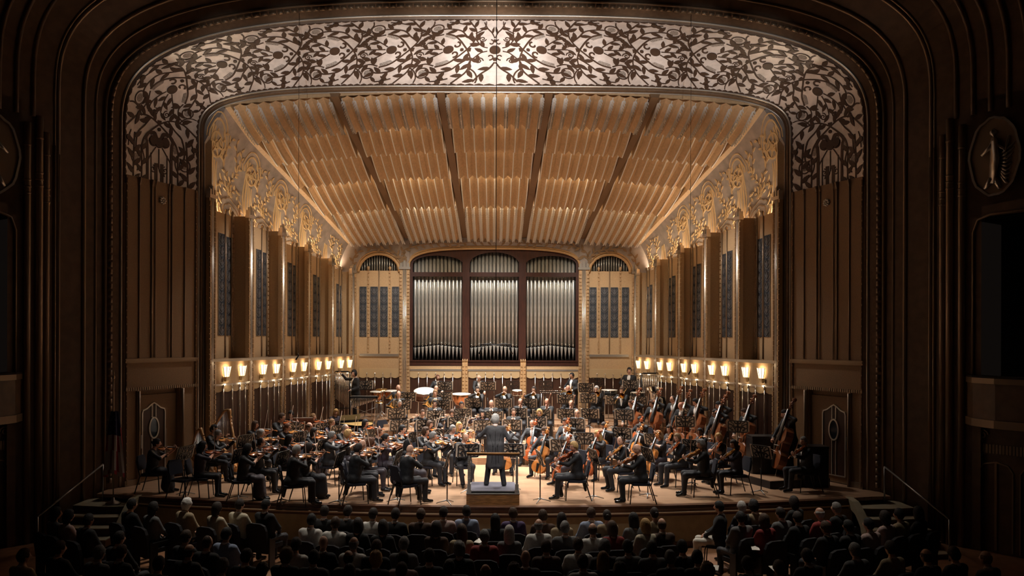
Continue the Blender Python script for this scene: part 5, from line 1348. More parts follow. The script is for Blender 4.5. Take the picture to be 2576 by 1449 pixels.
def stool_parts():
    out = []; q = MB(); q.lathe([(0, .70), (.17, .70), (.18, .73), (.16, .76), (0, .765)], 16); out.append(('seat', q.mesh('seat', M_SEAT)))
    for i in range(4): a = math.pi/4+i*math.pi/2; q = MB(); q.tube([(.12*math.cos(a), .12*math.sin(a), .7), (.2*math.cos(a), .2*math.sin(a), 0)], .014, 6); out.append(('leg', q.mesh('leg', M_BLACK)))
    q = MB(); q.tube([(.165*math.cos(a), .165*math.sin(a), .32) for a in [2*math.pi*i/16 for i in range(17)]], .009, 5); out.append(('foot_ring', q.mesh('foot_ring', M_BLACK))); return out
STOOL = stool_parts()

# music stand with the pierced desk
def stand_parts():
    P = lambda a, b, d: Vector((a, -d, b)); out = []
    q = MB(); W2, H2 = .255, .165; r = .03
    fr = [(-W2+r, -H2), (W2-r, -H2), (W2, -H2+r), (W2, H2-r), (W2-r, H2), (-W2+r, H2), (-W2, H2-r), (-W2, -H2+r), (-W2+r, -H2)]
    q.ribbon(fr, .030, P, .008, d0=-.004); out.append(('desk_frame', q, M_BLACK))
    q = MB()
    q.ribbon([(0, -H2), (0, H2)], .050, P, .009, d0=-.004)
    for sg in (-1, 1):
        q.ribbon(bez([(0, H2*.55), (sg*.07, H2*.62), (sg*.085, H2*.98)], 5), .034, P, .009, d0=-.004)
        q.ribbon(bez([(0, .0), (sg*.08, -.005), (sg*.16, .045), (sg*W2, .075)], 5), .028, P, .009, d0=-.004)
        q.ribbon(bez([(0, -.005), (sg*.06, -.03), (sg*.075, -.08), (sg*.05, -H2)], 5), .034, P, .009, d0=-.004)
        q.ribbon(bez([(sg*.075, -.085), (sg*.12, -.02), (sg*.17, -.03), (sg*.185, -.085), (sg*.15, -.12), (sg*.12, -.10)], 5), .028, P, .009, d0=-.004)
        q.ribbon(bez([(sg*.18, -.05), (sg*.22, -.06), (sg*W2, -.03)], 4), .024, P, .009, d0=-.004)
        q.ribbon(bez([(sg*.10, .03), (sg*.12, .09), (sg*.17, .12), (sg*.20, H2)], 5), .020, P, .009, d0=-.004)
        q.prism(circle(sg*.145, -.09, .016, 8), P, -.004, .009)
    out.append(('desk_ornament', q, M_BLACK))
    q = MB(); q.box((-W2-.01, -.004, -H2-.012), (W2+.01, .055, -H2+.002)); out.append(('ledge', q, M_BLACK))
    desk = [(nm, q.mesh(nm, m)) for nm, q, m in out]
    pole = MB(); pole.tube([(0, 0, .05), (0, 0, .62)], .014, 8); pole.tube([(0, 0, .6), (0, 0, .95), (0, .0, .99)], .010, 8); pole.tube([(-.03, 0, .60), (.03, 0, .60)], .017, 8)
    legs = []
    for i in range(3):
        a = math.pi/2+i*2*math.pi/3; q = MB(); q.tube([(0, 0, .085), (.10*math.cos(a), .10*math.sin(a), .055), (.25*math.cos(a), .25*math.sin(a), .010)], [.018, .014, .009], 6); legs.append(('foot', q.mesh('foot', M_STEEL)))
    return desk, pole.mesh('pole', M_BLACK), legs
S_DESK, S_POLE, S_LEGS = stand_parts()
fo = MB(); fo.box((-.31, .006, -.15), (.0, .012, .175)); fo.box((.0, .006, -.15), (.31, .012, .175)); FOLDER_B = fo.mesh('cover', M_FOLDER)
fo = MB(); fo.prism([(-.30, .012), (-.16, .020), (-.005, .012), (.005, .012), (.16, .020), (.30, .012), (.30, .014), (.16, .024), (0, .015), (-.16, .024), (-.30, .014)], lambda a, b, d: Vector((a, b, d)), -.145, .17); FOLDER_P = fo.mesh('pages', M_PAPER)
def music_stand(p, zf, yaw, who, folder=True, h=1.0, tilt=16):
    """p: desk centre; yaw: direction the reader's side faces away from; local -Y is the ornamented back"""
    base = Matrix.Translation((p.x, p.y, zf)) @ Matrix.Rotation(yaw, 4, 'Z')
    e = tag(empty('music_stand', mw=base), 'black pierced music stand '+who, 'music stand', 'music stands of the orchestra')
    hz = p.z-zf; pm = Matrix.Diagonal((1, 1, hz/1.0, 1)); link('pole', S_POLE, e, pm)
    for nm, me in S_LEGS: link(nm, me, e)
    dm = Matrix.Translation((0, -.015, hz)) @ Matrix.Rotation(R(tilt), 4, 'X')
    fr = link('desk_frame', S_DESK[0][1], e, dm)
    for nm, me in S_DESK[1:]: link(nm, me, fr)
    if folder:
        f = tag(empty('music_folder', mw=base @ dm), ('open folder on the stand '+who).replace('read by', 'of'), 'music folder', 'music folders on the stands')
        link('cover', FOLDER_B, f); link('pages', FOLDER_P, f)
    return e
# ------------------------------------------------------------------ the orchestra
def yaw_to(p, t): return math.atan2(t[0]-p[0], -(t[1]-p[1]))
MUS = []          # (who, xy, yaw) for stands
COND = (.0, 19.9)
NOUN = dict(violin='violinist', viola='violist', cello='cellist', bass='double bassist', bass2='double bassist', flute='flautist', oboe='oboist', clarinet='clarinettist', bassoon='bassoonist', horn='hornist', trumpet='trumpeter', trombone='trombonist', tuba='tuba player', stand='percussionist', lean='percussionist', reach='percussionist', piano='keyboard player', harp='harpist')
DOING = dict(stand='standing', lean='leaning over the drums', reach='reaching to the chimes', bass='bowing', bass2='standing, bowing')
QUEUE = []
def musician(*a, **k): QUEUE.append((a, k))
def seat_player(x, y, role, sex, hair, hcol, who, zf=0., skin=0, Y=None, face=None, glasses=False, beard=None, bare=None, skirt=None, coat=None, trous=None, tails=None, v=None, seat=True, shirt=True, yaw=None):
    i = len(MUS); v = (i*7) % 5 if v is None else v
    pose = role if role not in ('bass2',) else 'bass2'
    if sex == 'f':
        bare = (i % 3 == 0) if bare is None else bare; skirt = (i % 2 == 0) if skirt is None else skirt; coat = coat or (M_BLOUSE, M_PLUM)[i % 4 == 1]; trous = trous or (M_SKIRT if (skirt and i % 3 == 0) else M_TROUS)
    else: bare = False; skirt = False
    tails = (i % 3 != 0) if tails is None else tails
    if role in ('cello', 'harp', 'piano'): skirt = False
    me, HM, D, sh, nk = body(pose, sex, v, bare, skirt, tails); hl = HM.translation; sc = .97 if sex == 'f' and Y is None else 1.
    if Y is None: Y = depth_for(x, y, zf+hl.z*sc)
    else: sc = (px(x, y, Y).z-zf)/hl.z
    hp = px(x, y, Y)
    ya = yaw if yaw is not None else yaw_to((hp.x, hp.y), face or COND)
    rot = Matrix.Rotation(ya, 4, 'Z'); off = rot.to_3x3() @ Vector((hl.x*sc, hl.y*sc, 0)); org_ = Vector((hp.x-off.x, hp.y-off.y, zf)); mw = Matrix.Translation(org_) @ rot @ Matrix.Scale(sc, 4)
    rl = 'bass' if role == 'bass2' else role
    person('person', mw, pose, sex, v, hair, hcol, skin, coat, trous, '%s, %s in %s' % (who, DOING.get(role, 'seated'), ('black tailcoat and white bow tie' if sex == 'm' else ('plum knit top' if coat == M_PLUM else ('black short-sleeved blouse' if bare else 'black long-sleeved blouse')))), 'person', None, bare, skirt, tails, glasses, beard, shirt=shirt)
    if rl in ('violin', 'viola', 'cello', 'bass'):
        col = {'violin': ('orange brown', 'red brown', 'golden brown')[i % 3], 'viola': ('orange brown', 'red brown', 'golden brown')[i % 3], 'cello': ('golden brown', 'red brown')[i % 2], 'bass': 'dark brown'}[rl]
        nm = {'bass': 'double_bass'}.get(rl, rl)
        place(nm, inst_meshes(rl, i), mw @ D['inst'], '%s %s of the %s' % (col, nm.replace('_', ' '), who), nm.replace('_', ' '), nm.replace('_', ' ')+'s of the orchestra')
        place(rl+'_bow', BOWS['violin' if rl in ('violin', 'viola') else 'cello'], mw @ D['bow'], '%s bow held by the %s' % (rl, who), 'bow', 'string bows')
    elif 'inst' in D:
        nm = {'horn': 'french_horn'}.get(rl, rl); place(nm, wind(rl), mw @ D['inst'], '%s held by the %s' % (nm.replace('_', ' '), who), nm.replace('_', ' '), 'wind instruments' )
    if seat and rl not in ('stand', 'lean', 'reach', 'bass'):
        place('orchestra_chair', CHAIR, Matrix.Translation((org_.x, org_.y, zf)) @ rot, 'navy padded black-legged chair under the '+who, 'chair', 'orchestra chairs')
    if rl == 'bass' and role == 'bass': place('stool', STOOL, Matrix.Translation(org_) @ rot @ Matrix.Translation((0, .10, 0)), 'round padded stool under the '+who, 'stool', 'bass stools')
    MUS.append((who, org_, ya)); return org_, ya

V = 'violin'
for a in (
  (394, 1115, V, 'f', 'bun', 'black', 'woman in shadow by the left stage door', dict(trous=M_TROUS)),
  (509, 1123, V, 'f', 'long', 'black', 'dark long-haired woman beside the empty left chair', dict(bare=True, skirt=False)),
  (548, 1093, V, 'm', 'short', 'grey', 'grey-haired man in front of the harp', dict(glasses=True)),
  (623, 1129, V, 'f', 'long', 'black', 'black-haired woman in sheer sleeves at front left', dict(skirt=True)),
  (657, 1113, V, 'm', 'receding', 'dark', 'balding man with glasses behind the black-haired woman', dict(glasses=True)),
  (656, 1091, V, 'm', 'short', 'silver', 'silver-haired man above the balding man', dict(glasses=True)),
  (642, 1069, V, 'f', 'long', 'brown', 'brown long-haired woman nearest the left wall', {}),
  (709, 1050, V, 'm', 'short', 'brown', 'brown-haired man near the celesta', dict(Y=25.0)),
  (723, 1075, V, 'f', 'pony', 'auburn', 'auburn-haired woman in front of the celesta', dict(bare=True)),
  (727, 1105, V, 'f', 'long', 'black', 'woman with straight black hair hiding her face', dict(bare=False)),
  (788, 1049, V, 'f', 'bun', 'sandy', 'sandy-haired woman beneath the fourth left pilaster', dict(bare=True)),
  (778, 1073, V, 'm', 'balding', 'brown', 'bald man left of the piano', {}),
  (790, 1087, V, 'f', 'bob', 'dark', 'short dark-haired woman in a low neckline', dict(bare=True)),
  (835, 1063, V, 'f', 'bun', 'sandy', 'woman in plum knit in front of the pianist', dict(coat=M_PLUM)),
  (746, 1133, V, 'm', 'short', 'silver', 'stout silver-haired man at the stage edge', dict(tails=True)),
  (776, 1127, V, 'f', 'bob', 'dark', 'dark bobbed woman beside the stout man', dict(skirt=True, trous=M_TROUS)),
  (835, 1097, V, 'm', 'short', 'grey', 'broad grey-haired man left of the blonde crop', {}),
  (869, 1078, V, 'm', 'receding', 'grey', 'grey balding man in front of the piano', {}),
  (876, 1092, V, 'f', 'curly', 'blond', 'woman with short cropped blond hair', {}),
  (919, 1065, V, 'f', 'bob', 'black', 'black-haired young woman right of the piano', dict(bare=True, glasses=True)),
  (954, 1088, V, 'f', 'short', 'auburn', 'auburn-haired woman beside an empty chair', dict(bare=False)),
  (970, 1102, V, 'f', 'bun', 'black', 'woman with black hair tied back', dict(bare=True, trous=M_SKIRT, skirt=True)),
  (933, 1114, V, 'f', 'curly', 'auburn', 'curly auburn-haired woman', dict(trous=M_SKIRT, skirt=False)),
  (911, 1119, V, 'm', 'bald', 'grey', 'bald man with glasses behind the bearded man', dict(glasses=True)),
  (901, 1129, V, 'm', 'short', 'dark', 'dark-haired bearded man at the front stand', dict(beard='dark', tails=True)),
  (1012, 1080, V, 'm', 'short', 'black', 'black-haired man under the flautist', {}),
  (1026, 1117, V, 'f', 'long', 'black', 'dark-haired woman behind the front bald man', dict(skirt=True, trous=M_SKIRT)),
  (1031, 1132, V, 'm', 'bald', 'grey', 'bald man at the edge left of the podium', dict(tails=True)),
  (1071, 1086, V, 'm', 'curly', 'brown', 'curly brown-haired man behind the leader', {}),
  (1089, 1098, V, 'm', 'short', 'grey', 'grey-haired leader beside the podium', dict(tails=True)),
  (1081, 1068, V, 'f', 'bob', 'brown', 'brown-haired young woman between two stands', dict(bare=True)),
  (1139, 1080, V, 'm', 'short', 'grey', 'greying man with glasses behind the front desk', dict(glasses=True)),
  (1155, 1072, V, 'f', 'long', 'blond', 'blonde woman left of the conductor', dict(bare=True)),
  (1170, 1100, V, 'm', 'receding', 'sandy', 'balding man facing out beside the conductor', dict(glasses=True, face=(-.2, 18.6))),
  # violas, right front
  (1444, 1124, 'viola', 'm', 'short', 'blond', 'blond man in profile right of the podium', dict(glasses=True, skin=3, face=(-2, 19.2))),
  (1561, 1110, 'viola', 'm', 'receding', 'brown', 'crop-haired man behind the bald violist', dict(face=(-3, 18.8))),
  (1603, 1130, 'viola', 'm', 'bald', 'grey', 'bald bespectacled man at the right stage edge', dict(glasses=True, face=(-3, 19.0))),
  (1704, 1102, 'viola', 'm', 'short', 'sandy', 'sandy-haired man beside the curly grey man', dict(face=(-2, 18.5))),
  (1763, 1119, 'viola', 'm', 'curly', 'grey', 'grey curly-haired man seen from behind', dict(face=(-2, 20.2), tails=True)),
  (1761, 1087, 'viola', 'f', 'bun', 'black', 'dark-skinned woman behind the curly grey man', dict(skin=2, face=(-2, 18.5))),
  (1808, 1101, 'viola', 'f', 'bob', 'blond', 'blonde bobbed woman in front of the basses', dict(face=(-2, 18.0), bare=True)),
  (1846, 1119, 'viola', 'f', 'bob', 'dark', 'dark short-haired woman in lace sleeves', dict(face=(-2, 18.6))),
  (1684, 1080, 'viola', 'f', 'bob', 'dark', 'dark-haired woman behind the sandy-haired man', dict(face=(-2, 18.5))),
  (2022, 1111, 'viola', 'm', 'short', 'grey', 'grey-haired moustached man at far right', dict(face=(-2, 19.0), tails=True)),
  # cellos
  (1272, 1079, 'cello', 'm', 'short', 'brown', 'cellist half hidden by the conductor', {}),
  (1339, 1066, 'cello', 'm', 'receding', 'brown', 'brown-haired man with the first visible cello', {}),
  (1371, 1086, 'cello', 'm', 'curly', 'brown', 'brown-haired man with glasses nearest the podium', dict(glasses=True)),
  (1422, 1062, 'cello', 'm', 'short', 'dark', 'dark-haired man half hidden behind a balding man', {}),
  (1427, 1080, 'cello', 'm', 'receding', 'black', 'balding tan man beneath the bassoons', dict(skin=1)),
  (1434, 1105, 'cello', 'f', 'bob', 'white', 'white-haired woman behind the blond man', dict(trous=M_SKIRT)),
  (1520, 1072, 'cello', 'm', 'short', 'dark', 'dark-haired cellist beside the empty chair', dict(glasses=True, skin=1)),
  (1504, 1094, 'cello', 'f', 'long', 'blond', 'long-haired blonde woman in black velvet', dict(bare=False)),
  (1611, 1078, 'cello', 'm', 'curly', 'dark', 'dark curly-haired young man', {}),
  (1611, 1057, 'cello', 'm', 'short', 'black', 'black-haired man under the basses', dict(skin=2, zf=BASSZ, Y=24.4)),
  (1657, 1094, 'cello', 'f', 'bob', 'sandy', 'sandy bobbed woman in a dark top', dict(bare=True)),
): musician(*a[:7], **a[7])
B2 = dict(zf=BASSZ, face=(-1, 18.5), seat=False)
for a in ((1587, 1015, 'bass', 'm', 'short', 'brown', 'leftmost bassist, brown-haired', {}), (1640, 1015, 'bass', 'm', 'short', 'brown', 'bassist bending in front of the tuba', {}), (1692, 1005, 'bass2', 'm', 'receding', 'dark', 'balding bassist with glasses', dict(glasses=True)),
          (1712, 1021, 'bass', 'm', 'bald', 'dark', 'bald bassist behind a stand', dict(skin=3)), (1750, 1012, 'bass2', 'm', 'short', 'black', 'black-haired bassist by the second right pilaster', {}), (1800, 1040, 'bass', 'm', 'short', 'dark', 'dark-haired bassist with glasses', dict(glasses=True)),
          (1808, 1020, 'bass2', 'm', 'short', 'black', 'bassist in shadow against the right wall', {}), (1872, 1038, 'bass', 'm', 'short', 'brown', 'brown-haired bassist behind a tilted stand', {}), (1975, 1042, 'bass2', 'm', 'short', 'dark', 'rightmost bassist, dark-haired, standing', {})):
    musician(*a[:7], **{**B2, **a[7]})
FC = (0, 12.)      # winds look out at the conductor and the house
def wnd(*a, **k): musician(*a, face=k.pop('face', (0, 16)), **k)
for a in (
  (1002, 976, 'horn', 'm', 'bald', 'grey', 'bald hornist in the back row', dict(zf=.75)),
  (1003, 992, 'horn', 'm', 'receding', 'dark', 'balding hornist in the second row', dict(zf=.65)),
  (1095, 989, 'horn', 'm', 'short', 'sandy', 'sandy-haired hornist right of the tall bassoon', dict(zf=.65)),
  (1097, 978, 'horn', 'm', 'receding', 'brown', 'hornist beneath the bearded percussionist', dict(zf=.75)),
  (1005, 1015, 'clarinet', 'f', 'bob', 'silver', 'silver-haired woman between two stands', dict(zf=.4, skirt=False)),
  (1094, 1015, 'clarinet', 'm', 'short', 'dark', 'dark-haired clarinettist beside the horns', dict(zf=.4, glasses=True)),
  (1063, 1039, 'flute', 'f', 'bun', 'brown', 'brown-haired flautist on the left', dict(zf=.2)),
  (1137, 1039, 'flute', 'f', 'fringe', 'brown', 'flautist with a fringe', dict(zf=.2)),
  (1161, 1019, 'clarinet', 'f', 'bun', 'black', 'dark-haired woman above the fringed flautist', dict(zf=.4, skin=1)),
  (1214, 1041, 'flute', 'f', 'long', 'black', 'black-haired flautist left of the conductor', dict(zf=.2)),
  (1236, 1015, 'clarinet', 'm', 'receding', 'dark', 'balding clarinettist above the conductor', dict(zf=.4)),
  (1201, 981, 'trumpet', 'm', 'short', 'dark', 'dark-haired bearded trumpeter on the left', dict(zf=.75, beard='dark')),
  (1270, 980, 'trumpet', 'm', 'receding', 'sandy', 'sandy-haired trumpeter in the middle', dict(zf=.75, glasses=True)),
  (1343, 981, 'trumpet', 'm', 'short', 'dark', 'dark-haired trumpeter with glasses on the right', dict(zf=.75, glasses=True)),
  (1292, 1037, 'oboe', 'm', 'neat', 'brown', 'brown-haired oboist right of the conductor', dict(zf=.2)),
  (1357, 1039, 'oboe', 'f', 'curly', 'blond', 'curly blonde oboist with glasses', dict(zf=.2, glasses=True)),
  (1309, 1011, 'bassoon', 'm', 'receding', 'dark', 'bassoonist with glasses and dark hair', dict(zf=.4, glasses=True)),
  (1376, 1011, 'bassoon', 'm', 'balding', 'sandy', 'bald bassoonist with a moustache', dict(zf=.4, skin=3)),
  (1437, 1016, 'bassoon', 'm', 'receding', 'sandy', 'sandy-haired bassoonist behind the trombone slides', dict(zf=.4, glasses=True)),
  (1451, 1039, 'oboe', 'm', 'balding', 'grey', 'bald oboist with glasses', dict(zf=.2, glasses=True)),
  (1429, 977, 'trombone', 'm', 'bald', 'grey', 'bald trombonist with a grey beard', dict(zf=.75, beard='silver', skin=3)),
  (1501, 979, 'trombone', 'm', 'short', 'silver', 'silver-haired trombonist', dict(zf=.75)),
  (1564, 983, 'trombone', 'm', 'short', 'brown', 'brown-haired trombonist with glasses', dict(zf=.75, glasses=True)),
  (1655, 988, 'tuba', 'm', 'short', 'dark', 'tuba player behind the basses', dict(zf=.65)),
): wnd(*a[:7], **a[7])
for a in (
  (891, 940, 'reach', 'm', 'curly', 'black', 'curly black-haired percussionist at the left chimes', dict(Y=30.1, face=(-7.6, 28.6))),
  (1101, 950, 'stand', 'm', 'short', 'auburn', 'auburn bearded percussionist with glasses', dict(Y=31.3, glasses=True, beard='auburn')),
  (1205, 951, 'lean', 'm', 'balding', 'silver', 'silver-haired timpanist', dict(Y=31.2, glasses=True, face=(.2, 20))),
  (1439, 945, 'stand', 'm', 'neat', 'black', 'young black-haired percussionist in the middle', dict(Y=31.3, skin=1, face=(-3, 25), v=2)),
  (1583, 933, 'stand', 'm', 'short', 'dark', 'dark-haired percussionist by the right chimes', dict(Y=31.5, face=(-1, 18), v=3)),
): musician(*a[:7], zf=.8, **a[7])
musician(845, 1037, 'piano', 'f', 'bob', 'blond', 'blonde pianist', zf=0., face=(-2.3, 24.35))
musician(732, 1042, 'piano', 'f', 'short', 'black', 'black-haired celesta player', zf=0., Y=26.5, face=(-5, 18))
musician(538, 1080, 'harp', 'f', 'short', 'black', 'dark-haired harpist behind the grey-haired man', zf=0., Y=22.1, face=(0, 22.0))

_rk = {}
for (a, k) in QUEUE: _rk.setdefault(NOUN[a[2]], []).append(a[0]*10000+a[1])
for v_ in _rk.values(): v_.sort()
ORD += ['twenty-first', 'twenty-second', 'twenty-third', 'twenty-fourth', 'twenty-fifth', 'twenty-sixth', 'twenty-seventh', 'twenty-eighth', 'twenty-ninth', 'thirtieth', 'thirty-first', 'thirty-second', 'thirty-third', 'thirty-fourth', 'thirty-fifth', 'thirty-sixth', 'thirty-seventh', 'thirty-eighth', 'thirty-ninth', 'fortieth']
for (a, k) in QUEUE:
    n_ = NOUN[a[2]]; L_ = _rk[n_]; who = n_ if len(L_) == 1 else '%s %s from the left' % (ORD[L_.index(a[0]*10000+a[1])], n_)
    seat_player(*a[:6], who, *a[7:], **k)
# conductor on the podium
pf = 18.36; PW = .60; pz_ = .255
cp = px(1246, 1057, 19.25); me, HM, D, sh, nk = body('conduct', 'm', 1, False, False, True); hl = HM.translation; sc = (cp.z-pz_)/hl.z
cm = Matrix.Translation((cp.x, 19.25-.0, pz_)) @ Matrix.Rotation(math.pi, 4, 'Z') @ Matrix.Scale(sc, 4)
person('person', cm, 'conduct', 'm', 1, 'curly', 'silver', 0, mat('charcoal_tailcoat', (.055, .053, .058), .75, vary=.1, scale=10, bump=.6), M_TROUS, 'conductor in a charcoal tailcoat standing on the podium, seen from behind, holding a baton', 'person', tails=True)
cond_ob = bpy.data.objects[[o.name for o in bpy.data.objects if o.get('label', '').startswith('conductor in')][0]]
bv = BVHTree.FromPolygons([v.co for v in me.vertices], [tuple(p_.vertices) for p_ in me.polygons])
def on_back(x, z):
    h_ = bv.ray_cast(Vector((x, 1, z)), Vector((0, -1, 0)))[0]; return (h_ if h_ is not None else Vector((x, .1, z)))+Vector((0, .003, 0))
for ln in ([(0, 1.36), (0, 1.2), (0, 1.04)], [(-.01, .98), (-.012, .8), (-.014, .62), (-.014, .56)], [(.14, 1.30), (.10, 1.14), (.055, 1.0), (.07, .8), (.085, .6)], [(-.14, 1.30), (-.10, 1.14), (-.055, 1.0), (-.07, .8), (-.085, .6)]):
    q = MB(); q.tube([on_back(*a) for a in bez(ln, 4)], .004, 4); q.build('coat_seam', M_BLACK, cond_ob)
for sg in (-1, 1): q = MB(); q.lathe([(0, -.006), (.012, 0), (0, .008)], 8, 0, on_back(sg*.055, 1.0)+Vector((0, .004, 0)), Matrix.Rotation(math.pi/2, 3, 'X')); q.build('coat_button', M_BLACK, cond_ob)
q = MB(); q.tube([(0, 0, 0), (.03, 0, 0), (.36, 0, 0)], [.010, .004, .0015], 6); q2 = MB(); q2.lathe([(0, -.02), (.009, -.01), (.008, .015), (0, .025)], 8, 0, (0, 0, 0), Matrix.Rotation(math.pi/2, 3, 'Y'))
place('baton', [('stick', q.mesh('stick', M_BOWH)), ('grip', q2.mesh('grip', M_BOWST))], cm @ frame3((-.49, -.31, 1.22), (.5, -1, .35), (0, 0, 1)), 'slim white baton in the right hand of the conductor', 'baton')
pod = tag(empty('podium', (0, pf, 0)), 'oak conductor podium with grey carpet and metal rail', 'podium'); PI_ = Matrix.Translation((0, pf, 0)).inverted(); pcx = px(1240, 1250, pf).x
def ppart(q, nm, m): o = q.build(nm, m, pod); o.matrix_parent_inverse = PI_; return o
q = MB(); q.box((pcx-PW, pf, 0), (pcx+PW, pf+1.42, .245)); ppart(q, 'box', M_OAK)
q = MB(); q.box((pcx-PW-.01, pf-.01, .245), (pcx+PW+.01, pf+1.43, .262)); ppart(q, 'top_edge', M_PODRAIL)
q = MB(); q.box((pcx-PW+.08, pf+.14, .262), (pcx+PW-.08, pf+1.38, .285)); ppart(q, 'carpet', M_CARPET)
q = MB(); q.box((pcx-PW+.06, pf+.05, .262), (pcx+PW-.06, pf+.13, .30)); ppart(q, 'toe_board', M_BLACK)
for sg in (-1, 1):
    q = MB(); xx = pcx+sg*(PW-.055); q.box((xx-.05, pf+.03, .262), (xx+.05, pf+.15, .33)); q.box((xx-.04, pf+.05, .33), (xx+.04, pf+.13, .46)); q.box((xx-.024, pf+.06, .46), (xx+.024, pf+.12, 1.12))
    for k in range(14): q.box((xx-.030, pf+.052, .5+k*.04), (xx+.030, pf+.128, .515+k*.04))
    ppart(q, 'rail_post', M_PODRAIL)
q = MB(); q.box((pcx-PW+.01, pf+.055, 1.12), (pcx+PW-.01, pf+.125, 1.15)); ppart(q, 'rail', M_MAHOG); q = MB(); q.box((pcx-PW+.0, pf+.045, 1.15), (pcx+PW-.0, pf+.135, 1.175)); ppart(q, 'rail_cap', M_OAK)

# ------------------------------------------------------------------ stands
used = set()
def stand(x, y, Y=None, zf=0., yaw=None, folder=True, who=None, hz=1.02):
    if Y is None: Y = depth_for(x, y, zf+hz)
    p = px(x, y, Y)
    if yaw is None: yaw = yaw_to((p.x, p.y), (0, 16) if Y > 24 else COND)
    if who is None:          # the nearest player on the reader's side
        back = Vector((-math.sin(yaw), math.cos(yaw), 0)); best = None
        for w_, o_, ya in MUS:
            if w_ in used: continue
            d = Vector((o_.x-p.x, o_.y-p.y, 0)); c = d.length-.6*d.dot(back)
            if best is None or c < best[0]: best = (c, w_)
        used.add(best[1]); who = 'read by the '+best[1]
    music_stand(p, zf, yaw, who, folder)
for (x, y, Y, zf) in ((918, 969, 30.2, .8), (1119, 971, 30.6, .8), (1227, 971, 30.6, .8), (1025, 999, 28.5, .65), (1116, 999, 28.5, .65), (1012, 1018, 27.3, .4), (1111, 1019, 27.6, .65), (1190, 1013, 28.3, .65), (1266, 1015, 28.3, .65),
                     (1329, 1015, 28.3, .65), (997, 1040, 26.0, .2), (1096, 1045, 26.0, .2), (1163, 1041, 26.4, .4), (1242, 1047, 26.4, .4), (1303, 1039, 26.4, .4), (1363, 1043, 26.4, .4), (1424, 1041, 26.4, .4), (1484, 1041, 26.4, .4),
                     (1004, 1070, 24.3, .0), (1071, 1069, 24.8, .2), (1151, 1063, 24.8, .2), (1214, 1070, 24.8, .2), (1288, 1069, 24.8, .2), (1351, 1062, 24.8, .2), (1448, 1066, 24.8, .2),
                     (1423, 1004, 28.5, .65), (1480, 1002, 28.5, .65), (1545, 1007, 28.4, .65), (1586, 967, 30.6, .8), (1474, 975, 30.6, .8), (1607, 1009, 27.9, .65)):
    stand(x, y, Y, zf)
for (x, y, wh) in ((1290, 969, 'left of the middle crotales'), (1373, 969, 'behind the crotales'), (1502, 961, 'left of the big black drum')): stand(x, y, 31.6, .8, 0, False, 'empty against the back panelling, '+wh)
for (x, y, yw) in ((465, 1139, 1.25), (615, 1109, 1.15), (600, 1146, 1.35), (709, 1153, 1.35), (744, 1076, .8), (752, 1101, 1.1), (810, 1121, 1.3), (812, 1078, .8), (850, 1083, .9), (931, 1094, .9), (853, 1155, 1.45), (1000, 1152, 1.45), (1125, 1155, 1.5), (1042, 1101, 1.0), (1115, 1094, .3),
                   (1178, 1134, .25), (1359, 1152, -1.45), (1494, 1147, -1.35), (1630, 1143, -1.3), (1412, 1121, -.3), (1470, 1103, -.3), (1565, 1090, -.45), (1646, 1106, -.7), (1741, 1122, -.9), (1915, 1137, -1.0)):
    stand(x, y, None, 0, yw)
for (x, y, Y, yw) in ((1571, 1043, 24.9, -.3), (1724, 1060, 24.2, -.3), (1741, 1040, 25.6, -.35), (1856, 1073, 22.8, -.35)): stand(x, y, Y, BASSZ, yw)
stand(1291, 1132, 20.4, 0, -.2, True, 'right of the podium, shared by the nearest cellos')
# two empty chairs
for (x, y, zf, yw, lb) in ((462, 1190, 0., 1.2, 'empty navy padded chair at the far left front stand'), (972, 1080, 0., .7, 'empty navy padded chair among the violins, left of the woodwinds'), (1504, 1062, .2, -.1, 'empty navy padded chair in the oboe row'), (1535, 1130, 0., -.7, 'empty navy padded chair between the violas and the cellos')):
    Yc = depth_for(x, y, zf+.60); p = px(x, y, Yc); place('orchestra_chair', CHAIR, Matrix.Translation((p.x, p.y, zf)) @ Matrix.Rotation(yw, 4, 'Z'), lb, 'chair', 'orchestra chairs')
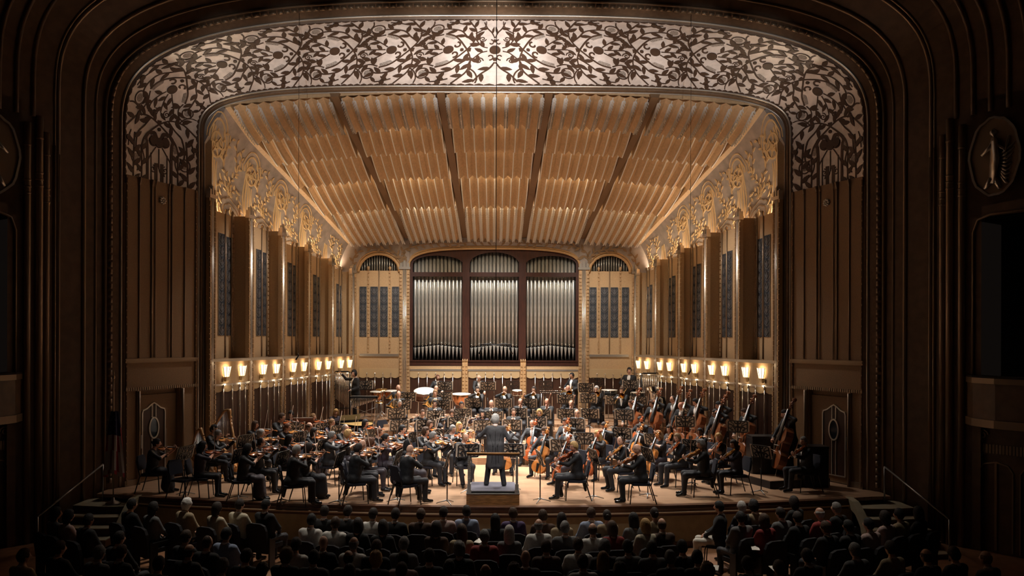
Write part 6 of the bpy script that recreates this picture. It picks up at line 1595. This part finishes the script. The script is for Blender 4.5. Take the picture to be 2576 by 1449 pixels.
# ------------------------------------------------------------------ percussion, keyboards, harps
def thing(name, loc, label, cat, group=None, rz=0.):
    e = tag(empty(name, mw=Matrix.Translation(loc) @ Matrix.Rotation(rz, 4, 'Z')), label, cat, group); return e
def part(e, nm, q, m): return q.build(nm, m, e)
def drum(x, y, Y, r, h, zf, shell, label, name='drum', tilt=0., kettle=False):
    p = px(x, y, Y); e = thing(name, (p.x, Y, zf), label, 'drum', 'concert drums'); zt = p.z-zf
    A = Matrix.Rotation(R(tilt), 3, 'X'); c = Vector((0, 0, zt))
    q = MB()
    if kettle: q.lathe([(.06, -h), (r*.55, -h*.86), (r*.88, -h*.5), (r*.98, -h*.15), (r, 0)], 22, 0, c, A)
    else: q.lathe([(r*.97, -h), (r, -h), (r, 0)], 22, 0, c, A)
    part(e, 'shell', q, shell)
    q = MB(); q.lathe([(0, .008), (r*.98, .004), (r*1.0, -.004)], 22, 0, c, A); part(e, 'head', q, M_DRUM)
    q = MB(); q.tube([c+A @ Vector((r*1.02*math.cos(a), r*1.02*math.sin(a), -.005)) for a in [2*math.pi*i/24 for i in range(25)]], .012, 5)
    if not kettle: q.tube([c+A @ Vector((r*1.02*math.cos(a), r*1.02*math.sin(a), -h)) for a in [2*math.pi*i/24 for i in range(25)]], .012, 5)
    for i in range(8): a = i*math.pi/4; q.tube([c+A @ Vector((r*1.03*math.cos(a), r*1.03*math.sin(a), 0)), c+A @ Vector((r*1.03*math.cos(a), r*1.03*math.sin(a), -h*(.5 if kettle else 1)))], .007, 5)
    part(e, 'hoop', q, M_CHROME)
    for i in range(3): a = math.pi/2+i*2*math.pi/3; q = MB(); q.tube([c+A @ Vector((r*.7*math.cos(a), r*.7*math.sin(a), -h*.9)), (r*.8*math.cos(a), r*.8*math.sin(a), .02)], .015, 6); part(e, 'leg', q, M_STEEL)
    return e
drum(1068, 983, 30.0, .40, .30, .8, M_ROSEW, 'wide pale-headed bass drum tilted to the house behind the horns', 'bass_drum', 16)
drum(1160, 991, 30.2, .37, .45, .8, M_COPPER, 'copper kettledrum in front of the leaning percussionist', 'kettledrum', 4, True)
drum(985, 983, 30.9, .30, .40, .8, M_COPPER, 'kettledrum left of the back row horns', 'kettledrum', 4, True)
drum(948, 985, 30.6, .26, .36, .8, M_COPPER, 'small kettledrum behind the vibraphone', 'kettledrum', 4, True)
drum(1301, 982, 30.6, .19, .16, .8, M_ROSEW, 'snare drum with maroon shell right of the middle trumpeter', 'snare_drum', 8)
drum(1533, 981, 30.2, .30, .28, .8, M_BLACK, 'large black drum right of the second trombonist', 'tenor_drum', 2)
drum(1605, 987, 30.2, .26, .2, .8, M_BLACK, 'low black drum in front of the right chimes', 'tom_drum', 2)
# tubular chimes
def chimes(x0, x1, ytop, Y, label):
    p = px((x0+x1)/2, ytop, Y); wd = (x1-x0)/(F/Y); e = thing('tubular_chimes', (p.x, Y, .8), label, 'chimes', 'tubular chimes'); ht = p.z-.8
    q = MB(); q.tube([(-wd/2, 0, ht-.06), (-wd/2+.05, -.05, ht), (wd/2-.05, -.05, ht), (wd/2, 0, ht-.06)], .02, 6); q.tube([(-wd/2, .12, ht-.03), (wd/2, .12, ht-.03)], .016, 6); part(e, 'top_rail', q, M_BLACK)
    for sg in (-1, 1): q = MB(); q.tube([(sg*wd/2, 0, ht-.05), (sg*wd/2, 0, .05)], .02, 6); q.tube([(sg*wd/2, -.25, .04), (sg*wd/2, .25, .04)], .025, 6); part(e, 'post', q, M_BLACK)
    q = MB(); q.tube([(-wd/2, .0, .35), (wd/2, .0, .35)], .018, 6); part(e, 'lower_rail', q, M_BLACK)
    for k in range(18):
        x = -wd/2+.05+(wd-.1)*(k % 9+(.5 if k > 8 else 0))/9; yy = .0 if k < 9 else .12; q = MB(); q.tube([(x, yy, ht-.08), (x, yy, ht-1.05-.04*(k % 9))], .017, 8); part(e, 'chime_tube', q, M_CHROME)
chimes(842, 880, 934, 30.6, 'tubular chimes on the left beside the percussionist who reaches up'); chimes(1614, 1664, 938, 30.2, 'tubular chimes on the right beneath the sconces')
# vibraphone
def mallet(x0, x1, ytop, Y, zf, label, nm, barm, nb):
    p = px((x0+x1)/2, ytop, Y); wd = (x1-x0)/(F/Y); e = thing(nm, (p.x, Y, zf), label, 'percussion', 'mallet instruments'); ht = p.z-zf
    q = MB(); q.box((-wd/2, -.22, ht-.06), (wd/2, -.19, ht)); q.box((-wd/2, .19, ht-.06), (wd/2, .22, ht)); q.box((-wd/2, -.22, ht-.06), (-wd/2+.04, .22, ht)); q.box((wd/2-.04, -.22, ht-.06), (wd/2, .22, ht)); part(e, 'frame', q, M_BLACK)
    for k in range(nb):
        x = -wd/2+.06+(wd-.12)*k/(nb-1); q = MB(); q.box((x-wd/nb*.36, -.20+.002*k, ht+.005), (x+wd/nb*.36, .18-.004*k, ht+.02)); part(e, 'bar', q, barm)
        q = MB(); q.tube([(x, 0, ht-.04), (x, 0, ht-.12-.32*(1-k/nb))], .018, 8); part(e, 'resonator', q, M_CHROME)
    for sx in (-1, 1):
        q = MB(); q.tube([(sx*wd*.46, -.18, ht-.05), (sx*wd*.46, -.2, .03)], .016, 6); q.tube([(sx*wd*.46, .18, ht-.05), (sx*wd*.46, .2, .03)], .016, 6); part(e, 'leg_pair', q, M_STEEL)
    q = MB(); q.tube([(-wd*.46, 0, .12), (wd*.46, 0, ht*.55)], .010, 5); q.tube([(wd*.46, 0, .12), (-wd*.46, 0, ht*.55)], .010, 5); part(e, 'cross_brace', q, M_STEEL)
mallet(882, 951, 997, 29.7, .8, 'vibraphone frame in front of the left chimes', 'vibraphone', M_STEEL, 16)
p = px(1386, 986, 30.5); e = thing('crotales', (p.x, 30.5, .8), 'rack of small silver crotales behind the right trumpeter', 'percussion'); ht = p.z-.8
q = MB(); q.box((-.42, -.2, ht-.05), (.42, -.17, ht-.03)); q.box((-.42, .1, ht+.0), (.42, .13, ht+.02)); part(e, 'rack', q, M_BLACK)
for k in range(24): r_ = k//12; q = MB(); q.lathe([(0, .02), (.02, .018), (.034, .002), (.032, 0), (0, 0)], 10, 0, (-.39+.071*(k % 12), -.185 if r_ == 0 else .115, ht-.02+.05*r_)); part(e, 'disc', q, M_CHROME)
for sx in (-1, 1): q = MB(); q.tube([(sx*.36, -.02, ht-.04), (sx*.36, 0, .03)], .016, 6); q.tube([(sx*.36, -.25, .02), (sx*.36, .25, .02)], .016, 6); part(e, 'leg', q, M_STEEL)
# hi-hat / suspended cymbals
for (x, y, Y, r_, lb) in ((960, 980, 30.0, .22, 'suspended cymbal above the vibraphone'), (1425, 985, 30.2, .2, 'suspended cymbal left of the fourth percussionist'), (955, 1012, 29.3, .17, 'hi-hat cymbal pair right of the vibraphone')):
    p = px(x, y, Y); e = thing('cymbal_stand', (p.x, Y, .8), lb, 'cymbal', 'cymbals'); ht = p.z-.8
    q = MB(); q.lathe([(0, .03), (.03, .025), (.05, .01), (r_, 0), (r_, -.003), (0, .0)], 20, 0, (0, 0, ht), Matrix.Rotation(R(10), 3, 'X')); part(e, 'cymbal', q, M_BRASS)
    q = MB(); q.tube([(0, 0, .1), (0, 0, ht+.05)], .010, 6); part(e, 'pole', q, M_STEEL)
    for i in range(3): a = i*2*math.pi/3; q = MB(); q.tube([(0, 0, .3), (.25*math.cos(a), .25*math.sin(a), .01)], .009, 5); part(e, 'leg', q, M_STEEL)
o_, ya_ = [(o, a) for w, o, a in MUS if w.startswith('fourth percussionist')][0]
for sg, lb in ((1, 'left'), (-1, 'right')):
    p = o_+Matrix.Rotation(ya_, 3, 'Z') @ Vector((sg*.17, -.34, 1.03)); e = thing('mallet', p, 'felt mallet in the %s hand of the fourth percussionist' % lb, 'mallet', 'felt mallets', ya_); q = MB(); q.tube([(0, .05, 0), (-.02*sg, -.26, .10)], .007, 5); part(e, 'handle', q, M_BOWST); q = MB(); q.lathe([(0, -.03), (.03, -.02), (.035, .0), (.03, .02), (0, .03)], 10, 0, (-.02*sg, -.27, .10)); part(e, 'felt_head', q, M_DRUM)
# grand piano
p = px(880, 1062, 26.9); pe = thing('grand_piano', (-5.05, 27.65, 0), 'black grand piano with open gilt interior in front of the right keyboard player', 'piano', None, R(40)); pe.scale = (.86, .86, 1)
out = [(-.74, .0), (.74, 0), (.74, -.5), (.70, -1.0), (.42, -1.35), (.20, -1.75), (-.05, -2.05), (-.45, -2.15), (-.70, -1.95), (-.74, -1.5)]
P3 = lambda a, b, d: Vector((a, b, d))
q = MB(); q.prism(out, P3, .62, .92); part(pe, 'case', q, M_PIANO)
q = MB(); q.prism([(a*.93, b*.95-.32) if b > -.1 else (a*.93, b*.97) for a, b in out], P3, .90, .935); part(pe, 'gilt_plate', q, M_PIANOIN)
q = MB(); q.ribbon(out+[out[0]], .05, P3, .98, d0=.6); part(pe, 'rim', q, M_PIANO)
q = MB(); q.box((-.72, .0, .66), (.72, .26, .70)); q.box((-.74, -.02, .6), (.74, .28, .66)); part(pe, 'key_bed', q, M_PIANO)
for k in range(36): q = MB(); q.box((-.66+k*.0368, .06, .70), (-.66+k*.0368+.034, .22, .72)); part(pe, 'key', q, M_BOWH if k % 7 not in (1, 3, 5) else M_EBONY)
q = MB(); q.hexa([(-.45, -.25, .98), (.45, -.25, .98), (.45, -.22, .98), (-.45, -.22, .98), (-.45, -.38, 1.20), (.45, -.38, 1.20), (.45, -.35, 1.20), (-.45, -.35, 1.20)]); part(pe, 'music_desk', q, M_PIANO)
for (a, b) in ((-.62, -.1), (.62, -.1), (-.4, -1.8)): q = MB(); q.tube([(a, b, .62), (a, b, .12), (a, b, 0)], [.07, .05, .03], 8); part(pe, 'leg', q, M_PIANO)
# celesta
p = px(742, 1085, 25.6); ce = thing('celesta', (-6.12, 25.95, 0), 'small upright celesta with open music near the left wall', 'celesta', None, R(12)); q = MB(); q.box((-.6, -.25, .05), (.6, .1, 1.0)); q.box((-.6, .1, .6), (.6, .32, .70)); q.box((-.63, -.28, 1.0), (.63, .14, 1.04)); part(ce, 'case', q, M_ROSEW)
q = MB(); q.hexa([(-.32, -.10, 1.04), (.32, -.10, 1.04), (.32, -.08, 1.04), (-.32, -.08, 1.04), (-.32, -.2, 1.24), (.32, -.2, 1.24), (.32, -.18, 1.24), (-.32, -.18, 1.24)]); part(ce, 'music_rest', q, M_ROSEW)
q = MB(); q.box((-.3, -.1, 1.06), (.3, -.085, 1.25)); part(ce, 'open_music', q, M_PAPER)
q = MB(); q.box((-.5, .12, .70), (.5, .3, .72)); part(ce, 'keyboard', q, M_BOWH)
# harps: column towards the conductor
def harp(loc, rz, label):
    e = thing('harp', loc, label, 'harp', 'concert harps', rz)
    q = MB(); q.tube([(.50, 0, .12), (.46, 0, 1.52)], .034, 12); q.tube([(.46, 0, 1.50), (.458, 0, 1.58), (.455, 0, 1.62), (.455, 0, 1.72), (.45, 0, 1.80)], [.036, .052, .040, .060, .064], 12)
    for z in (1.32, 1.36, 1.46, 1.55, 1.68): q.tube([(.46, 0, z), (.46, 0, z+.018)], .050, 12)
    part(e, 'column', q, M_HARP)
    q = MB(); q.tube(bez([(.44, 0, 1.78), (.30, 0, 1.76), (.12, 0, 1.58), (-.02, 0, 1.44), (-.16, 0, 1.44), (-.26, 0, 1.36), (-.27, 0, 1.26)], 5), [.055-.0006*i for i in range(31)], 8, flat=.6); part(e, 'neck', q, M_HARP)
    q = MB(); q.hexa([(.28, -.20, .10), (.44, -.13, .16), (.44, .13, .16), (.28, .20, .10), (-.34, -.07, 1.30), (-.24, -.045, 1.33), (-.24, .045, 1.33), (-.34, .07, 1.30)]); part(e, 'soundbox', q, M_HARP)
    q = MB(); q.prism([(.2, -.2), (.5, -.17), (.62, -.08), (.62, .08), (.5, .17), (.2, .2)], P3, .02, .14); part(e, 'base', q, M_HARP)
    q = MB()
    for k in range(22):
        f = k/21; a = Vector((.36-.60*f, 0, .20+1.10*f)); xx = min(a.x+.06*(1-f)+.02, .42); zt = float(np.interp(a.x+.02, [-.26, -.16, -.02, .12, .30, .44], [1.33, 1.40, 1.41, 1.54, 1.72, 1.74])); q.tube([a, (a.x+.02, 0, zt)], .0018, 4)
    part(e, 'strings', q, M_STRING); return e
p = px(588, 1180, 22.9); h1 = harp((p.x-.30, 22.9, 0), R(-12), 'tall gilt wood concert harp behind the leftmost violins'); h2 = harp((-7.75, 21.85, 0), R(-20), 'second harp half hidden at the left wall, only its curved shoulder showing')
h1.matrix_world = h1.matrix_basis @ Matrix.Translation((.5, 0, 0)) @ Matrix.Rotation(R(-9), 4, 'Y') @ Matrix.Translation((-.5, 0, 0))
h2.matrix_world = h2.matrix_basis @ Matrix.Translation((.5, 0, .0)) @ Matrix.Rotation(R(-24), 4, 'Y') @ Matrix.Translation((-.5, 0, 0)) @ Matrix.Scale(.84, 4)
# black cases at the right wall
for (x, y, w_, h_, lb) in ((1925, 1135, .42, 1.0, 'black upright case behind the rightmost bass'), (2045, 1190, .3, 1.05, 'black trunk beside the right stage door')):
    Yc = 21.8 if x < 2000 else 20.9; p = px(x, y, Yc); e = thing('instrument_case', (p.x, Yc, BASSZ if x < 2000 else 0), lb, 'case', 'black cases'); q = MB(); q.prism([(-w_, -.25), (w_, -.25), (w_+.03, -.2), (w_+.03, .2), (w_, .25), (-w_, .25), (-w_-.03, .2), (-w_-.03, -.2)], P3, 0, h_-.06); part(e, 'body', q, M_BLACK); q = MB(); q.prism([(-w_-.01, -.26), (w_+.01, -.26), (w_+.01, .26), (-w_-.01, .26)], P3, h_-.06, h_); part(e, 'lid', q, M_BLACK)
    q = MB(); q.tube([(-.1, -.27, h_*.6), (-.1, -.3, h_*.6), (.1, -.3, h_*.6), (.1, -.27, h_*.6)], .012, 6); part(e, 'handle', q, M_STEEL)
# flag on its pole
M_FR = mat('flag_red', (.30, .02, .03), .8); M_FW = mat('flag_white', (.45, .42, .40), .8); M_FB = mat('flag_blue', (.012, .015, .06), .8); M_BRASSD = mat('aged_brass', (.5, .40, .25), .3, metal=1)
fe = thing('flag', (-9.02, 19.18, -.17), 'furled striped flag on a pole with round base by the left steps', 'flag')
q = MB(); q.lathe([(.17, 0), (.17, .03), (.10, .07), (.04, .10), (.03, .16)], 20); part(fe, 'base', q, M_STEEL)
q = MB(); q.tube([(0, 0, .1), (0, 0, 2.95)], .016, 8); part(fe, 'pole', q, M_BRASSD)
q = MB(); q.lathe([(0, 2.95), (.03, 2.97), (.035, 3.02), (.012, 3.06), (.02, 3.10), (0, 3.2)], 10); part(fe, 'finial', q, M_BRASSD)
q = MB(); nz, na = 16, 26; vs = []
for i in range(nz+1):
    f = i/nz; z = 2.2-1.5*f
    for j in range(na): a = 2*math.pi*j/na; r_ = (.07+.13*f**.7)*(1+.28*math.sin(a*5+f*2)); vs.append((r_*math.cos(a)+.02, r_*.8*math.sin(a), z-.06*math.cos(a*2)*f))
for i in range(nz):
    for j in range(na):
        m = 2 if (i < 6 and (j//13) == 1 or i < 4) else (0 if ((j+i//5) % 4) < 2 else 1); q.add([vs[i*na+j], vs[i*na+(j+1) % na], vs[(i+1)*na+(j+1) % na], vs[(i+1)*na+j]], [(0, 1, 2, 3)], m, True)
part(fe, 'cloth', q, [M_FR, M_FW, M_FB])
q = MB()
for i in range(12): a = math.pi+.25+.25*(i % 4)*2.4; z = 2.0-.14*(i//4); r_ = .15+.02*(i//4); q.lathe([(0, -.006), (.014, 0), (0, .006)], 5, 0, (r_*math.cos(a)+.02, r_*.8*math.sin(a), z))
part(fe, 'stars', q, M_FW)
# hanging microphones
def mic(x, ybot, Y, label, bar=False):
    p = px(x, ybot, Y); e = thing('hanging_microphone', p, label, 'microphone', 'hanging microphones'); top = 16.0
    q = MB(); q.tube([(0, 0, top-p.z), (0, 0, 0)], .009 if bar else .005, 5); part(e, 'cable', q, M_BLACK)
    if bar:
        q = MB(); q.tube([(-.38, 0, 0), (-.2, .02, .03), (0, 0, 0), (.2, .02, .03), (.38, 0, 0)], .014, 6); q.tube([(-.36, 0, .02), (.36, 0, -.02)], .007, 5); part(e, 'bar', q, M_BLACK)
        for sg in (-1, 1): q = MB(); q.tube([(sg*.36, 0, 0), (sg*.34, -.02, -.08), (sg*.40, -.03, -.22)], [.010, .018, .022], 8); part(e, 'capsule', q, M_BLACK)
    else: q = MB(); q.tube([(0, 0, 0), (.02, -.02, -.06), (-.05, -.03, -.17)], [.008, .016, .020], 8); part(e, 'capsule', q, M_BLACK)
mic(1247, 868, 19.6, 'microphone bar hanging on the long centre cable before the organ', True); mic(1736, 925, 20.2, 'single microphone hanging before the right sconces'); mic(750, 888, 20.2, 'single microphone hanging before the left grilles')

# ------------------------------------------------------------------ audience
M_CL = {k: mat('cloth_'+k, c, .85, vary=.1, scale=30) for k, c in dict(black=(.012, .012, .013), white=(.62, .60, .56), cream=(.50, .44, .32), grey=(.12, .12, .12), blue=(.25, .30, .42), purple=(.06, .035, .10), red=(.22, .02, .018), brown=(.06, .03, .018), pink=(.45, .33, .30), tan=(.34, .26, .16)).items()}
M_TSEAT = mat('theatre_seat_plush', (.012, .011, .014), .9)
M_CREAMTR = mat('cream_trousers', (.55, .51, .44), .8)
def tseat():
    out = []; q = MB(); pl = [(-.25, .30), (.25, .30), (.255, .78), (.22, .88), (.12, .92), (-.12, .92), (-.22, .88), (-.255, .78)]
    q.prism(pl, lambda x, z, d: Vector((x, .22+.14*(z-.4)+d, z)), 0, .06); out.append(('backrest', q.mesh('backrest', M_TSEAT)))
    q = MB(); q.prism([(-.24, -.24), (.24, -.24), (.24, .22), (-.24, .22)], P3, .37, .46); out.append(('seat', q.mesh('seat', M_TSEAT)))
    for sg in (-1, 1): q = MB(); q.prism([(-.2, .60), (.2, .60), (.26, .64), (.26, .0), (.1, .0), (.08, .55), (-.2, .56)], lambda y, z, d: Vector((sg*(.26+d), y, z)), 0, .04); out.append(('arm', q.mesh('arm', M_BLACK)))
    return out
TSEAT = tseat()
AUD = [(141, 1292, 'bob', 'black', 'grey'), (173, 1298, 'bob', 'black', 'pink'), (223, 1309, 'short', 'black', 'black'), (332, 1270, 'short', 'black', 'black'), (386, 1278, 'bob', 'black', 'grey'), (470, 1269, 'curly', 'white', 'tan'), (546, 1279, 'bob', 'dark', 'cream'), (603, 1271, 'short', 'dark', 'cream'), (669, 1271, 'short', 'black', 'black'),
       (468, 1352, 'short', 'brown', 'black'), (522, 1366, 'receding', 'brown', 'black'), (476, 1388, 'balding', 'dark', 'black'), (305, 1390, 'short', 'brown', 'black'), (250, 1392, 'short', 'grey', 'grey'), (620, 1400, 'short', 'dark', 'black'), (300, 1355, 'short', 'black', 'black'), (150, 1380, 'short', 'brown', 'black'), (60, 1400, 'short', 'brown', 'tan'), (570, 1345, 'short', 'black', 'blue'),
       (784, 1309, 'short', 'black', 'white'), (817, 1287, 'short', 'dark', 'black'), (844, 1317, 'short', 'brown', 'white'), (875, 1287, 'short', 'dark', 'black'), (901, 1320, 'bob', 'dark', 'black'), (939, 1294, 'short', 'dark', 'white'), (964, 1325, 'bob', 'dark', 'black'), (995, 1294, 'short', 'dark', 'black'), (1059, 1295, 'short', 'brown', 'brown'), (1098, 1328, 'bob', 'dark', 'brown'),
       (1116, 1290, 'short', 'dark', 'pink'), (1174, 1287, 'short', 'dark', 'blue'), (1162, 1336, 'long', 'brown', 'tan'), (1219, 1350, 'short', 'grey', 'red'), (1246, 1309, 'long', 'black', 'black'), (1291, 1292, 'short', 'brown', 'purple'), (1281, 1339, 'veil', 'silver', 'grey'), (1355, 1322, 'balding', 'grey', 'white'), (1366, 1298, 'short', 'brown', 'brown'),
       (745, 1371, 'short', 'dark', 'white'), (814, 1366, 'bald', 'grey', 'black'), (890, 1369, 'balding', 'grey', 'white'), (947, 1377, 'short', 'brown', 'black'), (1016, 1369, 'short', 'grey', 'grey'), (1156, 1382, 'curly', 'grey', 'black'), (790, 1404, 'short', 'dark', 'black'), (877, 1404, 'balding', 'dark', 'grey'), (946, 1407, 'curly', 'blond', 'black'), (1015, 1408, 'short', 'dark', 'pink'), (720, 1398, 'curly', 'sandy', 'black'), (1322, 1404, 'bald', 'grey', 'black'), (1374, 1376, 'short', 'brown', 'brown'), (1080, 1400, 'short', 'dark', 'black'),
       (1413, 1306, 'long', 'dark', 'tan'), (1487, 1292, 'short', 'brown', 'blue'), (1527, 1298, 'bun', 'dark', 'tan'), (1594, 1306, 'long', 'black', 'grey'), (1646, 1292, 'bun', 'dark', 'tan'), (1624, 1322, 'bob', 'blond', 'cream'), (1491, 1333, 'balding', 'brown', 'white'), (1421, 1328, 'short', 'grey', 'grey'), (1540, 1328, 'bob', 'brown', 'red'), (1665, 1320, 'balding', 'brown', 'brown'), (1454, 1371, 'short', 'brown', 'white'), (1521, 1377, 'curly', 'grey', 'black'), (1517, 1408, 'long', 'sandy', 'black'), (1466, 1415, 'short', 'brown', 'white'),
       (1579, 1377, 'short', 'dark', 'grey'), (1640, 1380, 'short', 'dark', 'grey'), (1686, 1404, 'short', 'grey', 'black'), (1716, 1377, 'short', 'dark', 'black'), (1754, 1404, 'short', 'black', 'black'), (1809, 1276, 'short', 'black', 'black'), (1866, 1276, 'short', 'silver', 'black'), (1863, 1303, 'short', 'black', 'grey'), (1896, 1273, 'curly', 'black', 'tan'), (1922, 1309, 'bob', 'brown', 'red'), (1963, 1292, 'short', 'dark', 'grey'), (1997, 1263, 'bob', 'dark', 'black'),
       (2006, 1303, 'short', 'dark', 'black'), (2062, 1292, 'balding', 'silver', 'red'), (2104, 1279, 'short', 'grey', 'black'), (2134, 1325, 'short', 'black', 'black'), (2185, 1320, 'short', 'black', 'pink'), (2226, 1301, 'bob', 'dark', 'pink'), (2261, 1295, 'short', 'black', 'tan'), (2310, 1290, 'long', 'black', 'black'), (1780, 1436, 'curly', 'sandy', 'black'), (2077, 1328, 'short', 'brown', 'black'), (2030, 1400, 'short', 'dark', 'black'), (2150, 1385, 'short', 'grey', 'grey'), (2240, 1380, 'short', 'dark', 'tan'), (2330, 1400, 'balding', 'brown', 'black'), (2400, 1395, 'short', 'dark', 'black'), (2480, 1405, 'balding', 'sandy', 'grey'),
       (1222, 1440, 'balding', 'grey', 'black'), (1294, 1438, 'curly', 'brown', 'black'), (1010, 1436, 'short', 'dark', 'pink'), (660, 1436, 'short', 'dark', 'black'), (560, 1425, 'short', 'grey', 'black'), (400, 1420, 'short', 'dark', 'black'), (1880, 1420, 'short', 'dark', 'black'), (1960, 1430, 'short', 'grey', 'blue'), (1560, 1436, 'curly', 'dark', 'black'), (1130, 1430, 'short', 'black', 'black'), (880, 1440, 'short', 'dark', 'black')]
bands = [(0, 1300, 'front'), (1300, 1345, 'second'), (1345, 1392, 'third'), (1392, 1420, 'fourth'), (1420, 1500, 'last')]
for lo_, hi_, rn in bands:
    row = sorted([a for a in AUD if lo_ <= a[1] < hi_])
    for k, (x, y, hs, hc, cl) in enumerate(row):
        fem = hs in ('bob', 'long', 'bun', 'veil') ; v = (k*3+int(x)) % 3; sx = 'f' if fem else 'm'
        me, HM, D, sh, nk = body('audience', sx, v, False, False, False, .026); hl = HM.translation
        Ya = depth_for(x, y, FLOOR_H+hl.z); p = px(x, y, Ya); ya = yaw_to((p.x, p.y), (p.x*.35, 24)); tr = None
        white_tr = (x, y) == (1809, 1276)
        if white_tr: ya = yaw_to((p.x, p.y), (p.x-3, p.y+1.2)); tr = M_CREAMTR
        rot = Matrix.Rotation(ya, 4, 'Z'); off = rot.to_3x3() @ Vector((hl.x, hl.y, 0)); org_ = Vector((p.x-off.x, p.y-off.y, FLOOR_H)); mw = Matrix.Translation(org_) @ rot
        hd = 'bald' if hs == 'bald' else ('balding %s-haired' % hc if hs in ('balding', 'receding') else ('%s curly-haired' % hc if hs == 'curly' else ('long %s-haired' % hc if hs == 'long' else ('veiled' if hs == 'veil' else '%s-haired' % hc))))
        lb = 'seated audience member in %s, %s from the left in the %s audience row' % (cl, ORD[k], rn)
        if white_tr: lb = 'seated listener in cream trousers, turned sideways in front of the stage'
        person('person', mw, 'audience', sx, v, hs, hc, 0 if hc != 'black' or k % 3 else 1, M_CL[cl], tr or M_TROUS, lb, 'person', 'audience', False, False, False, tie=False, shirt=False, h=.026)
        if white_tr: place('orchestra_chair', CHAIR, mw, 'black chair under the listener in cream trousers', 'chair', 'orchestra chairs')
        else: place('theatre_seat', TSEAT, mw, 'dark theatre seat, %s from the left in the %s audience row' % (ORD[k], rn), 'theatre seat', 'theatre seats')
# programmes that catch the light
for (x, y, lb) in ((1900, 1380, 'white programme held near the red-clad listener'), (1797, 1430, 'white programme on a lap at the bottom right'), (1950, 1432, 'white programme lying at the bottom right'), (1205, 1362, 'white programme behind the blue shirt')):
    Ya = depth_for(x, y, -.2); p = px(x, y, Ya); e = thing('programme', p, lb, 'programme', 'concert programmes', rnd.uniform(-.5, .5)); q = MB(); q.hexa([(-.07, -.1, -.002), (.07, -.1, -.002), (.07, .1, .03), (-.07, .1, .03), (-.07, -.1, .0), (.07, -.1, .0), (.07, .1, .034), (-.07, .1, .034)]); part(e, 'pages', q, M_PAPER); q = MB(); q.hexa([(-.072, -.102, -.006), (.072, -.102, -.006), (.072, .102, .026), (-.072, .102, .026), (-.072, -.102, -.003), (.072, -.102, -.003), (.072, .102, .029), (-.072, .102, .029)]); part(e, 'cover', q, M_FOLDER)
bpy.context.view_layer.update()
